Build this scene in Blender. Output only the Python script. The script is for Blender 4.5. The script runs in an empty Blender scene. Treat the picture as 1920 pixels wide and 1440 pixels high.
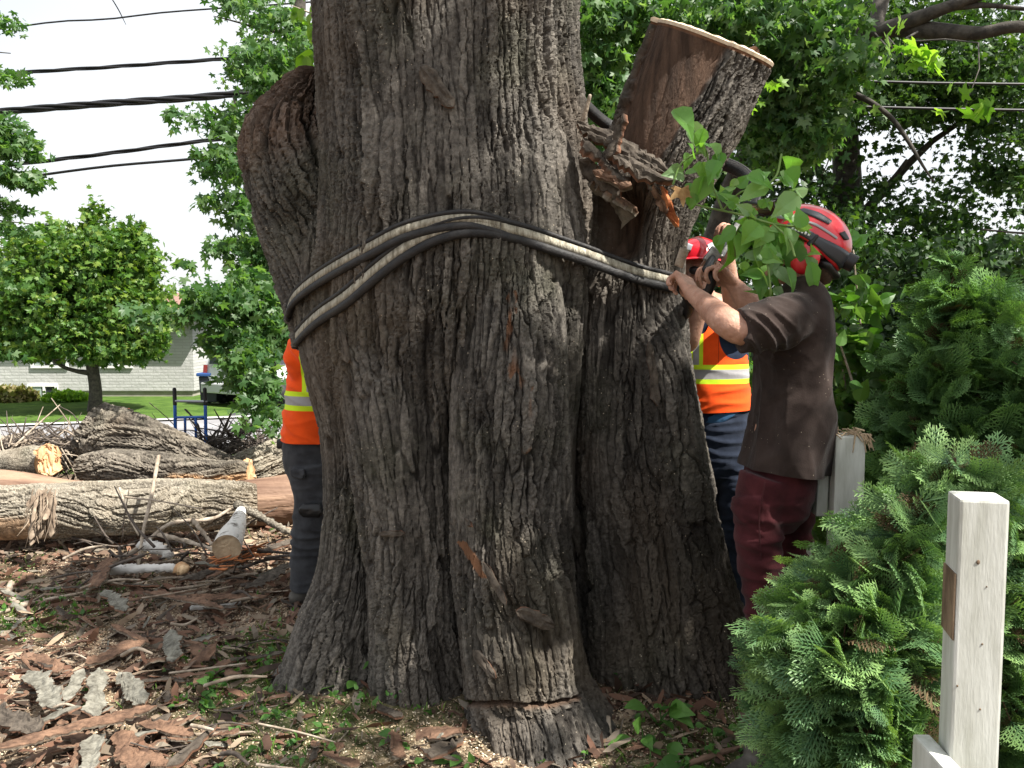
import bpy, bmesh, math, random
import numpy as np
from mathutils import Vector, Matrix
from mathutils.bvhtree import BVHTree
R = math.radians
rng = np.random.default_rng(11)
random.seed(5)
sc = bpy.context.scene
COL = sc.collection

# ---------------------------------------------------------------- camera, sky, sun
F_PX = 1600.0; EYE = 1.5; PITCH = math.atan(120 / F_PX)
cam_d = bpy.data.cameras.new('camera'); cam = bpy.data.objects.new('camera', cam_d); COL.objects.link(cam)
cam_d.lens = 30.0; cam_d.sensor_width = 36.0; cam_d.clip_start = 0.05; cam_d.clip_end = 900
cam.location = (0, 0, EYE); cam.rotation_euler = (math.pi / 2 - PITCH, 0, 0)
sc.camera = cam
SUN_EL = R(54); SUN_AZ = math.atan2(0.80, -0.50)          # azimuth from +Y towards +X
SUN = Vector((math.sin(SUN_AZ) * math.cos(SUN_EL), math.cos(SUN_AZ) * math.cos(SUN_EL), math.sin(SUN_EL)))
sd = bpy.data.lights.new('sun', 'SUN'); sd.energy = 5.0; sd.angle = R(0.6); sd.color = (1.0, 0.95, 0.87)
so = bpy.data.objects.new('sun', sd); COL.objects.link(so); so.rotation_euler = SUN.to_track_quat('Z', 'Y').to_euler()
so.location = (6, -4, 12)
w = bpy.data.worlds.new('World'); sc.world = w; w.use_nodes = True
nt = w.node_tree; N = nt.nodes; L = nt.links
for n in list(N): N.remove(n)
sky = N.new('ShaderNodeTexSky'); sky.sky_type = 'NISHITA'; sky.sun_disc = False
sky.sun_elevation = SUN_EL; sky.sun_rotation = SUN_AZ; sky.dust_density = 3.0; sky.air_density = 1.2
tc = N.new('ShaderNodeTexCoord'); nz = N.new('ShaderNodeTexNoise'); nz.inputs['Scale'].default_value = 2.2; nz.inputs['Detail'].default_value = 5
cr = N.new('ShaderNodeMapRange'); cr.inputs['From Min'].default_value = 0.3; cr.inputs['From Max'].default_value = 0.6
cr.inputs['To Min'].default_value = 0.55; cr.inputs['To Max'].default_value = 0.9
mx = N.new('ShaderNodeMixRGB'); mx.inputs['Color2'].default_value = (6.0, 6.1, 6.2, 1)
bg = N.new('ShaderNodeBackground'); bg.inputs['Strength'].default_value = 0.085; out = N.new('ShaderNodeOutputWorld')
L.new(tc.outputs['Generated'], nz.inputs['Vector']); L.new(nz.outputs['Fac'], cr.inputs['Value']); L.new(cr.outputs['Result'], mx.inputs['Fac'])
L.new(sky.outputs['Color'], mx.inputs['Color1']); L.new(mx.outputs['Color'], bg.inputs['Color']); L.new(bg.outputs['Background'], out.inputs['Surface'])
sc.view_settings.view_transform = 'Standard'; sc.view_settings.look = 'None'; sc.view_settings.exposure = 1.2; sc.view_settings.gamma = 1
sc.render.engine = 'CYCLES'
cy = sc.cycles; cy.max_bounces = 6; cy.diffuse_bounces = 3; cy.glossy_bounces = 2; cy.transmission_bounces = 4; cy.transparent_max_bounces = 6
cy.caustics_reflective = False; cy.caustics_refractive = False; cy.use_denoising = True; cy.sample_clamp_indirect = 6
try: cy.denoiser = 'OPENIMAGEDENOISE'
except Exception: pass

# ---------------------------------------------------------------- pixel <-> world
cp, sp = math.cos(PITCH), math.sin(PITCH)
def P(px, py, d):
    a = (px - 960) / F_PX; b = (720 - py) / F_PX
    r = np.array([a, cp + b * sp, -sp + b * cp]); r = r * (d / r[1])
    return np.array([r[0], r[1], r[2] + EYE])
def proj(V):
    V = np.asarray(V, float); x = V[:, 0]; y = V[:, 1]; z = V[:, 2] - EYE
    f = y * cp - z * sp; u = y * sp + z * cp
    f = np.where(np.abs(f) < 1e-4, 1e-4, f)
    return 960 + F_PX * x / f, 720 - F_PX * u / f
def sstep(a, b, x):
    t = np.clip((x - a) / (b - a), 0, 1); return t * t * (3 - 2 * t)

# ---------------------------------------------------------------- noise
_perm = np.random.default_rng(3).permutation(256); _perm = np.concatenate([_perm, _perm, _perm])
_g = np.random.default_rng(4).normal(size=(256, 3)); _g /= np.linalg.norm(_g, axis=1)[:, None]
def noise(p):
    p = np.asarray(p, np.float64); i = np.floor(p).astype(np.int64); f = p - i; i &= 255
    w_ = f * f * f * (f * (f * 6 - 15) + 10); res = 0
    for dx in (0, 1):
        wx = w_[:, 0] if dx else 1 - w_[:, 0]
        hx = _perm[i[:, 0] + dx]
        for dy in (0, 1):
            wy = w_[:, 1] if dy else 1 - w_[:, 1]
            hy = _perm[(hx + i[:, 1] + dy) & 511]
            for dz in (0, 1):
                wz = w_[:, 2] if dz else 1 - w_[:, 2]
                g = _g[_perm[(hy + i[:, 2] + dz) & 511]]
                res = res + wx * wy * wz * (g[:, 0] * (f[:, 0] - dx) + g[:, 1] * (f[:, 1] - dy) + g[:, 2] * (f[:, 2] - dz))
    return res * 1.5
def fbm(p, o=3):
    s = 0; a = 1.0
    for k in range(o):
        s = s + a * noise(p * (2 ** k) + 17.3 * k); a *= 0.5
    return s

# ---------------------------------------------------------------- terrain height
def gz(x, y):
    x = np.asarray(x, float); y = np.asarray(y, float)
    z = 0.07 * np.exp(-(((x - 0.15) / 1.3) ** 2 + ((y - 3.6) / 1.2) ** 2))
    z = z + 0.025 * np.exp(-(((x - 0.12) / 0.95) ** 4 + ((y - 3.5) / 0.85) ** 4)) - 0.7 * sstep(7.6, 12.5, y)
    near = 1 - sstep(7, 10, y)
    q = np.stack([x.ravel() * 1.7, y.ravel() * 1.7, 0 * x.ravel() + 3.3], 1)
    z = z + near * 0.035 * noise(q).reshape(x.shape) + near * 0.012 * noise(q * 4).reshape(x.shape)
    return z
def G(px, py, dz=0.0):
    t = EYE * F_PX / max(py - 600, 5); 
    for _ in range(25):
        p = P(px, py, t); h = float(gz(p[0], p[1])) + dz
        q = P(px, py, t * 1.001); s = (q[2] - p[2]) / (t * 0.001)
        t -= (p[2] - h) / s * 0.8
    p = P(px, py, t); p[2] = float(gz(p[0], p[1])) + dz
    return p

# ---------------------------------------------------------------- object helpers
def tag(o, label=None, cat=None, group=None, kind=None):
    if label: o['label'] = label
    if cat: o['category'] = cat
    if group: o['group'] = group
    if kind: o['kind'] = kind
    return o
def thing(name, label, cat, loc, group=None):
    o = bpy.data.objects.new(name, None); o.empty_display_size = 0.2; o.location = tuple(float(v) for v in loc); COL.objects.link(o)
    return tag(o, label, cat, group)
def wloc(o):
    l = Vector((0, 0, 0))
    while o is not None: l += Vector(o.location); o = o.parent
    return np.array(l)
def mk(name, V, F, mat, parent=None, smooth=True, attrs=None, origin=None):
    V = np.asarray(V, np.float64)
    if not isinstance(F, (list, tuple)): F = [F]
    me = bpy.data.meshes.new(name)
    if parent is not None: off = wloc(parent)
    else:
        off = np.array([*(V[:, :2].mean(0)), V[:, 2].min()]) if origin is None else np.asarray(origin, float)
    me.vertices.add(len(V)); me.vertices.foreach_set('co', (V - off).astype(np.float32).ravel())
    loops = []; starts = []; tot = 0; tots = []
    for f in F:
        f = np.asarray(f, np.int32)
        if f.size == 0: continue
        k = f.shape[1]; loops.append(f.ravel()); starts.append(tot + np.arange(len(f)) * k); tots.append(np.full(len(f), k)); tot += f.size
    lp = np.concatenate(loops); st = np.concatenate(starts).astype(np.int32); tt = np.concatenate(tots).astype(np.int32)
    me.loops.add(len(lp)); me.loops.foreach_set('vertex_index', lp)
    me.polygons.add(len(st)); me.polygons.foreach_set('loop_start', st)
    try: me.polygons.foreach_set('loop_total', tt)
    except Exception: pass
    me.polygons.foreach_set('use_smooth', np.full(len(st), bool(smooth)))
    me.update(calc_edges=True)
    if attrs:
        for k, a in attrs.items():
            at = me.attributes.new(k, 'FLOAT', 'POINT'); at.data.foreach_set('value', np.asarray(a, np.float32).ravel())
    me.materials.append(mat)
    o = bpy.data.objects.new(name, me); COL.objects.link(o)
    if parent is not None: o.parent = parent
    else: o.location = tuple(off)
    return o
class Acc:
    """collects vertices and faces for ONE mesh"""
    def __init__(s): s.V = []; s.F = {}; s.n = 0; s.A = {}
    def add(s, V, F, **at):
        V = np.asarray(V, float)
        for f in (F if isinstance(F, list) else [F]):
            f = np.asarray(f, np.int64); s.F.setdefault(f.shape[1], []).append(f + s.n)
        s.V.append(V); s.n += len(V)
        for k, a in at.items(): s.A.setdefault(k, []).append(np.broadcast_to(np.asarray(a, float), (len(V),)))
    def mk(s, name, mat, parent=None, smooth=True, origin=None):
        at = {k: np.concatenate(a) for k, a in s.A.items()}
        return mk(name, np.concatenate(s.V), [np.concatenate(f) for f in s.F.values()], mat, parent, smooth, at, origin)
def gridF(nu, nv, closed=True):
    """nv rings of nu verts"""
    u = np.arange(nu if closed else nu - 1); v = np.arange(nv - 1); U, W = np.meshgrid(u, v)
    U = U.ravel(); W = W.ravel(); U2 = (U + 1) % nu
    return np.stack([W * nu + U, W * nu + U2, (W + 1) * nu + U2, (W + 1) * nu + U], 1)
def box(x0, x1, y0, y1, z0, z1):
    V = np.array([[x, y, z] for z in (z0, z1) for y in (y0, y1) for x in (x0, x1)], float)
    F = np.array([[0, 2, 3, 1], [4, 5, 7, 6], [0, 1, 5, 4], [2, 6, 7, 3], [0, 4, 6, 2], [1, 3, 7, 5]])
    return V, F
def bbox(x0, x1, y0, y1, z0, z1, b=0.004):
    """box with chamfered vertical and top edges"""
    bm = bmesh.new(); V, F = box(x0, x1, y0, y1, z0, z1)
    vs = [bm.verts.new(v) for v in V]
    for f in F: bm.faces.new([vs[i] for i in f])
    bmesh.ops.bevel(bm, geom=bm.edges[:], offset=b, segments=2, affect='EDGES', profile=0.6)
    bm.normal_update(); bmesh.ops.triangulate(bm, faces=bm.faces[:])
    Vv = np.array([v.co[:] for v in bm.verts]); Ff = np.array([[v.index for v in f.verts] for f in bm.faces]); bm.free()
    return Vv, Ff
def cat_rom(C, n):
    C = np.asarray(C, float); m = len(C); seg = np.linalg.norm(np.diff(C[:, :3], axis=0), axis=1); s = np.concatenate([[0], np.cumsum(seg)])
    t = np.linspace(0, s[-1], n); i = np.clip(np.searchsorted(s, t, side='right') - 1, 0, m - 2); h = s[i + 1] - s[i]
    u = ((t - s[i]) / h)[:, None]
    d = np.zeros_like(C)
    d[1:-1] = (C[2:] - C[:-2]) / (s[2:] - s[:-2])[:, None]; d[0] = (C[1] - C[0]) / seg[0]; d[-1] = (C[-1] - C[-2]) / seg[-1]
    hh = h[:, None]
    return (2 * u**3 - 3 * u**2 + 1) * C[i] + (u**3 - 2 * u**2 + u) * hh * d[i] + (-2 * u**3 + 3 * u**2) * C[i + 1] + (u**3 - u**2) * hh * d[i + 1], t
def frames(C, ref):
    T = np.gradient(C, axis=0); T /= np.linalg.norm(T, axis=1)[:, None]; ref = np.asarray(ref, float)
    S = ref - (T @ ref)[:, None] * T; S /= np.linalg.norm(S, axis=1)[:, None]
    B = np.cross(T, S)
    if B[len(B) // 2, 1] > 0: B = -B
    return T, S, B
def limb(pts, n=14, nv=None, ref=None, cap=True):
    """smooth tapered tube through rows (x,y,z,r) or (x,y,z,ra,rb); closed rounded ends"""
    pts = np.asarray([list(p) if len(p) == 5 else list(p) + [p[3]] for p in pts], float)
    L_ = np.linalg.norm(np.diff(pts[:, :3], axis=0), axis=1).sum()
    if nv is None: nv = max(6, min(60, int(L_ / max(0.004, pts[:, 3].mean() * 0.5))))
    Q, t = cat_rom(pts, nv)
    C = Q[:, :3]; r = np.abs(Q[:, 3:5])
    if ref is None:
        d = C[-1] - C[0]; ref = (0, 0, 1) if abs(d[2]) < 0.7 * np.linalg.norm(d) else (1, 0, 0)
    T, S, B = frames(C, ref)
    if cap:
        e0 = []; e1 = []
        for a in (75, 50, 25):
            k, s_ = math.cos(R(a)), math.sin(R(a))
            e0.append((C[0] - T[0] * s_ * r[0].mean(), r[0] * k, S[0], B[0])); e1.append((C[-1] + T[-1] * s_ * r[-1].mean(), r[-1] * k, S[-1], B[-1]))
        C = np.vstack([[e[0] for e in e0], C, [e[0] for e in e1[::-1]]]); r = np.vstack([[e[1] for e in e0], r, [e[1] for e in e1[::-1]]])
        S = np.vstack([[e[2] for e in e0], S, [e[2] for e in e1[::-1]]]); B = np.vstack([[e[3] for e in e0], B, [e[3] for e in e1[::-1]]])
    th = np.linspace(0, 2 * math.pi, n, endpoint=False)
    V = (C[:, None] + S[:, None] * (np.cos(th)[None, :, None] * r[:, 0][:, None, None]) + B[:, None] * (np.sin(th)[None, :, None] * r[:, 1][:, None, None])).reshape(-1, 3)
    m = len(C); F = gridF(n, m); c0 = len(V); V = np.vstack([V, C[0], C[-1]])
    i = np.arange(n); j = (i + 1) % n
    Ft = np.vstack([np.stack([j, i, np.full(n, c0)], 1), np.stack([(m - 1) * n + i, (m - 1) * n + j, np.full(n, c0 + 1)], 1)])
    return V, [F, Ft]
def ellipsoid(c, r, rot=None, nu=20, nv=12):
    th = np.linspace(0, 2 * math.pi, nu, endpoint=False); ph = np.linspace(-math.pi / 2 + 0.02, math.pi / 2 - 0.02, nv)
    V = np.array([[math.cos(p) * math.cos(t) * r[0], math.cos(p) * math.sin(t) * r[1], math.sin(p) * r[2]] for p in ph for t in th])
    if rot is not None: V = V @ np.array(rot).T
    V = V + np.asarray(c); F = gridF(nu, nv)
    return V, [F, np.array([[nu - 1 - k for k in range(nu)]]), np.array([[(nv - 1) * nu + k for k in range(nu)]])]

# ---------------------------------------------------------------- materials
def newmat(name):
    m = bpy.data.materials.new(name); m.use_nodes = True; t = m.node_tree
    return m, t.nodes, t.links, t.nodes['Principled BSDF']
def rgb(c): return (c[0], c[1], c[2], 1)
def plain(name, c, rough=0.6, metal=0.0, c2=None, scale=8, bump=0.0, bscale=60, stretch=(1, 1, 1), spec=0.4, detail=4, bdist=0.01, lo=0.35, hi=0.65, coord='Object', coat=0):
    m, n, l, b = newmat(name)
    b.inputs['Roughness'].default_value = rough; b.inputs['Metallic'].default_value = metal
    b.inputs['Specular IOR Level'].default_value = spec; b.inputs['Coat Weight'].default_value = coat
    tc_ = n.new('ShaderNodeTexCoord'); mp = n.new('ShaderNodeMapping'); mp.inputs['Scale'].default_value = stretch
    l.new(tc_.outputs[coord], mp.inputs['Vector'])
    if c2 is not None:
        t = n.new('ShaderNodeTexNoise'); t.inputs['Scale'].default_value = scale; t.inputs['Detail'].default_value = detail; t.inputs['Roughness'].default_value = 0.62
        r = n.new('ShaderNodeValToRGB'); r.color_ramp.elements[0].position = lo; r.color_ramp.elements[1].position = hi
        r.color_ramp.elements[0].color = rgb(c); r.color_ramp.elements[1].color = rgb(c2)
        l.new(mp.outputs[0], t.inputs['Vector']); l.new(t.outputs['Fac'], r.inputs[0]); l.new(r.outputs[0], b.inputs['Base Color'])
    else: b.inputs['Base Color'].default_value = rgb(c)
    if bump:
        t2 = n.new('ShaderNodeTexNoise'); t2.inputs['Scale'].default_value = bscale; t2.inputs['Detail'].default_value = 5
        bp = n.new('ShaderNodeBump'); bp.inputs['Strength'].default_value = bump; bp.inputs['Distance'].default_value = bdist
        l.new(mp.outputs[0], t2.inputs['Vector']); l.new(t2.outputs['Fac'], bp.inputs['Height']); l.new(bp.outputs[0], b.inputs['Normal'])
    return m
def leafmat(name, cols, trans=0.35, rough=0.5, tipcol=None, vary=12.0):
    """per-leaf colour from a random value per island; thin leaves let light through"""
    m, n, l, b = newmat(name)
    g = n.new('ShaderNodeNewGeometry'); r = n.new('ShaderNodeValToRGB'); e = r.color_ramp.elements
    e[0].color = rgb(cols[0]); e[1].color = rgb(cols[-1]); e[0].position = 0.0; e[1].position = 1.0
    for k in range(1, len(cols) - 1):
        x = e.new(k / (len(cols) - 1)); x.color = rgb(cols[k])
    l.new(g.outputs['Random Per Island'], r.inputs[0]); colo = r.outputs[0]
    if tipcol is not None:
        a = n.new('ShaderNodeAttribute'); a.attribute_name = 'tip'; mxx = n.new('ShaderNodeMixRGB'); mxx.inputs['Color2'].default_value = rgb(tipcol)
        l.new(a.outputs['Fac'], mxx.inputs['Fac']); l.new(colo, mxx.inputs['Color1']); colo = mxx.outputs[0]
    l.new(colo, b.inputs['Base Color']); b.inputs['Roughness'].default_value = rough; b.inputs['Specular IOR Level'].default_value = 0.35
    tr = n.new('ShaderNodeBsdfTranslucent'); ms = n.new('ShaderNodeMixShader'); ms.inputs[0].default_value = trans
    hs = n.new('ShaderNodeMixRGB'); hs.blend_type = 'MULTIPLY'; hs.inputs['Fac'].default_value = 1; hs.inputs['Color2'].default_value = (1.5, 1.6, 0.55, 1)
    l.new(colo, hs.inputs['Color1']); l.new(hs.outputs[0], tr.inputs['Color'])
    o = n['Material Output']; l.new(b.outputs[0], ms.inputs[1]); l.new(tr.outputs[0], ms.inputs[2]); l.new(ms.outputs[0], o.inputs['Surface'])
    return m
def barkmat(name, low, high, debark=(0.16, 0.07, 0.045), scar=(0.42, 0.2, 0.09), bump=0.7, grain=1.0, lichen=(0.10, 0.105, 0.06), chalk=None):
    """bark: 'h' = ridge height (weathered grey crests, brown furrows with crevice shade painted in); 'bare' = bark stripped; 'scar' = fresh torn wood"""
    m, n, l, b = newmat(name)
    def attr(k):
        a = n.new('ShaderNodeAttribute'); a.attribute_name = k; return a.outputs['Fac']
    def mixc(f, a, c):
        x = n.new('ShaderNodeMixRGB')
        if hasattr(f, 'type'): l.new(f, x.inputs['Fac'])
        else: x.inputs['Fac'].default_value = f
        for k, v in (('Color1', a), ('Color2', c)):
            if isinstance(v, tuple): x.inputs[k].default_value = rgb(v)
            else: l.new(v, x.inputs[k])
        return x.outputs[0]
    def nzz(scale, detail, stretch=(1, 1, 1), rough=0.6):
        tc_ = n.new('ShaderNodeTexCoord'); mp = n.new('ShaderNodeMapping'); mp.inputs['Scale'].default_value = stretch
        t = n.new('ShaderNodeTexNoise'); t.inputs['Scale'].default_value = scale; t.inputs['Detail'].default_value = detail; t.inputs['Roughness'].default_value = rough
        l.new(tc_.outputs['Object'], mp.inputs[0]); l.new(mp.outputs[0], t.inputs['Vector']); return t.outputs['Fac']
    def mr(s, a, c, d=0.0, e=1.0):
        x = n.new('ShaderNodeMapRange'); x.inputs['From Min'].default_value = a; x.inputs['From Max'].default_value = c
        x.inputs['To Min'].default_value = d; x.inputs['To Max'].default_value = e; l.new(s, x.inputs['Value']); return x.outputs[0]
    c = mixc(mr(attr('cell'), 0.1, 0.9), tuple(v * 0.5 for v in high), tuple(v * 1.5 for v in high)); c = mixc(mr(attr('h'), 0.30, 0.85), low, c)  # furrows go from brown to near black: crevice shade painted into the colour
    c = mixc(mr(nzz(5, 4), 0.45, 0.7, 0, 0.55), c, tuple(v * 1.65 for v in high))
    c = mixc(mr(nzz(2.1, 3), 0.5, 0.75, 0, 0.5), c, lichen)
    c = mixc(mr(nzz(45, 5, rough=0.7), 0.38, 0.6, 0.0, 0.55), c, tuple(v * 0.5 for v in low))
    c = mixc(mr(nzz(1.3, 2), 0.5, 0.64, 0, 0.45), c, tuple(v * k for v, k in zip(high, (0.85, 0.70, 0.56))))
    c = mixc(mr(nzz(0.9, 3, (1.6, 1.6, .5)), 0.56, 0.66, 0, 0.6), c, tuple(v * 1.1 for v in low))
    vo = n.new('ShaderNodeTexVoronoi'); vo.inputs['Scale'].default_value = 48; tcv = n.new('ShaderNodeTexCoord'); l.new(tcv.outputs['Object'], vo.inputs['Vector'])
    sm = n.new('ShaderNodeMath'); sm.operation = 'MULTIPLY'; l.new(mr(vo.outputs['Distance'], 0.13, 0.08), sm.inputs[0]); l.new(mr(nzz(4, 3), 0.5, 0.6), sm.inputs[1]); c = mixc(sm.outputs[0], c, (0.5, 0.43, 0.33))
    if chalk: c = mixc(mr(nzz(90, 5, rough=.75), 0.48, 0.62, 0, 0.6), c, chalk)
    st = nzz(26, 5, (1, 1, 0.12))
    dc = mixc(mr(st, 0.35, 0.7), tuple(v * 0.45 for v in debark), tuple(v * 1.5 for v in debark))
    c = mixc(attr('bare'), c, dc)
    c = mixc(attr('scar'), c, mixc(mr(st, 0.35, 0.65), tuple(v * 0.5 for v in scar), scar))
    l.new(c, b.inputs['Base Color']); b.inputs['Roughness'].default_value = 0.85; b.inputs['Specular IOR Level'].default_value = 0.25
    bp = n.new('ShaderNodeBump'); bp.inputs['Strength'].default_value = bump; bp.inputs['Distance'].default_value = 0.012
    b1 = nzz(75 * grain, 7, (1, 1, 0.3), 0.75); l.new(b1, bp.inputs['Height'])
    l.new(bp.outputs[0], b.inputs['Normal'])
    return m
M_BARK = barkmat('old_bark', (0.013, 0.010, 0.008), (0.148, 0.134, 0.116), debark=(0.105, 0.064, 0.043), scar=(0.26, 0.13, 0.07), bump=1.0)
M_LOGBARK = barkmat('log_bark', (0.022, 0.016, 0.012), (0.21, 0.185, 0.15), debark=(0.30, 0.165, 0.10), scar=(0.55, 0.33, 0.17))
M_LITELOG = barkmat('pale_log_bark', (0.028, 0.02, 0.014), (0.27, 0.24, 0.19), debark=(0.4, 0.27, 0.17), scar=(0.62, 0.42, 0.24), chalk=(0.55, 0.5, 0.4))
M_BARELOG = plain('stripped_log_wood', (0.13, 0.072, 0.048), 0.7, c2=(0.33, 0.215, 0.145), scale=5, bump=0.9, bscale=20, stretch=(0.18, 1.5, 2.6))
M_BRANCHBARK = plain('branch_bark', (0.03, 0.026, 0.022), 0.85, c2=(0.085, 0.075, 0.062), scale=14, bump=0.7, bscale=40)
M_STICK = plain('dry_stick_wood', (0.20, 0.155, 0.11), 0.8, c2=(0.46, 0.39, 0.31), scale=18, bump=0.5, bscale=60)
M_DARKSTICK = plain('dark_twig_bark', (0.035, 0.028, 0.024), 0.85, c2=(0.13, 0.105, 0.085), scale=18, bump=0.5, bscale=60)
M_BIRCH = plain('birch_bark', (0.62, 0.60, 0.56), 0.7, c2=(0.10, 0.08, 0.065), scale=9, bump=0.5, bscale=30, stretch=(1, 1, 2.2), lo=0.56, hi=0.68)
M_CUT = plain('fresh_cut_wood', (0.42, 0.22, 0.10), 0.75, c2=(0.70, 0.50, 0.29), scale=9, bump=0.4, bscale=70, stretch=(1, 1, 0.3))
M_CUTDULL = plain('weathered_cut_wood', (0.25, 0.17, 0.10), 0.75, c2=(0.52, 0.40, 0.26), scale=9, bump=0.4, bscale=70)
# ---------------------------------------------------------------- bark covered tubes (trunk lobes, logs)
def vor2(u, v, seed):
    iu = np.floor(u).astype(np.int64); iv = np.floor(v).astype(np.int64); f1 = np.full(u.shape, 9.); f2 = np.full(u.shape, 9.); c = np.zeros(u.shape); ox = np.zeros(u.shape); oy = np.zeros(u.shape)
    for a in (-1, 0, 1):
        for b_ in (-1, 0, 1):
            k = _perm[((iu + a) & 255)] + ((iv + b_) & 255) + seed; k = _perm[k & 511]; k2 = _perm[(k + 57) & 511]; k3 = _perm[(k2 + 91) & 511]
            dx = iu + a + (k + .5) / 256 - u; dy = iv + b_ + (k2 + .5) / 256 - v; d = np.sqrt(dx * dx + dy * dy); m = d < f1
            f2 = np.where(m, f1, np.minimum(f2, d)); c = np.where(m, k3 / 255., c); ox = np.where(m, -dx, ox); oy = np.where(m, -dy, oy); f1 = np.where(m, d, f1)
    return f1, f2, c, ox, oy
def bark_tube(ctrl, sp_=0.005, amp=0.028, Fq=15.0, stretch=7.0, warp=0.5, seed=0.0, ref=(1, 0, 0), world=False, low=0.05, edit=None, lean=0.0, fine=1.0, maxu=900, maxv=760):
    """rows px,py,depth,half width px,depth ratio (or world x,y,z,ra,rb): rings with furrowed bark relief. returns dict"""
    rows = []
    for c in ctrl:
        if world: rows.append(c)
        else:
            p = P(c[0], c[1], c[2]); r = c[3] * c[2] / F_PX; rows.append([p[0], p[1], p[2], r, r * c[4]])
    rows = np.array(rows, float)
    Lg = np.linalg.norm(np.diff(rows[:, :3], axis=0), axis=1).sum(); rm = rows[:, 3].mean()
    nv = int(min(maxv, max(30, Lg / sp_))); nu = int(min(maxu, max(36, 2 * math.pi * rm / sp_ * 0.72)))
    Q, t = cat_rom(rows, nv); C = Q[:, :3]; ra = Q[:, 3]; rb = Q[:, 4]
    T, S, B = frames(C, ref)
    tt = np.linspace(-1, 1, nu, endpoint=False); phi = math.pi * (0.62 * tt + 0.38 * tt**3); th = math.pi / 2 + phi
    TH = np.broadcast_to(th, (nv, nu)).ravel(); VV = np.repeat(t, nu)
    cth, sth = np.cos(TH), np.sin(TH)
    base = np.stack([cth * rm, sth * rm, VV], 1) + seed
    wv = noise(base * np.array([2.2, 2.2, 1.3])) * warp
    th2 = TH + wv * 0.22 / max(rm, 0.12) + lean * VV
    wz = noise(base * 3.1 + 40) * warp * 0.25
    q = np.stack([np.cos(th2) * rm, np.sin(th2) * rm, VV + wz], 1) + seed
    rg0 = noise(q * 60.)
    n1 = noise(q * np.array([Fq * .55, Fq * .55, Fq * .55 / stretch])); big = np.clip(np.abs(n1 + .03 * rg0) * 5.0, 0, 1) ** 0.7
    rg = noise(q * np.array([40., 40., 22.])); rg2 = noise(q * np.array([34., 34., 26.]) + 91)
    uu = (th2 * rm + 0.010 * rg + 0.05 * noise(q * [4, 4, 2.2]) * warp) * Fq * 1.75; vv = (VV + wz + 0.03 * rg2 + 0.05 * noise(q * [7, 7, 3] + 5)) * Fq * 1.25 / stretch
    f1, f2, c1, ox, oy = vor2(uu, vv, int(seed * 7) + 1); e1 = f2 - f1
    g1, g2, c2, ox2, oy2 = vor2(uu * 2.4 + rg * .3, vv * 2.6 + rg2 * .2, int(seed * 5) + 77); e2 = g2 - g1
    crack = sstep(0.02, 0.15, e1 + .02 * rg0); crack2 = sstep(0.01, 0.11, e2)
    tilt = ox * np.cos(c1 * 40) + oy * np.sin(c1 * 23) * .6; tilt2 = ox2 * np.cos(c2 * 31) + oy2 * np.sin(c2 * 57)
    plate = noise(q * np.array([Fq * 0.5, Fq * 0.5, Fq * 0.2]) + 33)
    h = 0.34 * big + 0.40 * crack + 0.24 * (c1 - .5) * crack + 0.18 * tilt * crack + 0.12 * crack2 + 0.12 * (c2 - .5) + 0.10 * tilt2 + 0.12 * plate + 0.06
    fn = noise(q * [50., 50., 20.]) * 0.10 + noise(q * 110.0) * 0.09
    lowf = noise(base * np.array([3.0, 3.0, 1.4]) + 5) * 1.0
    amp = amp * (1 - 0.6 * sstep(0.12, 0.42, noise(base * np.array([2.6, 2.6, .9]) + 3)))
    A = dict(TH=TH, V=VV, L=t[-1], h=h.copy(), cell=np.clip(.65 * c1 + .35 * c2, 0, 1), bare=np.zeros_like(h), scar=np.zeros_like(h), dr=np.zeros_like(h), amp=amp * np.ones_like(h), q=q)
    Cr = np.repeat(C, nu, 0); Sr = np.repeat(S, nu, 0); Br = np.repeat(B, nu, 0); RA = np.repeat(ra, nu); RB = np.repeat(rb, nu)
    D = Sr * cth[:, None] + Br * sth[:, None]
    V0 = Cr + Sr * (cth * RA)[:, None] + Br * (sth * RB)[:, None]
    A['px'], A['py'] = proj(V0); A['front'] = D[:, 1] < 0.15
    if edit: edit(A)
    disp = A['amp'] * ((A['h'] - 0.75) + fn * fine) * (1 - 0.8 * A['bare']) + lowf * low * rm * 2 * 0.5 + A['dr']
    V = V0 + D * disp[:, None]
    F = gridF(nu, nv)
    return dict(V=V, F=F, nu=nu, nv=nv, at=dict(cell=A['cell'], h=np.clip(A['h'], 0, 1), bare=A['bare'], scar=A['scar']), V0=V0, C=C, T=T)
def ring_cap(t, end=True, inset=0.004, push=0.0):
    nu, nv = t['nu'], t['nv']; k = (nv - 1) * nu if end else 0
    ring = t['V'][k:k + nu]; c = ring.mean(0); d = t['T'][-1 if end else 0] * (1 if end else -1)
    rows = [c + (ring - c) * s + d * (push + 0.004 * (noise(ring * 20 + s * 5)[:, None])) for s in (1.0, 0.8, 0.55, 0.3, 0.08)]
    rows[0] = ring + d * 0.001
    V = np.vstack(rows); F = gridF(nu, len(rows)); last = np.array([[(len(rows) - 1) * nu + i for i in range(nu)]])
    return V, [F, last]

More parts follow.
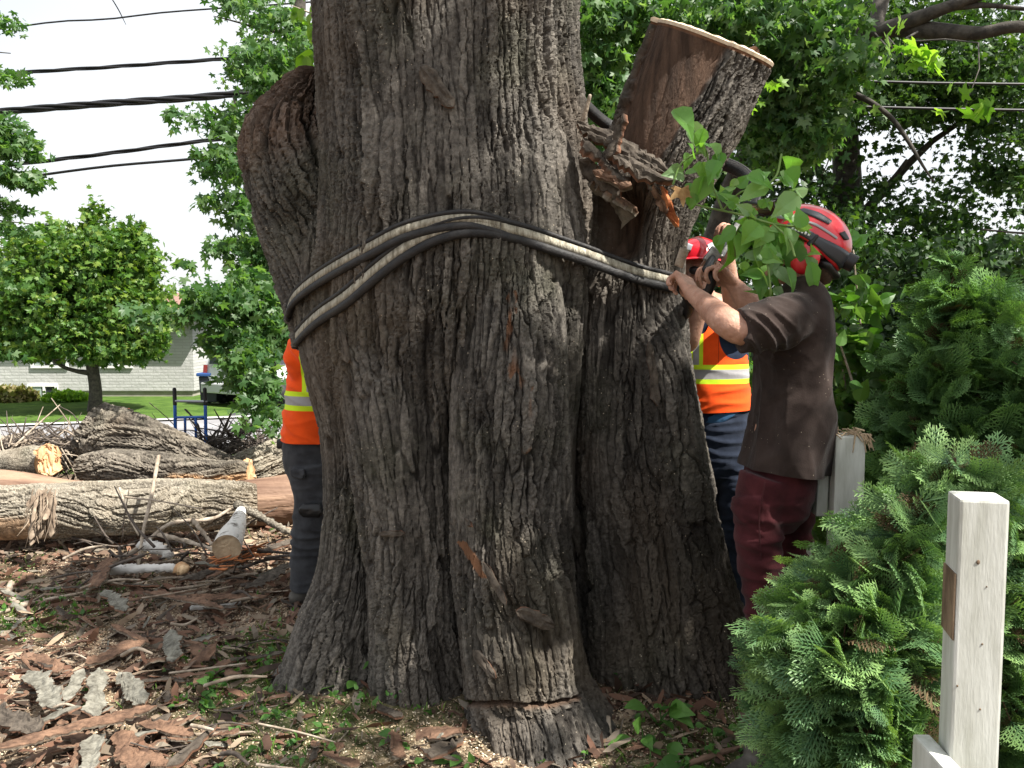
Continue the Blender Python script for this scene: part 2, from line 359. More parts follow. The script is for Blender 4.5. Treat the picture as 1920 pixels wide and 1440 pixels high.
tree = thing('cottonwood_tree', 'huge old furrowed trunk in the middle with a black strap round it', 'tree', P(900, 1330, 3.5) * [1, 1, 0] + [0, 0, 0.08])
def low_warp(A):
    k = sstep(700, 1150, A['py']); A['amp'] *= (1 + 0.15 * k)
def edit_main(A):
    low_warp(A)
    A['dr'] += 0.05 * sstep(-40, -200, A['py']) * 0
    # smoother plates up the middle of the stem
    k = np.exp(-((A['px'] - 870) / 70) ** 2) * sstep(620, 300, A['py']) * A['front']; A['amp'] *= 1 - 0.35 * k
def edit_front(A):
    low_warp(A); x, y = A['px'], A['py']
    # narrow strip of torn orange wood down the front lobe
    cx = 955 + (y - 560) * 0.13 + 10 * np.sin(y / 37.0); w_ = 14 * np.clip(noise(np.stack([y / 34, 0 * y, 0 * y], 1)) + .35, 0, 1) + 30 * np.clip(noise(A['q'] * 22) - .12, 0, 1)
    s = (np.abs(x - cx) < w_) & (y > 545) & (y < 850) & A['front']; A['scar'] = np.where(s, np.clip(.35 + 1.6 * noise(A['q'] * [30, 30, 12]), 0, .9), A['scar']); A['dr'] -= 0.004 * s
    cx = 868 + (y - 1020) * 0.62; s = (np.abs(x - cx) < 9) & (y > 1015) & (y < 1085) & A['front']; A['scar'] = np.where(s, 1, A['scar']); A['amp'] *= np.where(s, 0.3, 1)
    # chainsaw kerf across the foot
    kf = 1318 + (x - 880) * 0.012 - np.clip(x - 1040, 0, 99) * 0.35; s = np.exp(-((y - kf) / 3.2) ** 2) * (x > 872) * (x < 1090) * A['front']
    A['dr'] -= 0.05 * s; A['scar'] = np.maximum(A['scar'], 0.5 * np.exp(-((y - kf - 2) / 5) ** 2) * (x > 872) * (x < 1090) * A['front'])
    # burly, knotted foot
    k = sstep(1120, 1300, y); A['dr'] += k * 0.018 * noise(A['q'] * 9)
def edit_right(A):
    low_warp(A); x, y = A['px'], A['py']
    # hollow under the crotch
    c = np.exp(-(((x - 1148) / 62) ** 4 + ((y - 425) / 62) ** 4)) * A['front']; A['dr'] -= 0.20 * c; A['bare'] = np.maximum(A['bare'], 0.9 * sstep(0.2, 0.6, c))
    # bark stripped from the upper stump, between a rim of bark on the left and a bark flap on the right
    Lx = 1187 - (y - 60) * 0.28 + 12 * noise(np.stack([y / 24, 0 * y, 0 * y], 1)); Rx = 1372 - (y - 90) * 0.62 + 14 * noise(np.stack([y / 30, 0 * y + 5, 0 * y], 1))
    ins = sstep(0, 8, x - Lx - 12) * sstep(0, 8, Rx - x) * sstep(330, 300, y) * A['front']
    A['bare'] = np.maximum(A['bare'], ins); A['dr'] -= 0.030 * ins; rim = (A['V'] < .011); A['scar'] = np.where(rim, 1, A['scar']); A['bare'] = np.where(rim, 0, A['bare']); A['amp'] *= np.where(rim, 0, 1); A['dr'] += np.where(rim, .002, 0)
    A['amp'] *= np.where(y < 330, 0.8, 1.0)
def edit_stub(A):
    x, y = A['px'], A['py']; k = sstep(330, 230, y + (x - 520) * 0.55); A['scar'] = np.maximum(A['scar'], 0.38 * k * sstep(0.2, 0.9, A['h']))  # tan worn wood of the stub top, strengthened to stand in for sunlight
    A['amp'] *= 1 + 0.9 * k
tubes = {}
tubes['main'] = bark_tube([(832, -230, 3.55, 243, .95), (835, -60, 3.55, 242, .95), (840, 100, 3.55, 241, .95), (848, 250, 3.55, 243, .95), (855, 400, 3.55, 252, .95), (850, 560, 3.55, 258, .88), (850, 750, 3.57, 250, .68),
                           (848, 950, 3.60, 235, .50), (846, 1120, 3.62, 230, .46), (846, 1290, 3.62, 245, .46), (846, 1400, 3.62, 265, .46)], amp=0.046, seed=1.7, edit=edit_main, warp=0.16, stretch=12, Fq=17)
tubes['front'] = bark_tube([(960, 400, 3.32, 60, .8), (958, 520, 3.24, 92, .9), (955, 700, 3.18, 108, 1.0), (955, 880, 3.15, 110, 1.1), (962, 1050, 3.13, 112, 1.15), (975, 1180, 3.10, 116, 1.15), (990, 1290, 3.08, 122, 1.2),
                            (1005, 1350, 3.06, 142, 1.3), (1020, 1400, 3.05, 172, 1.2), (1030, 1450, 3.05, 215, 1.1), (1030, 1510, 3.05, 260, 1.0)], amp=0.036, seed=5.2, edit=edit_front, warp=0.42, stretch=5.5, sp_=0.005)
tubes['mid'] = bark_tube([(700, 420, 3.50, 75, .8), (705, 540, 3.42, 95, .9), (735, 700, 3.36, 100, 1.0), (760, 880, 3.33, 98, 1.0), (778, 1050, 3.32, 92, 1.0), (786, 1180, 3.30, 92, 1.1), (790, 1290, 3.28, 102, 1.1), (792, 1380, 3.28, 118, 1.1)], amp=0.036, seed=8.1, edit=low_warp, warp=0.32, stretch=6)
tubes['left'] = bark_tube([(618, 380, 3.62, 60, 1), (628, 520, 3.56, 80, 1), (642, 660, 3.52, 78, 1), (670, 800, 3.5, 70, 1), (678, 950, 3.48, 68, 1.05), (670, 1080, 3.46, 74, 1.1), (648, 1180, 3.44, 90, 1.2), (630, 1265, 3.42, 102, 1.2), (614, 1330, 3.42, 122, 1.1), (610, 1400, 3.42, 145, 1.0)], amp=0.038, seed=12.4, edit=low_warp, warp=0.32, stretch=6)
tubes['stub'] = bark_tube([(604, 140, 3.72, 12, 1), (594, 160, 3.71, 42, 1), (578, 208, 3.70, 74, 1), (562, 268, 3.68, 100, 1), (566, 340, 3.66, 96, 1), (580, 430, 3.63, 86, 1), (600, 530, 3.58, 74, 1), (622, 640, 3.55, 68, 1)], amp=0.046, seed=17.0, edit=edit_stub, warp=0.5, stretch=6, lean=0.5)
tubes['right'] = bark_tube([(1333, 80, 3.352, 117, .95), (1312, 130, 3.380, 116, .97), (1284, 200, 3.405, 114, 1), (1250, 280, 3.42, 108, 1), (1218, 360, 3.44, 98, 1), (1194, 450, 3.45, 92, 1), (1182, 560, 3.46, 98, 1), (1187, 700, 3.47, 110, 1),
                            (1202, 860, 3.48, 124, .95), (1220, 1010, 3.48, 134, .9), (1238, 1150, 3.47, 150, .9), (1258, 1270, 3.45, 172, .9), (1272, 1340, 3.45, 200, .9), (1285, 1400, 3.45, 245, .85)], amp=0.038, seed=23.0, edit=edit_right, warp=0.35, stretch=6, maxv=680)
# a deep-set ridge in the crevice and a flared root on the right
tubes['crevice'] = bark_tube([(1075, 560, 3.66, 40, 1), (1078, 760, 3.62, 42, 1), (1092, 950, 3.58, 40, 1), (1105, 1120, 3.55, 44, 1), (1112, 1260, 3.5, 56, 1), (1118, 1360, 3.46, 80, 1)], amp=0.035, seed=27.0, warp=0.5, stretch=5, sp_=0.006)
tubes['burl'] = bark_tube([(1198, 500, 3.46, 16, .9), (1208, 560, 3.38, 38, .9), (1226, 640, 3.32, 52, .9), (1250, 740, 3.28, 56, .9), (1268, 860, 3.28, 54, .9), (1290, 1000, 3.29, 52, .9), (1312, 1120, 3.29, 58, .9), (1340, 1230, 3.3, 62, .9), (1372, 1340, 3.3, 80, .9)], amp=0.032, seed=31.0, warp=0.5, stretch=5, sp_=0.006, edit=low_warp)
tubes['seam'] = bark_tube([(1040, 300, 3.32, 26, .9), (1050, 420, 3.26, 42, .9), (1062, 540, 3.27, 40, .9), (1050, 700, 3.34, 40, 1), (1045, 850, 3.38, 34, 1), (1050, 980, 3.4, 30, 1)], amp=0.030, seed=35.0, warp=0.5, stretch=7)
acc = Acc()
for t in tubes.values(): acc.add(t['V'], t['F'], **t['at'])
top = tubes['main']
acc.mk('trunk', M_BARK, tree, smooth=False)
cv, cf = ring_cap(tubes['main'], end=False, push=0.0); mk('sawn_top', cv, cf, M_CUTDULL, tree, smooth=False)
cv, cf = ring_cap(tubes['right'], end=False, push=0.0); mk('cut_face', cv, cf, M_CUT, tree, smooth=False)
t_ = tubes['right']; rg_ = t_['V'][:t_['nu']]; dn_ = -t_['T'][0]; c_ = rg_.mean(0); jz = noise(rg_ * 40)[:, None]
rows_ = [rg_ + dn_ * -.004 + (rg_ - c_) * .012, rg_ + dn_ * .008 + (rg_ - c_) * (.016 + .006 * jz), rg_ + dn_ * (.013 + .004 * jz) - (rg_ - c_) * .03, rg_ + dn_ * .004 - (rg_ - c_) * .10]
mk('cut_rim', np.vstack(rows_), gridF(t_['nu'], 4), plain('pale_sawn_edge', (.55, .42, .28), .8, c2=(.74, .62, .46), scale=60), tree, smooth=False)
bvV = np.vstack([t['V0'] for t in tubes.values()]); offs = 0; bvF = []
for t in tubes.values():
    nu, nv = t['nu'], t['nv']; u = np.arange(0, nu - 8, 8); 
    # decimated smooth surface used only for placing things against the trunk
    idx = (np.arange(0, nv, 8)[:, None] * nu + np.append(np.arange(0, nu, 8), 0)[None, :]); 
    a = idx[:-1, :-1].ravel(); b_ = idx[:-1, 1:].ravel(); c_ = idx[1:, 1:].ravel(); d_ = idx[1:, :-1].ravel()
    bvF.append(np.stack([a, b_, c_, d_], 1) + offs); offs += len(t['V0'])
bvF = np.vstack(bvF); used, inv = np.unique(bvF, return_inverse=True)
TREE_BVH = BVHTree.FromPolygons([tuple(v) for v in bvV[used]], [tuple(int(k) for k in f) for f in inv.reshape(bvF.shape)])
def hit(px, py, default=None):
    o = Vector((0, 0, EYE)); d = Vector(P(px, py, 1.0)) - o; d.normalize(); r = TREE_BVH.ray_cast(o, d)
    if r[0] is None: return default
    return np.array(r[0])

# ---------------------------------------------------------------- bark slabs
def slab(p0, p1, width, seed, thick=0.014, curl=0.35, up=None, jag=0.5, roll=0.0):
    """curved, ragged plate of bark from p0 to p1: returns V, F, attrs; top side outer bark when curl>0"""
    p0 = np.asarray(p0, float); p1 = np.asarray(p1, float); Lg = np.linalg.norm(p1 - p0); T = (p1 - p0) / Lg
    up = np.array([0, 0, 1.0]) if up is None else np.asarray(up, float); up = up - (up @ T) * T; up /= np.linalg.norm(up); S = np.cross(T, up)
    c_, s_ = math.cos(roll), math.sin(roll); up, S = up * c_ + S * s_, S * c_ - up * s_
    nu = int(max(14, min(70, Lg / 0.011))); nw = int(max(7, min(22, width / 0.007)))
    t = np.linspace(0, 1, nu); s = np.linspace(-1, 1, nw); Tt, Ss = np.meshgrid(t, s, indexing='ij')
    e = lambda k, f: noise(np.stack([t * Lg * f, 0 * t + seed, 0 * t + k], 1))
    env = np.clip(np.minimum(t, 1 - t) * 7 + 0.12, 0, 1)
    wl = width / 2 * env * (1 + jag * e(1, 12) + jag * 0.8 * e(3, 60)); wr = width / 2 * env * (1 + jag * e(2, 12) + jag * 0.8 * e(4, 60))
    lat = np.where(Ss < 0, Ss * wl[:, None], Ss * wr[:, None]) + (0.25 * width * e(5, 3))[:, None]
    xs = Tt * Lg + (0.06 * width * noise(np.stack([Ss.ravel() * 3, 0 * Ss.ravel() + seed, 0 * Ss.ravel() + 8], 1)).reshape(Ss.shape)) * np.where((Tt < 0.12) | (Tt > 0.88), 3.0, 0)
    bend = 0.05 * Lg * e(6, 1.5)
    hh = -curl * (lat / (width / 2 + 1e-6)) ** 2 * width * 0.4 + bend[:, None]
    q = np.stack([lat.ravel() * 40, xs.ravel() * 9, 0 * lat.ravel() + seed], 1); nn = noise(q); bk = (np.clip(np.abs(nn) * 4, 0, 1)).reshape(lat.shape); fi = noise(q * 3.1).reshape(lat.shape)
    top = p0 + T * xs[..., None] + S * lat[..., None] + up * (hh + thick * (0.3 + 0.7 * bk) + 0.003 * fi)[..., None]
    bot = p0 + T * xs[..., None] + S * lat[..., None] * 0.96 + up * (hh - thick * 0.4 + 0.004 * fi)[..., None]
    V = np.vstack([top.reshape(-1, 3), bot.reshape(-1, 3)]); n = nu * nw
    i = np.arange(nu - 1)[:, None] * nw + np.arange(nw - 1)[None, :]; i = i.ravel()
    Ft = np.stack([i, i + 1, i + nw + 1, i + nw], 1); Fb = Ft[:, ::-1] + n
    ed = []
    for k in range(nu - 1): ed += [[k * nw, (k + 1) * nw, (k + 1) * nw + n, k * nw + n], [(k + 1) * nw - 1 + n, (k + 2) * nw - 1 + n, (k + 2) * nw - 1, (k + 1) * nw - 1]]
    for k in range(nw - 1): ed += [[k + n, k + 1 + n, k + 1, k], [(nu - 1) * nw + k, (nu - 1) * nw + k + 1, (nu - 1) * nw + k + 1 + n, (nu - 1) * nw + k + n]]
    at = dict(h=np.concatenate([bk.ravel(), np.full(n, 0.3)]), side=np.concatenate([np.zeros(n), np.ones(n)]))
    return V, [np.vstack([Ft, Fb, np.array(ed)])], at
def slabmat(name, outer, outer2, inner, inner2):
    m, n, l, b = newmat(name); a = n.new('ShaderNodeAttribute'); a.attribute_name = 'side'
    tc_ = n.new('ShaderNodeTexCoord'); t = n.new('ShaderNodeTexNoise'); t.inputs['Scale'].default_value = 22; t.inputs['Detail'].default_value = 6; t.inputs['Roughness'].default_value = 0.7
    l.new(tc_.outputs['Object'], t.inputs['Vector'])
    rs = []
    for c1, c2 in ((outer, outer2), (inner, inner2)):
        r = n.new('ShaderNodeValToRGB'); r.color_ramp.elements[0].position = 0.36; r.color_ramp.elements[1].position = 0.64
        r.color_ramp.elements[0].color = rgb(c1); r.color_ramp.elements[1].color = rgb(c2); l.new(t.outputs['Fac'], r.inputs[0]); rs.append(r)
    x = n.new('ShaderNodeMixRGB'); l.new(a.outputs['Fac'], x.inputs['Fac']); l.new(rs[0].outputs[0], x.inputs['Color1']); l.new(rs[1].outputs[0], x.inputs['Color2'])
    l.new(x.outputs[0], b.inputs['Base Color']); b.inputs['Roughness'].default_value = 0.85; b.inputs['Specular IOR Level'].default_value = 0.2
    t2 = n.new('ShaderNodeTexNoise'); t2.inputs['Scale'].default_value = 90; t2.inputs['Detail'].default_value = 5; l.new(tc_.outputs['Object'], t2.inputs['Vector'])
    bp = n.new('ShaderNodeBump'); bp.inputs['Strength'].default_value = 0.6; bp.inputs['Distance'].default_value = 0.006; l.new(t2.outputs['Fac'], bp.inputs['Height']); l.new(bp.outputs[0], b.inputs['Normal'])
    return m
M_SLABGREY = slabmat('grey_bark_slab', (0.07, 0.065, 0.052), (0.25, 0.24, 0.20), (0.16, 0.075, 0.045), (0.34, 0.17, 0.10))
M_SLABRED = slabmat('red_bark_slab', (0.065, 0.038, 0.026), (0.225, 0.135, 0.088), (0.10, 0.09, 0.07), (0.28, 0.25, 0.2))
M_SLABDARK = slabmat('dark_bark_slab', (0.035, 0.028, 0.022), (0.12, 0.10, 0.08), (0.14, 0.065, 0.04), (0.30, 0.15, 0.09))
M_SLABORANGE = slabmat('orange_torn_wood', (0.30, 0.085, 0.035), (0.62, 0.25, 0.10), (0.2, 0.1, 0.05), (0.4, 0.2, 0.1))
# torn bark ledge over the hollow (parts of the tree), each a ragged rim
ledge = [((1082, 232, 3.22), (1258, 326, 3.10), .060, M_SLABDARK, .5), ((1092, 262, 3.20), (1172, 350, 3.12), .05, M_SLABDARK, -.3), ((1150, 296, 3.12), (1262, 342, 3.08), .050, M_SLABDARK, .2), ((1090, 300, 3.25), (1165, 372, 3.18), .06, M_SLABDARK, .9),
         ((1105, 345, 3.27), (1190, 400, 3.22), .11, M_SLABRED, -.9), ((1240, 350, 3.10), (1268, 425, 3.16), .020, M_SLABORANGE, .3), ((1225, 345, 3.12), (1250, 400, 3.14), .03, M_SLABRED, .9), ((1210, 340, 3.12), (1275, 395, 3.13), .02, M_SLABDARK, .9),
         ((1172, 215, 3.12), (1142, 300, 3.14), .035, M_SLABDARK, .6), ((1112, 322, 3.16), (1185, 352, 3.1), .03, M_SLABRED, .5)]
for k, (a, b_, w_, m_, rl) in enumerate(ledge):
    V, F, at = slab(P(*a), P(*b_), w_, 3.1 * k + 1, thick=0.02, up=(0.1, -0.7, 0.7), roll=rl, jag=0.8); mk('torn_bark', V, F, m_, tree, attrs=at, smooth=False)
# peeling strips on the trunk face
for k, (x0, y0, x1, y1, w_, m_) in enumerate([(790, 128, 850, 205, .055, M_SLABDARK), (968, 1142, 1038, 1170, .05, M_SLABDARK), (712, 1000, 760, 996, .02, M_SLABDARK), (846, 935, 888, 985, .02, M_SLABDARK),
                                              (905, 1050, 948, 1130, .025, M_SLABDARK), (1215, 640, 1232, 760, .03, M_SLABDARK), (640, 620, 655, 680, .03, M_SLABDARK), (888, 1215, 930, 1265, .03, M_SLABDARK)]):
    a = hit(x0, y0); b_ = hit(x1, y1)
    V, F, at = slab(a + [0, -0.02, 0], b_ + [0, -0.025, 0], w_, 50 + k, thick=0.012, up=(0, -1, 0.1)); mk('bark_strip', V, F, m_, tree, attrs=at, smooth=False)
# small dead shoot by the crotch
V, F = limb([(*P(1086, 238, 3.3), .008), (*P(1096, 215, 3.28), .009), (*P(1106, 180, 3.26), .007)], n=10); mk('dead_shoot', V, F, M_STICK, tree)
V, F, at = slab(P(1385, 118, 3.36), P(1420, 92, 3.36), .05, 77, thick=0.02, up=(0, -1, 0)); mk('torn_splinter', V, F, M_SLABRED, tree, attrs=at)

# ---------------------------------------------------------------- sling strap round the trunk
M_RUBBER = plain('black_sleeve', (0.008, 0.008, 0.009), 0.6, c2=(0.022, 0.02, 0.019), scale=30, bump=0.3, bscale=120)
M_WEB = plain('frayed_webbing', (0.17, 0.15, 0.11), 0.9, c2=(0.48, 0.45, 0.36), scale=70, bump=0.8, bscale=220, stretch=(1, 1, 0.25))
def strap_path(pix, gap=0.012, n=110, hull=True):
    pts = []
    for px, py in pix:
        h_ = hit(px, py)
        pts.append([px, py, h_[1] if h_ is not None else 3.5])
    pts = np.array(pts)
    W = np.array([P(*p) for p in pts])
    if hull:
        hl = []
        for i in range(len(W)):
            while len(hl) >= 2:
                a, b2 = W[hl[-2]], W[hl[-1]]
                if (b2[0] - a[0]) * (W[i][1] - a[1]) - (b2[1] - a[1]) * (W[i][0] - a[0]) <= 0: hl.pop()
                else: break
            hl.append(i)
        yy = np.interp(W[:, 0], W[hl, 0], W[hl, 1]); W = np.array([P(p[0], p[1], y - gap) for p, y in zip(pts, yy)])
    Q, _ = cat_rom(W, n); 
    for _ in range(3): Q[1:-1] = (Q[:-2] + Q[1:-1] * 2 + Q[2:]) / 4
    return Q
def sweep(Q, prof, outv):
    """prof rows (across, out); outv per-point outward vectors; closed profile"""
    T = np.gradient(Q, axis=0); T /= np.linalg.norm(T, axis=1)[:, None]
    O = outv - (outv * T).sum(1)[:, None] * T; O /= np.linalg.norm(O, axis=1)[:, None]; A_ = np.cross(O, T)
    prof = np.asarray(prof); V = (Q[:, None] + A_[:, None] * prof[None, :, 0, None] + O[:, None] * prof[None, :, 1, None]).reshape(-1, 3)
    n = len(prof); m = len(Q)
    return V, [gridF(n, m), np.array([list(range(n))[::-1]]), np.array([[(m - 1) * n + k for k in range(n)]])]
def circ(cx, cy, rx, ry, n=12): return [(cx + rx * math.cos(a), cy + ry * math.sin(a)) for a in np.linspace(0, 2 * math.pi, n, endpoint=False)]
def strap(parent, Q, centre, k=1.0, band=True):
    out_ = Q - np.array([centre[0], centre[1], 0]); out_[:, 2] = 0
    T = np.gradient(Q, axis=0); a = Acc()
    sgn = 1 if (np.cross(out_[len(Q) // 2], T[len(Q) // 2])[2] > 0) else -1
    for c in (circ(0.028 * sgn * k, 0.002, 0.010 * k, 0.010 * k), circ(-0.025 * sgn * k, 0.002, 0.017 * k, 0.012 * k)):
        a.add(*sweep(Q, c, out_))
    a.add(*sweep(Q, [(-.03 * k, -.012), (.03 * k, -.012), (.03 * k, .004), (-.03 * k, .004)], out_))
    a.mk('black_sleeve', M_RUBBER, parent)
    if band:
        wob = 0.0015 * noise(np.stack([np.arange(len(Q)) * 0.9, np.zeros(len(Q)), np.zeros(len(Q))], 1))
        V, F = sweep(Q + out_ / np.linalg.norm(out_, axis=1)[:, None] * wob[:, None], [(-.010 * sgn * k, .001), (.020 * sgn * k, .001), (.019 * sgn * k, .0075), (.004 * sgn * k, .0090), (-.009 * sgn * k, .0075)], out_)
        mk('webbing', V, F, M_WEB, parent)
TC = (-0.1, 3.6)
main_pix = [(557, 632), (575, 612), (600, 590), (650, 556), (700, 512), (750, 473), (800, 444), (850, 427), (900, 423), (950, 431), (1000, 444), (1050, 461), (1100, 478), (1150, 497), (1200, 514), (1240, 524), (1268, 531)]
st = thing('sling_strap', 'thick black strap with a pale webbing core wrapped round the big trunk', 'strap', P(900, 430, 2.9))
strap(st, strap_path(main_pix, n=160), TC)
up_pix = [(541, 586), (545, 568), (565, 545), (600, 519), (650, 489), (700, 462), (750, 436), (800, 421), (850, 412), (890, 412), (935, 424), (985, 440)]
Qu = strap_path(up_pix, gap=0.012, n=100); strap(st, Qu, TC, 0.92)
# returns behind the trunk: left loop and the run round the back of the leaning stump
def arc(pts, n=40): return cat_rom(np.array(pts, float), n)[0]
strap(st, arc([Qu[0], P(538, 590, Qu[0][1] + .12), P(560, 600, Qu[0][1] + .3), P(620, 600, 4.15)]), TC, 0.9)
Qm0 = strap_path(main_pix, n=160)[0]
strap(st, arc([Qm0, Qm0 + [0.0, .12, -.01], Qm0 + [.12, .35, .02]]), TC, 0.9)
strap(st, arc([P(1070, 165, 3.75), P(1090, 190, 3.85), P(1150, 240, 4.0), P(1250, 280, 4.0), P(1340, 300, 3.9), P(1395, 325, 3.78), P(1418, 365, 3.6), P(1415, 405, 3.45)]), (0.55, 3.4), 0.75)
V, F = limb([(*P(1262, 530, 3.05), .018), (*P(1285, 548, 3.1), .02), (*P(1292, 580, 3.3), .02), (*P(1270, 600, 3.6), .02)], n=12); mk('loose_end', V, F, M_RUBBER, st)

# ---------------------------------------------------------------- setting
def soilmat():
    m, n, l, b = newmat('yard_soil')
    tc_ = n.new('ShaderNodeTexCoord')
    def nz_(s, d, r=0.6):
        t = n.new('ShaderNodeTexNoise'); t.inputs['Scale'].default_value = s; t.inputs['Detail'].default_value = d; t.inputs['Roughness'].default_value = r; l.new(tc_.outputs['Object'], t.inputs['Vector']); return t.outputs['Fac']
    def ramp(s, a, b_, c1, c2):
        r = n.new('ShaderNodeValToRGB'); r.color_ramp.elements[0].position = a; r.color_ramp.elements[1].position = b_; r.color_ramp.elements[0].color = rgb(c1); r.color_ramp.elements[1].color = rgb(c2); l.new(s, r.inputs[0]); return r.outputs[0]
    c1 = ramp(nz_(30, 6, .75), .38, .62, (0.025, 0.015, 0.011), (0.12, 0.075, 0.055)); c2 = ramp(nz_(60, 5, .75), .4, .6, (0.24, 0.16, 0.11), (0.58, 0.46, 0.33))
    a = n.new('ShaderNodeAttribute'); a.attribute_name = 'dust'; mm = n.new('ShaderNodeMath'); mm.operation = 'MULTIPLY'; l.new(a.outputs['Fac'], mm.inputs[0]); 
    r = n.new('ShaderNodeMapRange'); r.inputs['From Min'].default_value = .4; r.inputs['From Max'].default_value = .6; l.new(nz_(22, 5, .7), r.inputs['Value']); l.new(r.outputs[0], mm.inputs[1])
    x = n.new('ShaderNodeMixRGB'); l.new(mm.outputs[0], x.inputs['Fac']); l.new(c1, x.inputs['Color1']); l.new(c2, x.inputs['Color2'])
    g = n.new('ShaderNodeAttribute'); g.attribute_name = 'green'; x2 = n.new('ShaderNodeMixRGB'); l.new(g.outputs['Fac'], x2.inputs['Fac']); l.new(x.outputs[0], x2.inputs['Color1']); l.new(ramp(nz_(18, 5), .35, .65, (0.035, 0.07, 0.015), (0.10, 0.16, 0.035)), x2.inputs['Color2'])
    l.new(x2.outputs[0], b.inputs['Base Color']); b.inputs['Roughness'].default_value = 0.95; b.inputs['Specular IOR Level'].default_value = 0.1
    bp = n.new('ShaderNodeBump'); bp.inputs['Strength'].default_value = 0.8; bp.inputs['Distance'].default_value = 0.02; l.new(nz_(45, 6, .7), bp.inputs['Height']); l.new(bp.outputs[0], b.inputs['Normal'])
    return m
def dust_at(x, y):
    """how much sawdust lies here"""
    q = np.stack([x * 0.9, y * 0.9, 0 * x + 2], 1)
    d = 0.34 + 0.5 * noise(q * 1.3)
    for cx, cy_, rx_, ry_, a in ((-1.75, 3.15, .7, .5, .55), (-2.2, 4.6, 1.3, .5, .9), (-2.3, 3.9, .9, .7, 1.0), (-.55, 2.7, .5, .35, .4), (.28, 3.0, .25, .25, .6), (.05, 2.75, .4, .15, .6), (-.9, 4.9, 1.0, .5, .3)):
        d = d + a * np.exp(-((x - cx) / rx_) ** 2 - ((y - cy_) / ry_) ** 2)
    return np.clip(d, 0, 1)
def green_at(x, y):
    d = 0.0 + 0 * x + 0.35 * noise(np.stack([x * 2.1, y * 2.1, 0 * x + 7], 1))
    for cx, cy_, rx_, ry_, a in ((-.55, 2.45, .6, .25, .75), (-1.05, 3.55, .35, .4, .7), (-.72, 3.0, .4, .3, .45), (-3.3, 4.4, .8, .5, .8), (-2.6, 4.2, .5, .3, .5), (.5, 2.5, .35, .3, .3), (1.3, 3.6, .8, 1.5, .8), (-3, 3.2, .5, .3, .4)):
        d = d + a * np.exp(-((x - cx) / rx_) ** 2 - ((y - cy_) / ry_) ** 2)
    d = d + 0.8 * sstep(8, 12, y)
    return np.clip(d, 0, 1)
gx = np.unique(np.concatenate([np.linspace(-300, -8, 20), np.linspace(-8, 4, 260), np.linspace(4, 300, 24)])); gy = np.unique(np.concatenate([np.linspace(-60, 0.8, 12), np.linspace(0.8, 8, 200), np.linspace(8, 26, 50), np.linspace(26, 500, 14)]))
GX, GY = np.meshgrid(gx, gy); GZ = gz(GX, GY); V = np.stack([GX.ravel(), GY.ravel(), GZ.ravel()], 1)
tag(mk('ground', V, gridF(len(gx), len(gy), False), soilmat(), attrs=dict(dust=dust_at(V[:, 0], V[:, 1]), green=green_at(V[:, 0], V[:, 1])), origin=(0, 0, 0)), kind='structure')
M_LAWN = plain('mown_grass', (0.045, 0.095, 0.018), 0.9, c2=(0.105, 0.18, 0.035), scale=2.2, bump=0.8, bscale=45, detail=8, bdist=0.05, spec=0.1)
M_ROAD = plain('road_asphalt', (0.17, 0.17, 0.18), 0.9, c2=(0.30, 0.295, 0.30), scale=1.2, bump=0.5, bscale=60, detail=8, stretch=(0.3, 1, 1), spec=0.15)
M_DRIVE = plain('driveway_asphalt', (0.045, 0.047, 0.052), 0.9, c2=(0.085, 0.087, 0.092), scale=6, bump=0.4, bscale=70, spec=0.15)
M_KERB = plain('pale_concrete', (0.38, 0.37, 0.36), 0.9, c2=(0.55, 0.54, 0.52), scale=10, bump=0.3)
def sheet(name, pts, z, mat, sub=24):
    p = np.array(pts, float); V = []
    for i in range(sub):
        for j in range(sub):
            u, v = i / (sub - 1), j / (sub - 1); V.append((p[0] * (1 - u) + p[1] * u) * (1 - v) + (p[3] * (1 - u) + p[2] * u) * v)
    V = np.array(V); zz = np.full(len(V), z) if not callable(z) else z(V[:, 0], V[:, 1])
    return tag(mk(name, np.c_[V, zz], gridF(sub, sub, False), mat, origin=(0, 0, 0)), kind='structure')
sheet('road', [(-60, 8.6 + 2.6), (60, 27), (60, 37), (-60, 12.8 - 13.2 + 4.6)], -0.690, M_ROAD) if False else None
def edge(x): return 17.4 + (x + 10.3) * 0.36
sheet('road', [(-30, edge(-30) - 5.2), (40, edge(40) - 5.2), (40, edge(40)), (-30, edge(-30))], -0.692, M_ROAD)
sheet('kerb_strip', [(-30, edge(-30)), (40, edge(40)), (40, edge(40) + .35), (-30, edge(-30) + .35)], -0.66, M_KERB)
sheet('lawn', [(-40, edge(-40) + .35), (-6.4, edge(-6.4) + .35), (-7.4, 29), (-40, 29)], -0.655, M_LAWN, 40)
sheet('driveway', [(-6.4, edge(-6.4) + .35), (-2.5, edge(-2.5) + .35), (-3.2, 29), (-7.4, 29)], -0.652, M_DRIVE)
sheet('side_lawn', [(-2.5, edge(-2.5) + .35), (40, edge(40) + .35), (40, 60), (-3.2, 29)], -0.655, M_LAWN)
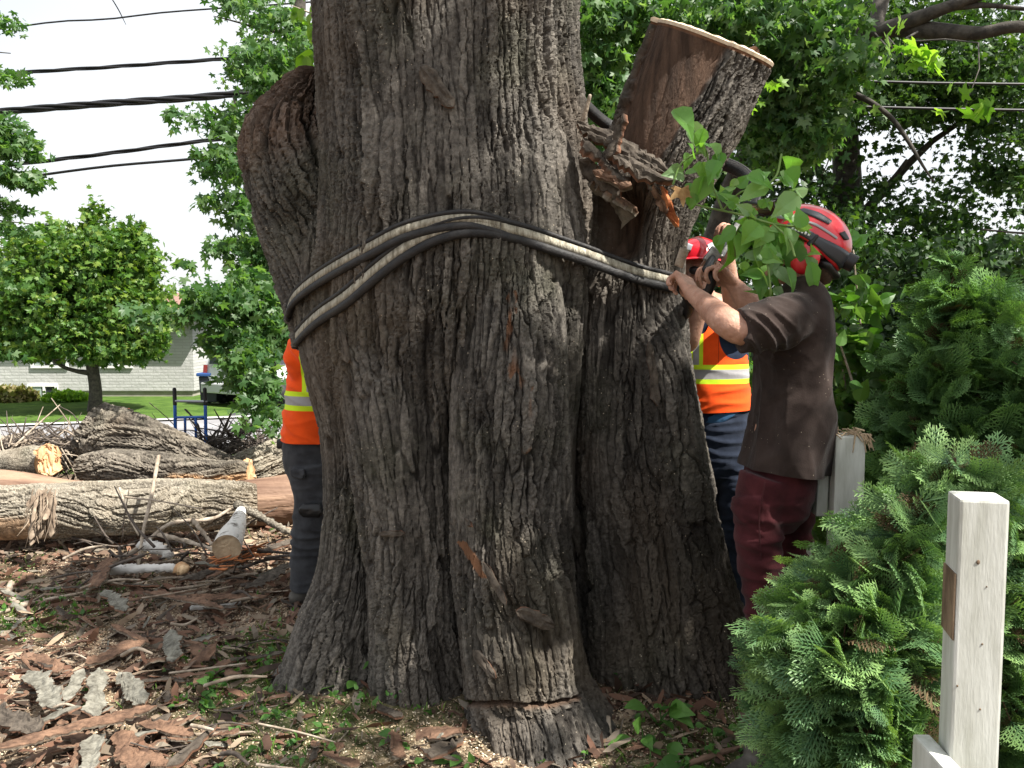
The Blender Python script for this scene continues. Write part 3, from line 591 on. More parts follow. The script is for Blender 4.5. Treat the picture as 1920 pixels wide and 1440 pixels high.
# ---------------------------------------------------------------- leaf geometry
def fan(outline, centre=(0, 0.45, 0)):
    V = np.array([list(centre)] + [list(o) for o in outline], float); n = len(outline); i = np.arange(n)
    return V, np.stack([np.zeros(n, int), 1 + i, 1 + (i + 1) % n], 1)
def maple_tpl():
    o = []
    for a, r in ((180, .12), (128, .48), (105, .66), (88, .40), (66, .70), (50, .95), (36, .55), (20, .52), (8, .80), (0, 1.08)):
        o.append((r * math.sin(R(a)), 0.3 + r * 0.8 * math.cos(R(a)), -0.10 * r * r))
    o2 = o + [(-x, y, z) for x, y, z in o[1:-1][::-1]]
    return fan(o2, (0, 0.30, 0.04))
def simple_maple():
    o = [(0, 0, 0), (.55, .15, -.05), (.35, .42, 0), (.6, .75, -.1), (.2, .65, 0), (0, 1.1, -.1)]
    return fan(o + [(-x, y, z) for x, y, z in o[1:-1][::-1]], (0, .35, .04))
def ovate():
    o = [(0, 0, 0), (.22, .10, .04), (.34, .30, .07), (.30, .55, .05), (.16, .82, -.02), (0, 1.08, -.12)]
    V = np.array(o[:1] + o[1:-1] + o[-1:] + [(-x, y, z) for x, y, z in o[1:-1][::-1]] + [(0, .3, 0), (0, .62, 0)], float)
    F = [[0, 1, 10], [1, 2, 10], [2, 11, 10], [2, 3, 11], [3, 4, 11], [4, 5, 11], [5, 6, 11], [6, 7, 11], [7, 8, 11], [8, 10, 11], [8, 9, 10], [9, 0, 10]]
    return V, np.array(F)
def diamond():
    return np.array([(0, 0, 0), (.38, .45, .05), (0, 1, -.08), (-.38, .45, .05)], float), np.array([[0, 1, 2], [0, 2, 3]])
TPL = dict(maple=maple_tpl(), smaple=simple_maple(), ovate=ovate(), diamond=diamond())
def unit(v): return v / (np.linalg.norm(v, axis=-1, keepdims=True) + 1e-9)
def leaves(pos, axis, nrm, size, tpl, r=rng):
    """one mesh block of leaves: axis = leaf length direction, nrm = face direction"""
    TV, TF = TPL[tpl] if isinstance(tpl, str) else tpl
    Y = unit(axis); X = unit(np.cross(Y, nrm)); Z = np.cross(X, Y); n = len(pos)
    curl = r.uniform(0.2, 1.8, (n, 1)) 
    V = pos[:, None] + size[:, None, None] * (TV[None, :, 0, None] * X[:, None] + TV[None, :, 1, None] * Y[:, None] + (TV[None, :, 2] * curl)[..., None] * Z[:, None])
    F = (TF[None] + (np.arange(n) * len(TV))[:, None, None]).reshape(-1, 3)
    return V.reshape(-1, 3), F
def sprays(centres, k, spread, size, tpl, r, droop=0.35, up=0.7, outc=None, jit=0.35, layer=0.35):
    """k leaves in a flattish hanging spray round each centre"""
    n = len(centres); d = unit(r.normal(size=(n, 3)) * [1, 1, 0.25] + (0 if outc is None else unit(centres - outc) * 1.2)); d[:, 2] -= droop; d = unit(d)
    c = np.repeat(centres, k, 0); dd = np.repeat(d, k, 0); m = n * k; t = r.uniform(-1, 1, (m, 1))
    off = dd * t * spread + r.normal(size=(m, 3)) * spread * 0.42 * [1, 1, layer]
    ax = unit(dd * 0.7 + r.normal(size=(m, 3)) * 0.6 + [0, 0, -droop]); nn = unit(r.normal(size=(m, 3)) * (1.15 - up) * 1.3 + [0, 0, up])
    return leaves(c + off, ax, nn, size * r.uniform(1 - jit, 1 + jit, m) * np.repeat(r.uniform(.75, 1.3, n), k), tpl, r)
def in_blobs(blobs, n, r, shell=0.35):
    """random points in ellipsoids px,py,d,rx_px,ry_px,rd_m[,weight]"""
    w_ = np.array([b[6] if len(b) > 6 else b[3] * b[4] for b in blobs], float); w_ /= w_.sum(); out = []
    for b, c in zip(blobs, r.multinomial(n, w_)):
        u = unit(r.normal(size=(c, 3))) * (r.uniform(shell, 1, (c, 1)) ** 0.6)
        p0 = P(b[0], b[1], b[2]); s = b[2] / F_PX; out.append(p0 + u * [b[3] * s, b[5], b[4] * s])
    return np.vstack(out)
def holes(Pt, hs):
    """drop points that fall in gaps of the crown"""
    px, py = proj(Pt); k = np.ones(len(Pt), bool)
    for x, y, rx, ry, pr in hs: k &= ~((((px - x) / rx) ** 2 + ((py - y) / ry) ** 2 < 1) & (rng.random(len(Pt)) < pr))
    return Pt[k]
LM_MAPLE = leafmat('maple_leaf', [(0.035, 0.090, 0.032), (0.065, 0.145, 0.05), (0.105, 0.205, 0.065), (0.16, 0.24, 0.13)], 0.5, 0.42)
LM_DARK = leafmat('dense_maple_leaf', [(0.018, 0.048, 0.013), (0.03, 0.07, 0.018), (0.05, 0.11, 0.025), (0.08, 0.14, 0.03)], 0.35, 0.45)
LM_LAWN = leafmat('lawn_maple_leaf', [(0.040, 0.095, 0.02), (0.06, 0.14, 0.028), (0.10, 0.19, 0.035), (0.17, 0.24, 0.04)], 0.35, 0.45)
LM_BRIGHT = leafmat('young_leaf', [(0.10, 0.22, 0.03), (0.16, 0.30, 0.04), (0.22, 0.36, 0.06)], 0.55, 0.45)
LM_SPROUT = leafmat('sprout_leaf', [(0.10, 0.24, 0.06), (0.14, 0.31, 0.07), (0.19, 0.38, 0.08), (0.24, 0.36, 0.20)], 0.45, 0.38)
LM_SHRUB = leafmat('shrub_leaf', [(0.055, 0.14, 0.025), (0.08, 0.19, 0.035), (0.12, 0.24, 0.05), (0.09, 0.15, 0.07)], 0.42, 0.4)
LM_WEED = leafmat('weed_leaf', [(0.04, 0.12, 0.025), (0.07, 0.17, 0.035), (0.11, 0.24, 0.05)], 0.35, 0.5)
def twigs(acc, starts, ends, r0, r1, n=5, sag=0.0, wob=0.08, r=random):
    for a, b_ in zip(starts, ends):
        a = np.array(a, float); b_ = np.array(b_, float); L_ = np.linalg.norm(b_ - a); pts = []
        for k in range(4):
            t = k / 3; p = a * (1 - t) + b_ * t + (np.array([r.uniform(-1, 1), r.uniform(-1, 1), r.uniform(-1, 1)]) * wob * L_ if 0 < k < 3 else 0); p[2] -= sag * L_ * 4 * t * (1 - t) * 0.5
            pts.append((*p, r0 * (1 - t) + r1 * t))
        acc.add(*limb(pts, n=n, nv=7, cap=False))
def crown(parent, name, mat, pts_, k, spread, size, tpl, seed, droop=.35, up=.7, parts=None, extra=None):
    r = np.random.default_rng(seed); a = Acc(); a.add(*sprays(pts_, k, spread, size, tpl, r, droop, up, outc=extra)); return a.mk(name, mat, parent, smooth=False)

# --- maple drooping behind the trunk on the left
r_ = np.random.default_rng(21)
t = thing('maple_tree', 'maple drooping its dark leafy branches beside the left of the big trunk', 'tree', (-2.2, 9.6, -.2))
bl = [(480, 20, 8.6, 60, 30, .7), (540, 90, 8.4, 50, 90, .6), (520, 180, 8.2, 70, 40, .5), (400, 218, 8, 70, 14, .3), (470, 240, 8, 60, 30, .4), (440, 300, 8, 70, 30, .4), (480, 330, 7.8, 50, 50, .4), (430, 385, 7.8, 50, 26, .4), (500, 450, 7.6, 45, 80, .5, 7000), (440, 465, 7.5, 50, 18, .4), (470, 545, 7.2, 50, 35, .4, 4500),
      (510, 600, 7.4, 40, 60, .5, 5000), (410, 560, 6.8, 75, 14, .25, 2600), (300, 590, 6.6, 60, 9, .2, 900), (440, 630, 7, 42, 32, .35, 3200), (470, 680, 6.9, 36, 50, .3, 3800), (490, 740, 6.8, 26, 40, .25, 1500), (495, 790, 6.6, 22, 18, .15, 450), (425, 716, 6.8, 26, 10, .2, 450), (490, 120, 8.4, 60, 40, .5), (355, 500, 7, 30, 10, .15, 120), (330, 215, 7.8, 24, 8, .15, 120)]
pts = in_blobs(bl, 960, r_)
crown(t, 'crown', LM_MAPLE, pts, 12, .13, .056, 'maple', 22, droop=.6, up=.55)
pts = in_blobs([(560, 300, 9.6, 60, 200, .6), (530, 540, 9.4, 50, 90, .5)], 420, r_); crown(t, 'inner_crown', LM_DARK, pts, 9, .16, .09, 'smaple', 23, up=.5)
a = Acc(); a.add(*limb([(-2.2, 9.6, -.4, .2), (-2.25, 9.5, 1.5, .16), (-2.3, 9.3, 3.5, .11), (-2.2, 9.2, 5.2, .05)], n=14)); a.mk('trunk', M_BRANCHBARK, t)
a = Acc(); twigs(a, [P(560, 420, 8.6), P(545, 180, 8.8), P(540, 560, 7.8), P(560, 520, 7.6), P(540, 60, 8.8), P(500, 600, 7.3), P(440, 180, 8.2)], [P(420, 540, 7.0), P(330, 215, 8.0), P(290, 592, 6.6), P(480, 720, 6.9), P(400, 30, 8.4), P(495, 800, 6.7), P(470, 330, 8.0)], .022, .004, wob=.06)
for V, (k0, k1) in zip(a.V, [a_ for a_ in zip(a.F[4], a.F[3])]): n0 = int(min(k0.min(), k1.min())); mk('branch', V, [k0 - n0, k1 - n0], M_BRANCHBARK, t)
# bright near leaves in the upper left corner of the trunk
t = thing('leafy_shoot', 'bright young leaves on a shoot at the upper left edge of the big trunk', 'shoot', P(600, 70, 3.9))
r_ = np.random.default_rng(31); c = in_blobs([(575, 25, 4.0, 34, 34, .12), (585, 115, 4.0, 18, 24, .1)], 22, r_); V, F = leaves(c, unit(r_.normal(size=(22, 3)) * .5 + [-.2, -.2, -.8]), unit(r_.normal(size=(22, 3)) * .4 + [0, -.9, .3]), r_.uniform(.05, .085, 22), 'ovate', r_); mk('foliage', V, F, LM_BRIGHT, t, smooth=False)
a = Acc(); twigs(a, [P(618, 75, 4.0), P(615, 30, 4.0)], [P(575, 130, 4.0), P(545, 10, 4.0)], .006, .002)
for V, (k0, k1) in zip(a.V, [a_ for a_ in zip(a.F[4], a.F[3])]): n0 = int(min(k0.min(), k1.min())); mk('stem', V, [k0 - n0, k1 - n0], M_STICK, t)
# --- branch ends of the tree beyond the left edge
t = thing('silver_maple', 'maple whose leafy branch tips reach in at the left edge over the road', 'tree', (-8.2, 8.8, -.1))
r_ = np.random.default_rng(41); bl = [(6, 45, 9, 16, 14, .3, 60), (14, 140, 9, 14, 8, .3, 60), (0, 240, 9, 30, 30, .4, 500), (25, 270, 9, 32, 28, .4, 500), (15, 330, 9, 50, 16, .4, 420), (0, 385, 9, 30, 22, .4, 200), (20, 430, 9, 30, 10, .3, 90), (0, 520, 8.8, 14, 40, .3, 60), (-150, 200, 9, 90, 240, .8, 3500), (6, 655, 8.8, 8, 20, .2, 20)]
crown(t, 'crown', LM_MAPLE, in_blobs(bl, 520, r_), 11, .11, .058, 'maple', 42, droop=.4)
a = Acc(); a.add(*limb([(-8.2, 8.8, -.4, .25), (-8.1, 8.8, 2.5, .2), (-7.9, 8.9, 5.5, .1)], n=14)); a.mk('trunk', M_BRANCHBARK, t)
a = Acc(); twigs(a, [P(-400, 260, 8.8), P(-400, 400, 8.8), P(-390, 120, 8.9)], [P(50, 290, 9), P(60, 420, 9), P(20, 100, 9)], .03, .005, wob=.05)
for V, (k0, k1) in zip(a.V, [a_ for a_ in zip(a.F[4], a.F[3])]): n0 = int(min(k0.min(), k1.min())); mk('branch', V, [k0 - n0, k1 - n0], M_BRANCHBARK, t)

# --- round maple on the lawn across the road
def tree_round():
    p0 = P(178, 780, 20.0); p0[2] = -.66; t = thing('lawn_tree', 'round crowned maple standing on the lawn across the road', 'tree', p0); s = 20 / F_PX; r = np.random.default_rng(51)
    bl = [(150, 560, 20, 150, 90, 1.7), (70, 590, 20, 90, 80, 1.2), (238, 592, 20, 70, 75, 1.2), (130, 490, 20, 110, 60, 1.3), (200, 480, 20, 85, 55, 1.2), (60, 500, 20, 65, 55, 1), (180, 430, 20, 16, 40, .3, 600), (245, 455, 20, 20, 40, .3, 700), (95, 450, 20, 24, 34, .3, 600), (275, 612, 20, 38, 50, .7),
          (160, 630, 20, 135, 42, 1.7), (60, 630, 20, 90, 42, 1.3), (225, 648, 20, 75, 28, 1.1), (178, 395, 20, 7, 24, .12, 100), (0, 580, 20, 70, 90, 1.2), (270, 500, 20, 30, 30, .5)]
    pts = in_blobs(bl, 4600, r, .35); pts = holes(pts, [(40, 690, 60, 16, .9)])
    crown(t, 'crown', LM_LAWN, pts, 9, .22, .115, 'smaple', 52, droop=.3, up=.45, extra=P(165, 640, 20))
    a = Acc(); a.add(*limb([(*p0, .17), (*P(179, 730, 20), .14), (*P(172, 680, 20), .13), (*P(165, 600, 20), .07), (*P(170, 500, 20), .03)], n=12)); a.add(*limb([(*P(172, 700, 20), .07), (*P(140, 695, 19.9), .05), (*P(112, 684, 19.8), .04), (*P(80, 650, 19.6), .03)], n=8))
    a.add(*limb([(*P(176, 690, 20), .06), (*P(205, 660, 20), .05), (*P(240, 620, 20), .03)], n=8)); a.mk('trunk', M_BRANCHBARK, t)
tree_round()

# --- right side: limbs and crowns
t = thing('maple_tree', 'maple with lobed light green leaves spreading behind the sawn leaning stump', 'tree', (2.4, 8.6, 0))
r_ = np.random.default_rng(61)
bl = [(1110, 60, 6.4, 60, 90, .4), (1120, 200, 6.6, 50, 90, .4), (1180, 30, 6.6, 90, 50, .5), (1290, 25, 6.8, 130, 45, .5), (1430, 60, 6.6, 120, 80, .6), (1500, 130, 6.6, 80, 60, .5), (1440, 200, 6.8, 60, 60, .4), (1550, 70, 6.4, 60, 50, .4), (1530, 200, 6.6, 60, 40, .4), (1450, 280, 7, 60, 40, .5), (1600, 110, 6.0, 40, 25, .3),
      (1510, 260, 6.6, 50, 40, .4)]
crown(t, 'crown', LM_MAPLE, in_blobs(bl, 900, r_), 11, .15, .060, 'maple', 62, droop=.55, up=.55)
pts = in_blobs([(1690, 105, 4.6, 42, 16, .1, 9), (1660, 60, 4.6, 30, 12, .1, 4), (1790, 195, 4.4, 60, 12, .1, 6), (1730, 130, 4.6, 30, 16, .1, 4), (1400, 160, 5, 60, 50, .2, 8)], 13, r_)
V, F = sprays(pts, 5, .06, .062, 'maple', np.random.default_rng(63), .3, .3); mk('foliage', V, F, LM_BRIGHT, t, smooth=False)
a = Acc(); twigs(a, [P(1640, 62, 6.2), P(1720, 60, 6.0), P(1330, 120, 6)], [P(1700, 112, 4.6), P(1810, 200, 4.4), P(1420, 165, 5)], .008, .002)
for pp in ([(1560, 60, 6.9, 46), (1640, 62, 6.6, 34), (1700, 42, 6.4, 30), (1780, 12, 6.2, 22), (1900, -30, 6, 18)], [(1680, 52, 6.5, 32), (1760, 58, 6.3, 30), (1840, 62, 6.1, 24), (1900, 50, 6, 22), (2000, 60, 5.9, 22)], [(1560, 60, 6.9, 30), (1500, 10, 7, 26), (1440, -60, 7, 24)], [(1640, 55, 6.8, 26), (1650, 10, 6.9, 28), (1670, -60, 7, 28)],
           [(1790, 12, 6.2, 16), (1850, 10, 6.1, 10), (1930, 18, 6, 7)], [(1560, 60, 6.9, 34), (1480, 160, 7.2, 34), (1380, 330, 7.6, 38), (1300, 600, 8.0, 44), (1270, 900, 8.3, 50)],
           [(1590, 172, 6.9, 12), (1630, 190, 6.8, 11), (1670, 220, 6.7, 9), (1700, 260, 6.6, 8), (1730, 310, 6.5, 5), (1750, 340, 6.5, 3)], [(1840, 430, 6.8, 3), (1900, 436, 6.8, 4), (1960, 440, 6.8, 5)], [(1300, 90, 7.6, 8), (1350, 60, 7.4, 8), (1420, 70, 7.2, 10), (1560, 60, 6.9, 14)]):
    a.add(*limb([(*P(x, y, d), w_ * d / F_PX / 2) for x, y, d, w_ in pp], n=10, nv=16))
twigs(a, [P(1500, 60, 6.8), P(1560, 80, 6.8), P(1420, 120, 6.9), P(1600, 190, 6.8)], [P(1440, 320, 6.9), P(1560, 240, 6.6), P(1240, 40, 6.8), P(1540, 330, 6.8)], .014, .003)
a.mk('trunk', M_BRANCHBARK, t)
t = thing('shade_tree', 'dense dark leaved tree filling the view above the cedars on the right', 'tree', (5.0, 12.5, -.3))
bl = [(1300, 200, 12, 180, 180, 1.2), (1480, 330, 12, 100, 170, 1.0), (1700, 190, 11.5, 200, 90, 1.0), (1850, 150, 11, 140, 90, 1.0), (1880, 260, 11, 90, 60, .8), (1560, 480, 11, 120, 110, 1.), (1700, 520, 11, 160, 80, 1.), (1850, 480, 11, 130, 110, 1), (1900, 350, 11, 60, 60, .7), (1440, 480, 11.5, 120, 100, 1), (1600, 60, 12, 380, 120, 1.2),
      (1750, 400, 11.5, 150, 90, 1.0, 9000), (1640, 330, 11.5, 60, 110, .8, 6000), (1350, 420, 12, 120, 110, 1), (1170, 180, 12, 110, 180, .9), (1800, 310, 11, 120, 60, .8, 2500)]
r_ = np.random.default_rng(71); pts = in_blobs(bl, 3300, r_, .1); pts = holes(pts, [(1640, 255, 45, 30, .72), (1600, 300, 45, 60, .62), (1680, 300, 60, 40, .5), (1760, 250, 50, 30, .7), (1800, 300, 60, 40, .6), (1870, 280, 40, 30, .6), (1845, 400, 55, 60, .72), (1620, 400, 70, 40, .5), (1740, 340, 50, 40, .6), (1690, 310, 40, 26, .7), (1890, 420, 40, 60, .6), (1500, 300, 40, 30, .5), (1450, 250, 20, 40, .5), (1660, 130, 30, 12, .5)])
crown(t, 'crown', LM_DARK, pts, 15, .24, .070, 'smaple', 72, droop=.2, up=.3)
a = Acc(); a.add(*limb([(5, 12.5, -.5, .3), (4.9, 12.4, 2, .24), (4.6, 12.2, 5, .15)], n=14)); twigs(a, [(4.8, 12.3, 2.8)] * 4, [P(1500, 330, 12), P(1850, 200, 11), P(1300, 60, 12), P(1700, 300, 11.5)], .09, .02, n=8); a.mk('trunk', M_BRANCHBARK, t)
t = thing('thicket', 'dark leafy thicket behind the shirted worker and the fence', 'thicket', (3.3, 8.5, -.2), None)
bl = [(1620, 640, 7.6, 160, 130, .7), (1480, 640, 8, 120, 130, .7), (1380, 760, 7.5, 60, 160, .6), (1500, 850, 6, 120, 120, .5), (1700, 760, 7, 120, 130, .6), (1860, 640, 7.6, 120, 130, .7), (1900, 820, 6.5, 100, 120, .6), (1330, 560, 9, 60, 170, .6), (1620, 950, 5, 120, 100, .5), (1760, 500, 9, 220, 60, .6)]
r_ = np.random.default_rng(81); crown(t, 'foliage', leafmat('thicket_leaf', [(.012, .035, .010), (.02, .05, .014), (.04, .085, .02)], .25, .5), in_blobs(bl, 2600, r_, .1), 9, .14, .075, 'ovate', 82, up=.4)  # leaf greens darkened to paint in the shade over the thicket
a = Acc(); twigs(a, [(2.6 + k * .35, 7.6, 0) for k in range(6)], [P(1400 + k * 95, 560 + 30 * (k % 2), 7.8) for k in range(6)], .03, .008); a.mk('stem', M_BRANCHBARK, t)
for k, (x, y, d, rx, ry, lab) in enumerate([(1380, 1000, 5.2, 110, 140, 'low leafy growth seen between the two workers on the right'), (1560, 760, 4.6, 70, 110, 'pale leafy shrub behind the broken post beside the shirted worker')]):
    pass
# unseen overhead crown, leaf clusters set along sun rays to shade trunk and hedge (its trunk stands to the right, out of view)
t = thing('silver_maple', 'tall unseen maple, its crown shaped to shade the trunk and cedars from the right', 'tree', (5.6, 1.2, 0))
r_ = np.random.default_rng(91); sv = np.array(SUN); pts = []
def shade(target, tdist, rad, n):
    c = np.array(target) + sv * tdist; pts.append(c + unit(r_.normal(size=(n, 3))) * (r_.random((n, 1)) ** .4) * rad)
for x, z, cov in ((-.68, .3, 1.7), (-.68, 1.0, 1.4), (-.66, 1.7, 1.0), (-.75, 2.3, .6), (-.36, .3, 1.8), (-.38, 1.0, 1.6), (-.38, 1.7, 1.2), (-.42, 2.4, 1.0), (.52, .25, 2.2), (.52, .8, 2.2), (.45, 1.3, .9), (.85, .3, 2.0), (.78, .8, 1.2)):
    shade((x, 3.15, z), 6.2 - z * .6, (.28, .34, .28), int(7 * cov))
shade((1.3, 2.0, 0), 5.8, (.5, .4, .4), 6); shade((1.7, 3.2, .6), 5.8, (.6, .8, .6), 18); shade((.3, 2.6, 0), 6.1, (.7, .3, .4), 10); shade((-.5, 2.6, 0), 6.1, (.5, .3, .4), 8); shade((2.5, 5, 1), 6.4, (1.4, 1.2, .8), 150); shade((2.6, 6.8, 2.5), 5.4, (1.6, 1.4, .8), 140); shade((3.4, 8, 1), 6.4, (1.8, 1.4, .8), 160)
V, F = sprays(np.vstack(pts), 7, .16, .10, 'maple', np.random.default_rng(92), .2, .6); mk('crown', V, F, LM_MAPLE, t, smooth=False)
a = Acc(); a.add(*limb([(5.6, 1.2, -.1, .3), (5.5, 1.1, 2.5, .24), (5.0, 1.0, 5, .16), (4.2, 1.0, 7, .08)], n=16)); twigs(a, [(5.3, 1.1, 4)] * 5, [(2.2, 1.4, 5), (2.6, 2.2, 6), (3.4, 3.4, 6), (3.2, .6, 5.4), (5, 4, 7)], .08, .02, n=8); a.mk('trunk', M_BRANCHBARK, t)

# ---------------------------------------------------------------- house, car, bin, shrubs, wires
def housemat():
    m, n, l, b = newmat('painted_stone_cladding'); tc_ = n.new('ShaderNodeTexCoord')
    br = n.new('ShaderNodeTexBrick'); br.inputs['Scale'].default_value = 1; br.inputs['Brick Width'].default_value = .42; br.inputs['Row Height'].default_value = .085; br.inputs['Mortar Size'].default_value = .008; br.inputs['Mortar Smooth'].default_value = .5
    br.inputs['Color1'].default_value = (.40, .40, .39, 1); br.inputs['Color2'].default_value = (.46, .46, .45, 1); br.inputs['Mortar'].default_value = (.34, .34, .33, 1)
    mp = n.new('ShaderNodeMapping'); mp.inputs['Rotation'].default_value = (R(90), 0, 0); l.new(tc_.outputs['Object'], mp.inputs[0]); l.new(mp.outputs[0], br.inputs['Vector']); l.new(br.outputs['Color'], b.inputs['Base Color']); b.inputs['Roughness'].default_value = .85
    t = n.new('ShaderNodeTexNoise'); t.inputs['Scale'].default_value = 9; t.inputs['Detail'].default_value = 5; l.new(tc_.outputs['Object'], t.inputs['Vector'])
    ad = n.new('ShaderNodeMath'); ad.operation = 'MULTIPLY_ADD'; ad.inputs[1].default_value = 1.2; l.new(t.outputs['Fac'], ad.inputs[0]); l.new(br.outputs['Fac'], ad.inputs[2]); ad2 = n.new('ShaderNodeMath'); ad2.operation = 'SUBTRACT'; l.new(t.outputs['Fac'], ad2.inputs[0]); l.new(br.outputs['Fac'], ad2.inputs[1])
    bp = n.new('ShaderNodeBump'); bp.inputs['Strength'].default_value = .5; bp.inputs['Distance'].default_value = .03; l.new(ad2.outputs[0], bp.inputs['Height']); l.new(bp.outputs[0], b.inputs['Normal'])
    return m
M_WALL = housemat(); M_WHITE = plain('white_paint', (.78, .78, .76), .5, c2=(.70, .70, .68), scale=5); M_FOUND = plain('concrete_foundation', (.26, .24, .2), .9, c2=(.36, .34, .29), scale=3, bump=.3)
M_ROOF = plain('red_shingle', (.20, .11, .09), .9, c2=(.28, .16, .13), scale=14, bump=.5, bscale=40); M_GLASS = plain('dark_window_glass', (.03, .035, .04), .08, spec=.8)
Hd = 24.0; hx1 = P(363, 700, Hd)[0]; hz = lambda py: P(0, py, Hd)[2]
h = thing('brick_house', 'low house clad in pale grey stone behind the lawn tree', 'house', ((hx1 - 15) / 1, Hd, -.66))
V, F = box(-24, hx1, Hd, Hd + 9, hz(733), hz(588)); mk('wall', V, F, M_WALL, h, smooth=False)
V, F = box(-23.9, hx1 - .06, Hd + .05, Hd + 8.9, -.75, hz(733) - .002); mk('foundation', V, F, M_FOUND, h, smooth=False)
V = np.array([(-24.6, Hd - .5, hz(590)), (hx1 + .45, Hd - .5, hz(590)), (hx1 + .45, Hd + 9.5, hz(590)), (-24.6, Hd + 9.5, hz(590)), (-24.6, Hd + 4.5, hz(590) + .75), (hx1 - 1.2, Hd + 4.5, hz(590) + .75)]); V = np.vstack([V, V[:4] - [0, 0, .16]])
mk('roof', V, [np.array([[0, 1, 5, 4], [2, 3, 4, 5], [6, 7, 1, 0], [7, 8, 2, 1], [8, 9, 3, 2], [9, 6, 0, 3]]), np.array([[1, 2, 5], [3, 0, 4]])], M_ROOF, h, smooth=False)
def window(x0, x1, y0, y1, split=.55):
    a0 = P(x0, 700, Hd)[0]; a1 = P(x1, 700, Hd)[0]; z0, z1 = hz(y1), hz(y0); a = Acc(); w_ = .07
    for b_ in ((a0, a1, z1 - w_, z1), (a0, a1, z0, z0 + w_), (a0, a0 + w_, z0 + w_ + .001, z1 - w_ - .001), (a1 - w_, a1, z0 + w_ + .001, z1 - w_ - .001), (a0 + (a1 - a0) * split - .03, a0 + (a1 - a0) * split + .03, z0 + w_ + .001, z1 - w_ - .001)): a.add(*box(b_[0], b_[1], Hd - .06, Hd + .02, b_[2], b_[3]))
    f = a.mk('window', M_WHITE, h, smooth=False); V, F = box(a0 + .03, a1 - .03, Hd - .02, Hd - .004, z0 + .03, z1 - .03); mk('pane', V, F, M_GLASS, f, smooth=False)
    V, F = box(a0 + .1, a0 + .38, Hd - .035, Hd - .022, z0 + .08, z1 - .08); mk('curtain', V, F, plain('pale_curtain', (.32, .38, .36), .9), f, smooth=False)
window(52, 108, 720, 752); window(-40, 6, 722, 745); window(60, 130, 640, 690); window(190, 250, 640, 690)
# neighbour's white wing behind the driveway
n_ = thing('garage', 'white sided garage wing glimpsed behind the dark bin and drooping leaves', 'garage', (-7.6, 27, -.66))
V, F = box(hx1 + .02, -6.6, 26.5, 32, -.75, 2.3); mk('wall', V, F, plain('white_siding', (.66, .69, .73), .6, c2=(.56, .60, .64), scale=2, stretch=(.2, 1, 6)), n_, smooth=False)
V, F = box(hx1 + .02, -6.4, 26.3, 32.2, 2.303, 2.5); mk('roof', V, F, M_WHITE, n_, smooth=False)
V, F = bbox(-7.75, -6.9, 26.44, 26.497, -.7, 1.35); mk('door', V, F, M_WHITE, n_, smooth=False)
# trees far beyond
for k, (x, y, d, rx, ry, rd, lab, cat) in enumerate([(420, 640, 33, 90, 70, 2, 'distant trees beyond the white garage', 'tree'), (700, 560, 40, 160, 90, 3, 'distant row of trees hidden mostly by the big trunk', 'tree'), (1250, 620, 30, 160, 60, 3, 'distant trees between the trunk and the workers on the right', 'tree'), (1880, 560, 26, 160, 90, 2, 'distant yellowish tree beyond the cedars at the right edge', 'tree')]):
    p0 = P(x, y, d); t = thing('background_tree', lab, cat, (p0[0], d, -.7)); r_ = np.random.default_rng(100 + k)
    crown(t, 'crown', LM_LAWN, in_blobs([(x, y, d, rx, ry, rd), (x + rx * .6, y + 10, d, rx * .6, ry * .8, rd), (x - rx * .6, y + 14, d, rx * .6, ry * .7, rd)], 900, r_), 7, .4, .3, 'diamond', 101 + k)
    V, F = limb([(p0[0], d, -.8, .25), (p0[0], d, p0[2], .14)], n=10); mk('trunk', V, F, M_BRANCHBARK, t)
def bush(name, lab, x, y, d, rx, ry, rd, n, mat, size, tpl='diamond', up=.3, cat='shrub', spread=.09, k=7, stems=5):
    p0 = P(x, y, d); zb = float(gz(p0[0], d)); t = thing(name, lab, cat, (p0[0], d, zb)); r = np.random.default_rng(int(x + y)); crown(t, 'foliage', mat, in_blobs([(x, y, d, rx, ry, rd)], n, r, .3), k, spread, size, tpl, int(x) + 1, droop=-.3, up=up)
    a = Acc(); twigs(a, [(p0[0] + random.uniform(-.05, .05), d, zb - .03)] * stems, [tuple(p0 + np.array([random.uniform(-.7, .7) * rx * d / F_PX, random.uniform(-.5, .5) * rd, 0])) for _ in range(stems)], .012, .004); a.mk('stem', M_BRANCHBARK, t); return t
bush('clipped_shrub', 'low rounded green shrub below the basement window', 123, 747, 22.6, 38, 10, .4, 500, LM_BRIGHT, .10)
bush('grassy_shrub', 'loose yellowish shrub against the house at the left edge', 22, 748, 22.6, 42, 20, .5, 500, leafmat('yellow_shrub_leaf', [(.12, .14, .03), (.2, .2, .06), (.25, .2, .10)], .3), .13)
# wires
M_WIRE = plain('cable_rubber', (.012, .012, .014), .5)
def wire(lab, pts, wpx, d=10.0, twist=0):
    c = [P(x, y, d) for x, y in pts]; a = Acc(); wr = wpx * d / F_PX / 2
    if not twist: a.add(*limb([(*p, wr) for p in c], n=8, nv=40))
    else:
        Q, t_ = cat_rom(np.array([list(p) for p in c]), 200)
        for k in range(twist):
            ph = t_ * 4 + k * 2 * math.pi / twist; Q2 = Q + np.stack([0 * ph, np.cos(ph) * wr * .6, np.sin(ph) * wr * .6], 1); a.add(*limb([(*q, wr * .5) for q in Q2[::3]], n=6, nv=140))
    tag(a.mk('overhead_cable', M_WIRE), lab, 'cable', 'overhead cables across the white sky')
wire('thin slightly wavy overhead cable, topmost on the left', [(-700, 70), (-200, 62), (30, 50), (110, 40), (200, 36), (300, 24), (420, 15), (540, 7), (1000, -30)], 3.2)
wire('second overhead cable from the top on the left', [(-700, 190), (-200, 160), (30, 137), (200, 126), (400, 112), (600, 100), (1000, 70)], 7, twist=3)
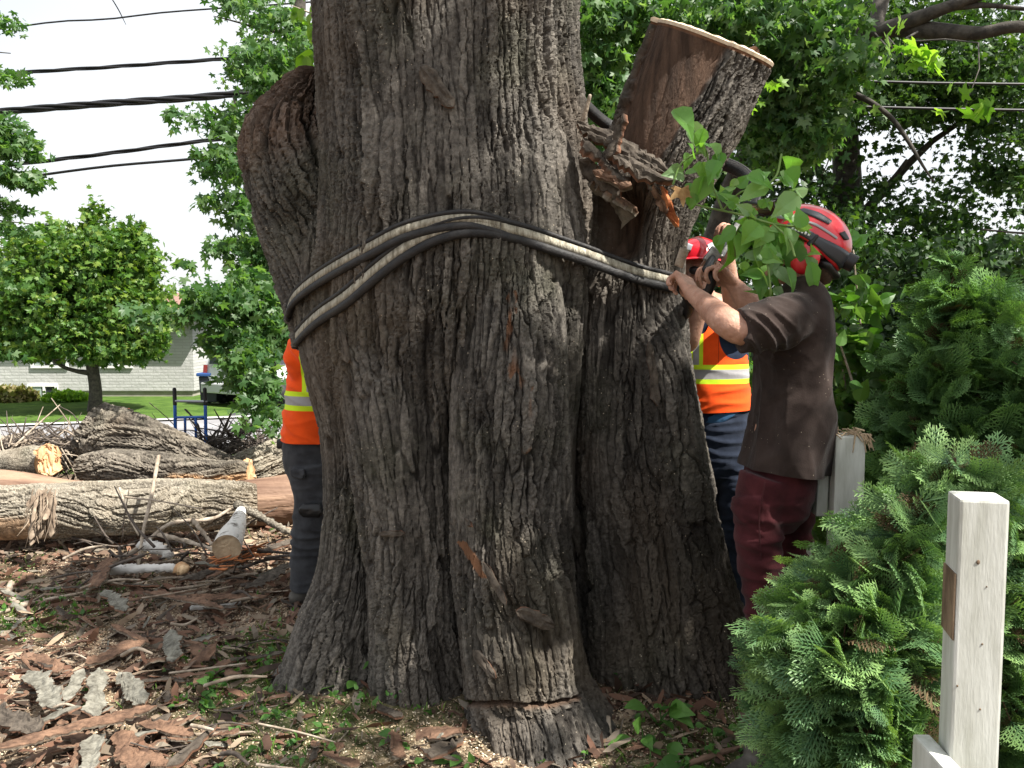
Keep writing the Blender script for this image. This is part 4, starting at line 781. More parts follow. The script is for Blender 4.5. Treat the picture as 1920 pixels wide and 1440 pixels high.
wire('thickest overhead cable, middle of the five on the left', [(-700, 270), (-200, 230), (20, 208), (200, 194), (400, 180), (560, 162), (1000, 120)], 13, twist=4)
wire('fourth overhead cable from the top, twisted', [(-700, 390), (-200, 335), (30, 308), (200, 288), (350, 268), (480, 253), (1000, 190)], 7.5, twist=3)
wire('lowest overhead cable on the left', [(-700, 400), (-200, 358), (0, 338), (200, 312), (350, 299), (480, 286), (1000, 240)], 5)
wire('upper overhead cable seen through the right hand crown', [(1000, 145), (1600, 152), (1760, 156), (2100, 160), (2600, 170)], 5, d=9)
wire('lower overhead cable seen through the right hand crown', [(1000, 190), (1600, 200), (1760, 204), (2100, 210), (2600, 225)], 5, d=9)
V, F = limb([(*P(205, -10, 9.5), .006), (*P(222, 18, 9.6), .007), (*P(236, 46, 9.7), .003)], n=6); tag(mk('overhead_cable', V, F, M_WIRE), 'short thin cable dangling across the topmost wire', 'cable', 'overhead cables across the white sky')
# bin
def bin_():
    d = 21.5; x0, x1 = P(372, 720, d)[0], P(408, 720, d)[0]; t = thing('wheelie_bin', 'dark wheeled rubbish bin with a blue lid by the house corner', 'bin', ((x0 + x1) / 2, d, -.65)); zt = P(0, 706, d)[2]
    V, F = bbox(x0, x1, d, d + .55, -.58, zt, .03); V[:, 0] = (V[:, 0] - (x0 + x1) / 2) * (.82 + .18 * (V[:, 2] + .6) / (zt + .6)) + (x0 + x1) / 2; mk('body', V, F, plain('dark_bin_plastic', (.02, .024, .035), .5), t, smooth=False)
    V, F = bbox(x0 - .04, x1 + .04, d - .05, d + .6, zt + .003, zt + .09, .025); mk('lid', V, F, plain('blue_bin_plastic', (.03, .08, .25), .45), t, smooth=False)
    for x in (x0 + .06, x1 - .06):
        V, F = limb([(x - .03, d + .5, -.55, .1), (x + .03, d + .5, -.55, .1)], n=14, nv=6, ref=(0, 0, 1)); mk('wheel', V, F, M_RUBBER, t)
bin_()
# white van seen from behind
def van():
    d = 21.0; s = d / F_PX; gx0, gx1 = P(428, 720, d)[0], P(575, 720, d)[0]; zb = -.65; wd = 1.85; ln = 4.4
    cx = P(470, 720, d)[0] + .2; t = thing('parked_van', 'white van parked on the driveway behind the drooping maple leaves', 'van', (cx + .4, d + 2, zb)); ang = R(-33)
    prof = [(-2.2, .35), (-2.25, .75), (-2.2, 1.0), (-2.0, 1.65), (-1.75, 1.78), (.4, 1.8), (.9, 1.62), (1.45, 1.08), (2.1, .95), (2.25, .7), (2.25, .35)]
    def tr(V):
        V = np.array(V, float); c_, s_ = math.cos(ang), math.sin(ang); X = V[:, 0] * c_ - V[:, 1] * s_; Y = V[:, 0] * s_ + V[:, 1] * c_; return np.stack([X + cx + .4, Y + d + 2.0, V[:, 2] + zb], 1)
    ws = []; secs = [(-.92, .94), (-.9, 1), (0, 1.01), (.9, 1), (.92, .94)]
    for xw, sc_ in secs:
        for y, z in prof:
            tap = 1 - .16 * max(0, (z - .95) / .85); ws.append((xw * tap, y * (.985 if abs(xw) > .91 else 1), z))
    n = len(prof); m = len(secs); V = tr(ws); F = []
    for i in range(m - 1):
        for j in range(n): F.append([i * n + j, i * n + (j + 1) % n, (i + 1) * n + (j + 1) % n, (i + 1) * n + j])
    mk('body', V, [np.array(F), np.array([list(range(n))[::-1]]), np.array([[(m - 1) * n + j for j in range(n)]])], plain('white_car_paint', (.72, .74, .77), .25, spec=.5, coat=.6), t, smooth=False)
    def panel(name, pts_, mat): mk(name, tr(pts_), np.array([[0, 1, 2, 3]]), mat, t, smooth=False)
    panel('rear_window', [(-.68, -2.245, 1.05), (.68, -2.245, 1.05), (.62, -2.075, 1.6), (-.62, -2.075, 1.6)], M_GLASS)
    for sg in (-1, 1):
        for (a0, a1) in ((-1.9, -.9), (-.82, .1), (.18, .95)): panel('side_window', [(sg * .925, a0, 1.05), (sg * .925, a1, 1.05), (sg * .83, a1 - (.25 if a1 > .9 else 0), 1.62), (sg * .83, a0 + (.08 if a0 < -1.8 else 0), 1.62)], M_GLASS)
        panel('tail_light', [(sg * .9, -2.262, .8), (sg * .74, -2.262, .8), (sg * .74, -2.24, 1.02), (sg * .9, -2.24, 1.02)], plain('red_lamp_lens', (.5, .03, .02), .2))
    V, F = bbox(-.9, .9, -2.36, -2.2, .32, .58, .04); mk('bumper', tr(V), F, plain('grey_bumper', (.5, .51, .53), .5), t, smooth=False)
    for sg in (-1, 1):
        for y in (-1.45, 1.45):
            V, F = limb([(sg * .72, y, .32, .32), (sg * .93, y, .32, .32)], n=22, nv=6, ref=(0, 0, 1)); wl = mk('wheel', tr(V), F, M_RUBBER, t)
            V, F = limb([(sg * .90, y, .32, .19), (sg * .975, y, .32, .17)], n=16, nv=4, ref=(0, 0, 1)); mk('rim', tr(V), F, plain('wheel_rim', (.35, .35, .36), .35, .7), wl)
van()
V, F = limb([(*(P(240, 781, 17.9)), .11), (*(P(240, 779, 17.9)), .10), (*(P(240, 770, 17.9)), .055)], n=12); o = mk('marker_cone', V, F, plain('orange_plastic', (.7, .09, .02), .5)); tag(o, 'small orange marker on the far lawn edge', 'cone')
# hand truck
def truck():
    d = 7.2; t = thing('hand_truck', 'blue tubular hand truck standing behind the sawn logs', 'hand truck', (P(358, 900, d)[0], d, -.02)); B_ = plain('blue_frame_paint', (.015, .10, .42), .4, c2=(.02, .13, .5), scale=12, coat=.3); r = 6.5 * d / F_PX / 2
    xl, xr = 329, 386
    def q(x, y, dd=0): return P(x, y, d + dd)
    a = Acc()
    for x in (xl, xr): a.add(*limb([(*q(x, 915, -.1), r), (*q(x, 820), r), (*q(x - 1, 760), r)], n=10, nv=12))
    for x0, y0, x1, y1 in ((xl, 783, xr, 782), (xl, 905, xr, 905), (347, 784, 348, 900), (367, 784, 368, 900)): a.add(*limb([(*q(x0, y0), r * .8), (*q(x1, y1), r * .8)], n=8, nv=6))
    a.mk('frame', B_, t); a = Acc()
    for x in (xl, xr): a.add(*limb([(*q(x - 1, 758), r * 1.15), (*q(x - 2, 730, .02), r * 1.15)], n=10, nv=6))
    a.mk('grip', M_RUBBER, t); V, F = limb([(*q(xl, 752), r * .8), (*q(xr, 753), r * .8)], n=8, nv=6); mk('cross_bar', V, F, plain('grey_tube', (.35, .36, .38), .35, .6), t)
    b0 = P(358, 900, d); V, F = bbox(b0[0] - .15, b0[0] + .15, d - .25, d, .0, .012, .003); mk('toe_plate', V, F, B_, t)
    for sg in (-1, 1):
        V, F = limb([(b0[0] + sg * .17, d + .12, .12, .12), (b0[0] + sg * .22, d + .12, .12, .12)], n=16, nv=4, ref=(0, 0, 1)); mk('wheel', V, F, M_RUBBER, t)
truck()
# ---------------------------------------------------------------- felled logs, wood debris, litter
def log(lab, rows, mat, caps=(None, None), amp=.016, Fq=20, stretch=5, seed=0, edit=None, bare=False, name='log', sp_=.007, ref=(0, 0, 1)):
    t = bark_tube(rows, sp_=sp_, amp=amp, Fq=Fq, stretch=stretch, seed=seed, ref=ref, edit=edit, warp=.6, low=.06)
    zmin = t['V'][:, 2].min(); c = t['V'].mean(0); root = thing(name, lab, 'log', (c[0], c[1], zmin))
    mk('bark' if not bare else 'bare_wood', t['V'], t['F'], mat, root, attrs=t['at'], smooth=bare)
    for i, cm in enumerate(caps):
        if cm is not None: V, F = ring_cap(t, end=(i == 1)); mk('cut_end', V, F, cm, root, smooth=False)
    return root
def ebare(f):
    def e(A): s = f(A); A['bare'] = np.maximum(A['bare'], s)
    return e
log('long barked log lying across the front of the log pile', [(-220, 968, 5.5, 50, 1), (0, 962, 5.5, 52, 1), (200, 952, 5.55, 52, 1), (380, 946, 5.6, 46, 1), (455, 945, 5.65, 42, 1), (480, 944, 5.68, 36, .9)], M_LITELOG, (M_CUTDULL, M_CUTDULL), seed=3, Fq=15, amp=.034,
    edit=lambda A: (A['bare'].__setitem__(slice(None), np.maximum(A['bare'], sstep(120, 40, A['px'] + 18 * noise(A['q'] * 7)) * sstep(965, 978, A['py'])))))
log('reddish stripped log lying behind the long barked log', [(-260, 912, 6.1, 34, 1), (0, 918, 6.0, 38, 1), (150, 935, 6.0, 34, 1), (330, 945, 6.05, 36, 1), (470, 944, 6.1, 46, 1), (600, 932, 6.2, 50, 1), (720, 925, 6.3, 46, 1)], M_BARELOG, (M_CUTDULL, M_CUTDULL), amp=.006, seed=9, bare=True)
log('stout furrowed log standing out highest, its thick end up on the left', [(168, 800, 6.9, 50, 1), (190, 812, 6.9, 54, 1), (250, 826, 6.8, 50, 1), (330, 850, 6.75, 42, 1), (400, 872, 6.7, 32, 1), (462, 888, 6.6, 20, 1)], M_LOGBARK, (M_CUTDULL, M_CUT), amp=.050, seed=14, Fq=15, stretch=4)
log('short furrowed log with torn orange wood under the stout log', [(150, 878, 6.5, 22, 1), (200, 873, 6.5, 30, 1), (280, 878, 6.45, 32, 1), (380, 886, 6.4, 26, 1), (470, 888, 6.35, 20, 1)], M_LOGBARK, (M_CUTDULL, M_CUT), amp=.036, seed=19, Fq=16,
    edit=lambda A: (A['scar'].__setitem__(slice(None), np.maximum(A['scar'], sstep(300, 330, A['px']) * sstep(888, 896, A['py'] + 6 * noise(A['q'] * 9))))))
log('pale furrowed log running back to the right behind the orange shirted man', [(395, 905, 6.9, 22, 1), (450, 885, 7.0, 34, 1), (530, 856, 7.2, 36, 1), (650, 820, 7.5, 38, 1), (760, 790, 7.8, 38, 1)], M_LITELOG, (M_CUTDULL, M_CUTDULL), amp=.034, seed=24, Fq=16)
log('split log at the left edge with a fresh orange wedge end', [(-140, 905, 6.6, 34, 1), (0, 880, 6.5, 34, 1), (60, 868, 6.4, 32, 1), (88, 868, 6.35, 28, 1)], M_LITELOG, (None, M_CUT), amp=.014, seed=29)
V, F, at = slab(P(88, 834, 6.25), P(92, 892, 6.2), .16, 4.2, thick=.03, up=(.3, -1, .1), jag=.25, curl=.1); o = mk('split_wood', V, F, M_CUT, attrs=at, smooth=False); tag(o, 'pointed pale orange wedge of split wood on the left of the pile', 'wood chunk')
V, F, at = slab(P(462, 862, 6.5), P(470, 905, 6.4), .10, 6.2, thick=.03, up=(.2, -1, .1), jag=.2, curl=.1); o = mk('split_wood', V, F, M_CUT, attrs=at, smooth=False); tag(o, 'small pale orange wedge at the right tip of the short log', 'wood chunk')
log('thin pale branch log with a dark end over the road edge', [(-60, 842, 8.2, 8, 1), (0, 828, 8.2, 9, 1), (60, 815, 8.2, 8, 1), (78, 811, 8.2, 8, 1)], M_STICK, (None, M_DARKSTICK), amp=.004, seed=33, name='branch')
log('white birch log with its round cut end facing forward', [(452, 958, 5.2, 9, 1), (444, 985, 4.95, 17, 1), (432, 1008, 4.75, 24, 1), (425, 1028, 4.6, 27, 1)], M_BIRCH, (None, M_CUTDULL), amp=.003, seed=36, ref=(1, 0, 0), name='birch_log', sp_=.006)
def chip_slab(lab, x0, y0, x1, y1, wpx, mat, dz=.03, seed=0, dz2=None, group=None, roll=0, curl=.35, jag=.5, cat='bark slab', name='bark_slab'):
    a = G(x0, y0, dz); b_ = G(x1, y1, dz if dz2 is None else dz2); s = (a[1] + b_[1]) / 2 / F_PX
    V, F, at = slab(a, b_, wpx * s, seed, roll=roll, curl=curl, jag=jag, thick=.009); o = mk(name, V, F, mat, attrs=at, smooth=False); return tag(o, lab, cat, group)
big = [('longest red brown bark slab crossing the lower left corner', -20, 1408, 292, 1325, 34, M_SLABRED, .10), ('red brown slab ending in a torn tip right of the long slab', 240, 1352, 362, 1382, 30, M_SLABRED, .05), ('grey bark slab sloping down beside two others, rightmost', 222, 1262, 272, 1322, 34, M_SLABGREY, .06), ('grey ridged bark slab, middle of three upright ones', 188, 1255, 175, 1345, 34, M_SLABGREY, .07),
       ('thin grey bark slab leaning, leftmost of three', 155, 1255, 122, 1315, 24, M_SLABGREY, .06), ('brown red bark slab lying above the grey slabs', 160, 1245, 268, 1200, 30, M_SLABRED, .07), ('dark red slab with an orange edge near the middle of the litter', 208, 1172, 282, 1205, 16, M_SLABRED, .05), ('upright red brown bark slab beside the pale log pile', 185, 1100, 200, 1050, 34, M_SLABRED, .10),
       ('long dull red bark slab lying level below the birch log', 270, 1110, 420, 1145, 26, M_SLABRED, .07), ('long thin reddish slab reaching towards the trunk', 350, 1118, 500, 1122, 18, M_SLABRED, .06), ('mossy half round bark piece below the sticks', 200, 1094, 300, 1098, 18, M_SLABDARK, .05), ('curled grey bark slab in the left middle litter', 50, 1262, 115, 1340, 36, M_SLABGREY, .05),
       ('dark slab in the lower left corner above the long slab', -20, 1330, 80, 1372, 40, M_SLABDARK, .06), ('brown slab standing out under the long slab', 228, 1368, 262, 1440, 42, M_SLABRED, .06), ('orange brown slab at the bottom beside the brown one', 250, 1385, 310, 1440, 28, M_SLABRED, .05), ('grey slab pointing down at the bottom left', 175, 1385, 172, 1450, 32, M_SLABGREY, .06),
       ('narrow brown slab at the bottom left', 168, 1375, 132, 1440, 22, M_SLABRED, .05), ('curved dark bark strip by the left foot of the trunk', 424, 1240, 535, 1222, 14, M_SLABDARK, .03), ('grey bark slab sloping below the sunlit sticks', 195, 1110, 232, 1155, 26, M_SLABGREY, .06), ('grey lichen covered slab in the centre of the litter', 322, 1180, 325, 1245, 28, M_SLABGREY, .06),
       ('long dark plank of bark sloping up to the left man', 335, 1090, 480, 1040, 18, M_SLABDARK, .12), ('second dark plank of bark leaning beside the left man', 460, 1105, 545, 1060, 22, M_SLABDARK, .1), ('reddish plank on top of the dark planks', 385, 1085, 470, 1035, 16, M_SLABRED, .16), ('dark bark plank nearest the left man', 480, 1040, 560, 1010, 18, M_SLABDARK, .16),
       ('red brown slab lying left of the litter centre', 60, 1232, 108, 1262, 28, M_SLABRED, .04), ('flat orange bark chip lying at the bottom middle', 598, 1398, 645, 1402, 26, M_SLABRED, .02), ('brown bark scrap below the trunk foot on the left', 735, 1372, 750, 1425, 24, M_SLABRED, .02), ('grey brown piece of bark at the foot of the trunk', 705, 1325, 755, 1345, 18, M_SLABDARK, .03)]
for k, b in enumerate(big):
    chip_slab(b[0], *b[1:5], b[5], b[6], b[7], seed=k * 1.7 + 2, roll=random.uniform(-.4, .4), jag=.6, curl=random.choice([.12, .2, -.15]))
# bright red torn wood on the pile
a = Acc()
for k in range(26):
    x, y = random.uniform(385, 470), 0; y = 1062 - (x - 385) * .35 + random.uniform(-14, 10); p = G(x, y, .14 + random.uniform(0, .05)); q_ = p + np.array([random.uniform(.05, .16), random.uniform(-.05, .05), random.uniform(-.01, .06)])
    V, F, at = slab(p, q_, random.uniform(.008, .02), k, thick=.006); a.add(V, F, **at)
tag(a.mk('torn_heartwood', M_SLABORANGE), 'bundle of bright orange red torn fibres lying in front of the birch log', 'torn wood')
# fibrous root-like tuft hanging on the front log
a = Acc(); 
for k in range(46):
    x = random.gauss(82, 10); y0 = random.uniform(915, 950); L_ = random.uniform(30, 95); p = P(x, y0, 5.12 + random.uniform(-.03, .03)); q_ = P(x + random.gauss(-14, 16), min(y0 + L_, 1042), 5.08 + random.uniform(-.06, .04))
    if k < 12: V, F, at = slab(p, q_, random.uniform(.02, .05), k + 3, thick=.006, up=(0, -1, 0)); a.add(V, F)
    else: a.add(*limb([(*p, .004), (*((p + q_) / 2 + [random.uniform(-.03, .03), -.02, 0]), .004), (*q_, .0015)], n=5, nv=6))
tag(a.mk('torn_bark_tuft', plain('frayed_bark_fibre', (.14, .10, .07), .9, c2=(.34, .27, .2), scale=20)), 'frayed tuft of torn bark hanging over the front of the long log', 'bark')
# small slabs scattered (countable, alike)
def inside(x, y):
    g = G(x, y); px = x; return not (-0.95 < g[0] < 0.85 and 2.9 < g[1] < 4.2)
cnt = 0; kinds = [('grey_bark_piece', M_SLABGREY, 'small grey piece of bark lying in the litter', 'small grey bark pieces', 52), ('red_bark_piece', M_SLABRED, 'small red brown piece of bark lying in the litter', 'small red brown bark pieces', 84), ('dark_bark_piece', M_SLABDARK, 'small dark piece of bark lying in the litter', 'small dark bark pieces', 56)]
for nm, mt, lab, grp, num in kinds:
    protos = []
    for k in range(8):
        V, F, at = slab((-.06, 0, 0), (.06, 0, 0), random.uniform(.014, .046), k * 2.3 + len(nm), jag=.9, thick=.006, curl=random.choice([.15, -.15, .3])); o = mk(nm, V, F, mt, attrs=at, origin=(0, 0, 0), smooth=False); protos.append([o, True])
    i = 0
    while i < num:
        x = random.uniform(-10, 620); y = random.uniform(1050, 1440)
        if random.random() < .25: x = random.uniform(560, 900); y = random.uniform(1340, 1440)
        if random.random() < .12: x = random.uniform(1100, 1440); y = random.uniform(1240, 1440)
        if x > 430 and y > 1150 and random.random() < .7: continue
        g = G(x, y, .015 + random.uniform(0, .03)); 
        if x > 540 and not inside(x, y): continue
        pr = protos[i % 8]; o = pr[0] if pr[1] else pr[0].copy()
        if not pr[1]: COL.objects.link(o)
        pr[1] = False; s = random.choice([.35, .5, .7, .9, 1.2, 1.9]) * random.uniform(.8, 1.2)
        o.location = tuple(g); o.rotation_euler = (random.uniform(-.4, .4), random.uniform(-.4, .4), random.uniform(0, 6.28)); o.scale = (s, s * random.uniform(.5, 1.3), s * .8); tag(o, lab, 'bark piece', grp); i += 1
# sticks
sticks = [('tall pale peeled stick leaning upright against the long log', [(297, 857, 5.3), (285, 925, 5.1), (268, 1000, 4.9), (257, 1082, 4.75)], 8, M_STICK), ('thin grey branch arching over the debris before the log', [(205, 1060, 4.9), (270, 1020, 5.1), (320, 982, 5.2), (400, 972, 5.25), (430, 955, 5.3)], 9, M_STICK),
          ('barked stick sloping down right off the log', [(446, 946, 5.25), (490, 970, 5.2), (542, 998, 5.1)], 16, M_LITELOG), ('short leaning brown stick on the log', [(224, 915, 5.1), (240, 965, 5.0), (260, 1003, 4.9)], 5, M_STICK), ('long thin stick lying on the ground at the left', [(-10, 1152, 0), (80, 1126, 0), (170, 1108, 0)], 7, M_STICK), ('curved pale root piece near the left edge', [(20, 1095, 0), (16, 1115, 0), (38, 1135, 0), (60, 1130, 0)], 13, M_STICK),
          ('pale round stick lying on the red bark', [(360, 1140, 0), (405, 1138, 0), (450, 1130, 0)], 9, M_BIRCH), ('pale thin stick crossing the sawdust', [(55, 1130, 0), (110, 1100, 0), (180, 1070, 0), (245, 1040, 0)], 4, M_STICK), ('thin stick across the long log', [(236, 932, 5.08), (300, 940, 5.05), (378, 954, 5.05)], 4, M_STICK), ('forked grey stick standing between the logs', [(362, 976, 5.1), (378, 995, 5.05), (396, 1020, 5.0)], 9, M_STICK),
          ('small white birch piece lying left of the birch log', [(270, 1022, 4.95), (300, 1030, 4.9), (318, 1040, 4.9)], 24, M_BIRCH), ('low white birch piece under the grey branch', [(215, 1068, 4.75), (270, 1066, 4.7), (325, 1064, 4.7)], 20, M_BIRCH), ('pale cut stub end lying under the birch log', [(338, 1066, 4.65), (346, 1067, 4.6)], 24, M_CUT), ('pale branch lying along the ground by the logs', [(300, 1003, 5.0), (350, 1015, 4.9), (400, 1030, 4.8)], 10, M_STICK),
          ('rusty brown rod standing at the foot of the small cedar', [(1437, 1330, 2.45), (1438, 1385, 2.4), (1437, 1460, 2.35)], 11, M_SLABRED), ('thin twig leaning on the trunk foot', [(655, 1368, 2.9), (630, 1395, 2.8), (605, 1425, 2.75)], 3, M_STICK), ('pale stick lying at the bottom right by the cedar', [(1380, 1385, 0), (1420, 1378, 0), (1462, 1372, 0)], 10, M_STICK), ('upright stick in the litter right of the trunk foot', [(1140, 1345, 2.9), (1146, 1380, 2.85), (1150, 1418, 2.8)], 8, M_STICK),
          ('reddish strip of wood lying at the bottom right', [(1290, 1432, 0), (1340, 1415, 0), (1400, 1398, 0)], 12, M_BARELOG), ('bare grey branch rising out of the brush heap', [(406, 855, 7.2), (418, 810, 7.2), (438, 765, 7.1)], 5, M_DARKSTICK), ('bent dark branch rising between the truck handles', [(382, 850, 7.3), (372, 800, 7.3), (352, 772, 7.3), (347, 768, 7.3)], 5, M_DARKSTICK), ('thin curved twig rising left of the stout log', [(152, 800, 6.9), (135, 775, 7), (112, 762, 7)], 2.5, M_DARKSTICK),
          ('long thin twig arching at the left edge', [(35, 850, 7.2), (22, 810, 7.3), (-5, 780, 7.3)], 2.2, M_DARKSTICK), ('fine twig reaching over the lawn from the brush', [(345, 825, 7.3), (320, 790, 7.4), (280, 755, 7.5)], 2.2, M_DARKSTICK), ('fine twig arching left over the road', [(340, 812, 7.3), (305, 800, 7.3), (285, 775, 7.3)], 2, M_DARKSTICK)]
for lab, pp, wpx, m_ in sticks:
    c = [G(x, y, .02) if d == 0 else P(x, y, d) for x, y, d in pp]; rr = wpx * np.mean([q_[1] for q_ in c]) / F_PX / 2
    for j, q_ in enumerate(c): q_[2] = max(q_[2], float(gz(q_[0], q_[1])) + rr * .6)
    V, F = limb([(*q_, rr * (1 - .3 * j / max(1, len(c) - 1))) for j, q_ in enumerate(c)], n=10 if wpx > 6 else 6, nv=26); V = V + noise(V * 60)[:, None] * rr * .35
    at = dict(h=np.full(len(V), .6), bare=np.zeros(len(V)), scar=np.zeros(len(V)), side=np.zeros(len(V))); tag(mk('stick', V, F, m_, attrs=at), lab, 'stick')
for i in range(46):
    x = random.uniform(120, 560); y = random.uniform(985, 1130) if i < 30 else random.uniform(1130, 1440); g = G(x, y, .02 + random.uniform(0, .07)); an = random.uniform(-.6, .6); L_ = random.uniform(.08, .34); rr = random.uniform(.003, .009)
    d_ = np.array([math.cos(an), math.sin(an) * .8, random.uniform(-.08, .25)]) * L_; V, F = limb([(*(g - d_ / 2), rr), (*(g + [0, 0, random.uniform(-.02, .03)]), rr), (*(g + d_ / 2), rr * .6)], n=6, nv=8)
    pale = i % 3; tag(mk('pale_twig' if pale else 'dark_twig', V, F, M_STICK if pale else M_DARKSTICK), 'short pale broken stick in the debris before the logs' if pale else 'short dark broken stick in the debris before the logs', 'stick', 'short pale broken sticks' if pale else 'short dark broken sticks')
def brush(lab, x0, x1, y0, y1, d, n, peak, pale=False):
    a = Acc(); r = random.Random(int(x0) + 3)
    for k in range(n):
        x = r.uniform(x0, x1); u = 1 - abs((x - (x0 + x1) / 2) / ((x1 - x0) / 2)) ** 1.5; y = y1 - r.random() * (y1 - y0) * (0.25 + .75 * u) if peak else r.uniform(y0, y1)
        p = P(x, y, d + r.uniform(-.4, .4)); L_ = r.uniform(.12, .6); dr = np.array([r.gauss(0, 1), r.gauss(0, .6), r.gauss(0, .42)]); dr /= np.linalg.norm(dr); rr = r.uniform(.003, .011)
        m1 = p + dr * L_ * .35 + np.array([r.uniform(-1, 1), r.uniform(-1, 1), r.uniform(-1, 1)]) * .05; a.add(*limb([(*p, rr), (*m1, rr * .8), (*(m1 + dr * L_ * .4 + np.array([0, 0, r.uniform(-.1, .1)])), rr * .4)], n=5, nv=7, cap=False))
    return tag(a.mk('brushwood', M_STICK if pale else M_DARKSTICK), lab, 'brushwood', kind='stuff')
brush('tangled heap of dark twigs behind the logs by the hand truck', 345, 530, 805, 880, 7.5, 620, True); brush('dry twigs tangled behind the log pile on the left', -20, 165, 822, 880, 7.2, 520, False)
brush('sparse pale twigs mixed in the left brush', -20, 165, 825, 875, 7.0, 140, False, True); brush('loose sticks jammed under the front log', 180, 520, 1018, 1052, 5.1, 46, False)
# sawdust chips and bark crumbs (uncountable)
def flakes(name, lab, n, dens, smin, smax, mat, r, region, asp=1.8, z=.008):
    x = r.uniform(region[0], region[1], n * 6); y = r.uniform(region[2], region[3], n * 6); k = (r.random(n * 6) < dens(x, y)) & (y > 1.2); x = x[k][:n]; y = y[k][:n]; m = len(x)
    p = np.stack([x, y, gz(x, y) + r.uniform(.0, z, m)], 1); s = r.uniform(smin, smax, m) * (1 + .0 * y); ax = unit(r.normal(size=(m, 3)) * [1, 1, .35]); nn = unit(r.normal(size=(m, 3)) * .5 + [0, 0, 1])
    T_ = (np.array([(-.35, -.75, 0), (.1, -1.05, .1), (.5, -.55, .05), (.42, .35, .2), (.15, 1.1, 0), (-.3, .7, -.1), (-.5, .05, .12)]) * [1, asp / 1.8, 1], np.array([[0, 1, 2], [0, 2, 6], [6, 2, 3], [6, 3, 5], [5, 3, 4]])); V, F = leaves(p, ax, nn, s, T_, r)
    return tag(mk(name, V, F, mat, smooth=False, origin=(0, 0, 0)), lab, name.replace('_', ' '), kind='stuff')
def randcol(name, cols): return leafmat(name, cols, 0.0, .85)
r_ = np.random.default_rng(5); reg = (-4.2, 1.6, 2.3, 7.2)
flakes('wood_chips', 'pale sawdust chips strewn over the ground', 100000, lambda x, y: np.clip(dust_at(x, y) ** 1.3 * (1.3 - sstep(3, 6, y) * .5), 0.02, 1), .0018, .0060, randcol('wood_chip', [(.24, .15, .09), (.42, .31, .20), (.56, .45, .31), (.74, .65, .50)]), r_, reg)
flakes('bark_crumbs', 'dark and red brown bark crumbs strewn over the ground', 20000, lambda x, y: 0.9 + 0 * x, .004, .015, randcol('bark_crumb', [(.025, .017, .013), (.06, .036, .025), (.15, .075, .045), (.2, .17, .13)]), r_, reg, z=.015)
flakes('bark_litter', 'larger shreds of bark covering the yard on the left', 8500, lambda x, y: np.clip(.8 * sstep(-.4, -1.3, x) + .15 + 1.2 * np.exp(-((x - .45) / .4) ** 2 - ((y - 3.0) / .3) ** 2), 0, 1), .006, .034, randcol('bark_shred', [(.04, .028, .02), (.11, .055, .035), (.20, .11, .07), (.16, .14, .11), (.34, .25, .17)]), r_, reg, asp=3.6, z=.035)
# weeds and grass
def low_plants():
    r = np.random.default_rng(8); n = 9000; x = r.uniform(-4, 1.8, n); y = r.uniform(2.2, 6.5, n); k = r.random(n) < (green_at(x, y) ** 1.5) * .55; x, y = x[k], y[k]; m = len(x)
    c = np.stack([x, y, gz(x, y) + r.uniform(.01, .05, m)], 1); V, F = sprays(c, 4, .022, .022, 'ovate', r, -.1, .75, jit=.5); tag(mk('weeds', V, F, LM_WEED, smooth=False, origin=(0, 0, 0)), 'small leafed weeds growing in patches through the litter', 'weeds', kind='stuff')
    n = 120000; x = r.uniform(-5, 2.6, n); y = r.uniform(2.2, 8, n); k = r.random(n) < (green_at(x, y) ** 1.4) * .55; x, y = x[k], y[k]; m = len(x); p = np.stack([x, y, gz(x, y)], 1)
    bl = (np.array([(-.06, 0, 0), (.06, 0, 0), (.03, .6, .1), (0, 1, .3)]), np.array([[0, 1, 2], [0, 2, 3]])); V, F = leaves(p, unit(r.normal(size=(m, 3)) * [.5, .5, .1] + [0, 0, 1]), unit(r.normal(size=(m, 3)) * [1, 1, .1]), r.uniform(.02, .06, m), bl, r)
    tag(mk('grass', V, F, leafmat('grass_blade', [(.05, .11, .02), (.09, .18, .03), (.16, .23, .05)], .3), smooth=False, origin=(0, 0, 0)), 'short grass growing through the litter', 'grass', kind='stuff')
low_plants()
def seedling(lab, x, y, n, size, h_, k=0, tpl='ovate', mat=None):
    g = G(x, y); r = np.random.default_rng(int(x)); t = thing('seedling', lab, 'seedling', g); c = g + np.stack([r.normal(size=n) * h_ * .6, r.normal(size=n) * h_ * .5, r.uniform(.3, 1.1, n) * h_], 1)
    V, F = leaves(c, unit((c - g) * [1, 1, .3] + [0, -.02, -.01]), unit(r.normal(size=(n, 3)) * .4 + [0, -.5, .9]), r.uniform(.7, 1.2, n) * size, tpl, r); mk('foliage', V, F, mat or LM_WEED, t, smooth=False); a = Acc(); twigs(a, [g] * n, c, .003, .0015, n=5); a.mk('stem', LM_WEED, t)
for s in [('broad leafed seedling right of the trunk foot', 1235, 1360, 7, .085, .09), ('lower broad leafed seedling beside the right root', 1205, 1395, 5, .09, .06), ('seedling with round leaves at the left foot of the trunk', 668, 1290, 6, .055, .07), ('little bright seedling at the bottom middle', 868, 1428, 3, .055, .03), ('pale seedling at the bottom right', 1300, 1445, 5, .09, .04), ('seedling in the litter left of the trunk', 372, 1330, 6, .045, .05), ('small seedling lower left of the trunk', 490, 1415, 5, .045, .04),
          ('seedling by the orange chip at the bottom', 520, 1345, 6, .035, .04), ('bright seedling in front of the right root', 1205, 1278, 3, .05, .03), ('seedling low between litter and trunk foot', 395, 1305, 5, .04, .05), ('pair of round leaves by the big foot', 745, 1395, 4, .045, .03), ('leafy sprig at the right below the boot', 1360, 1385, 5, .06, .04)]: seedling(*s)
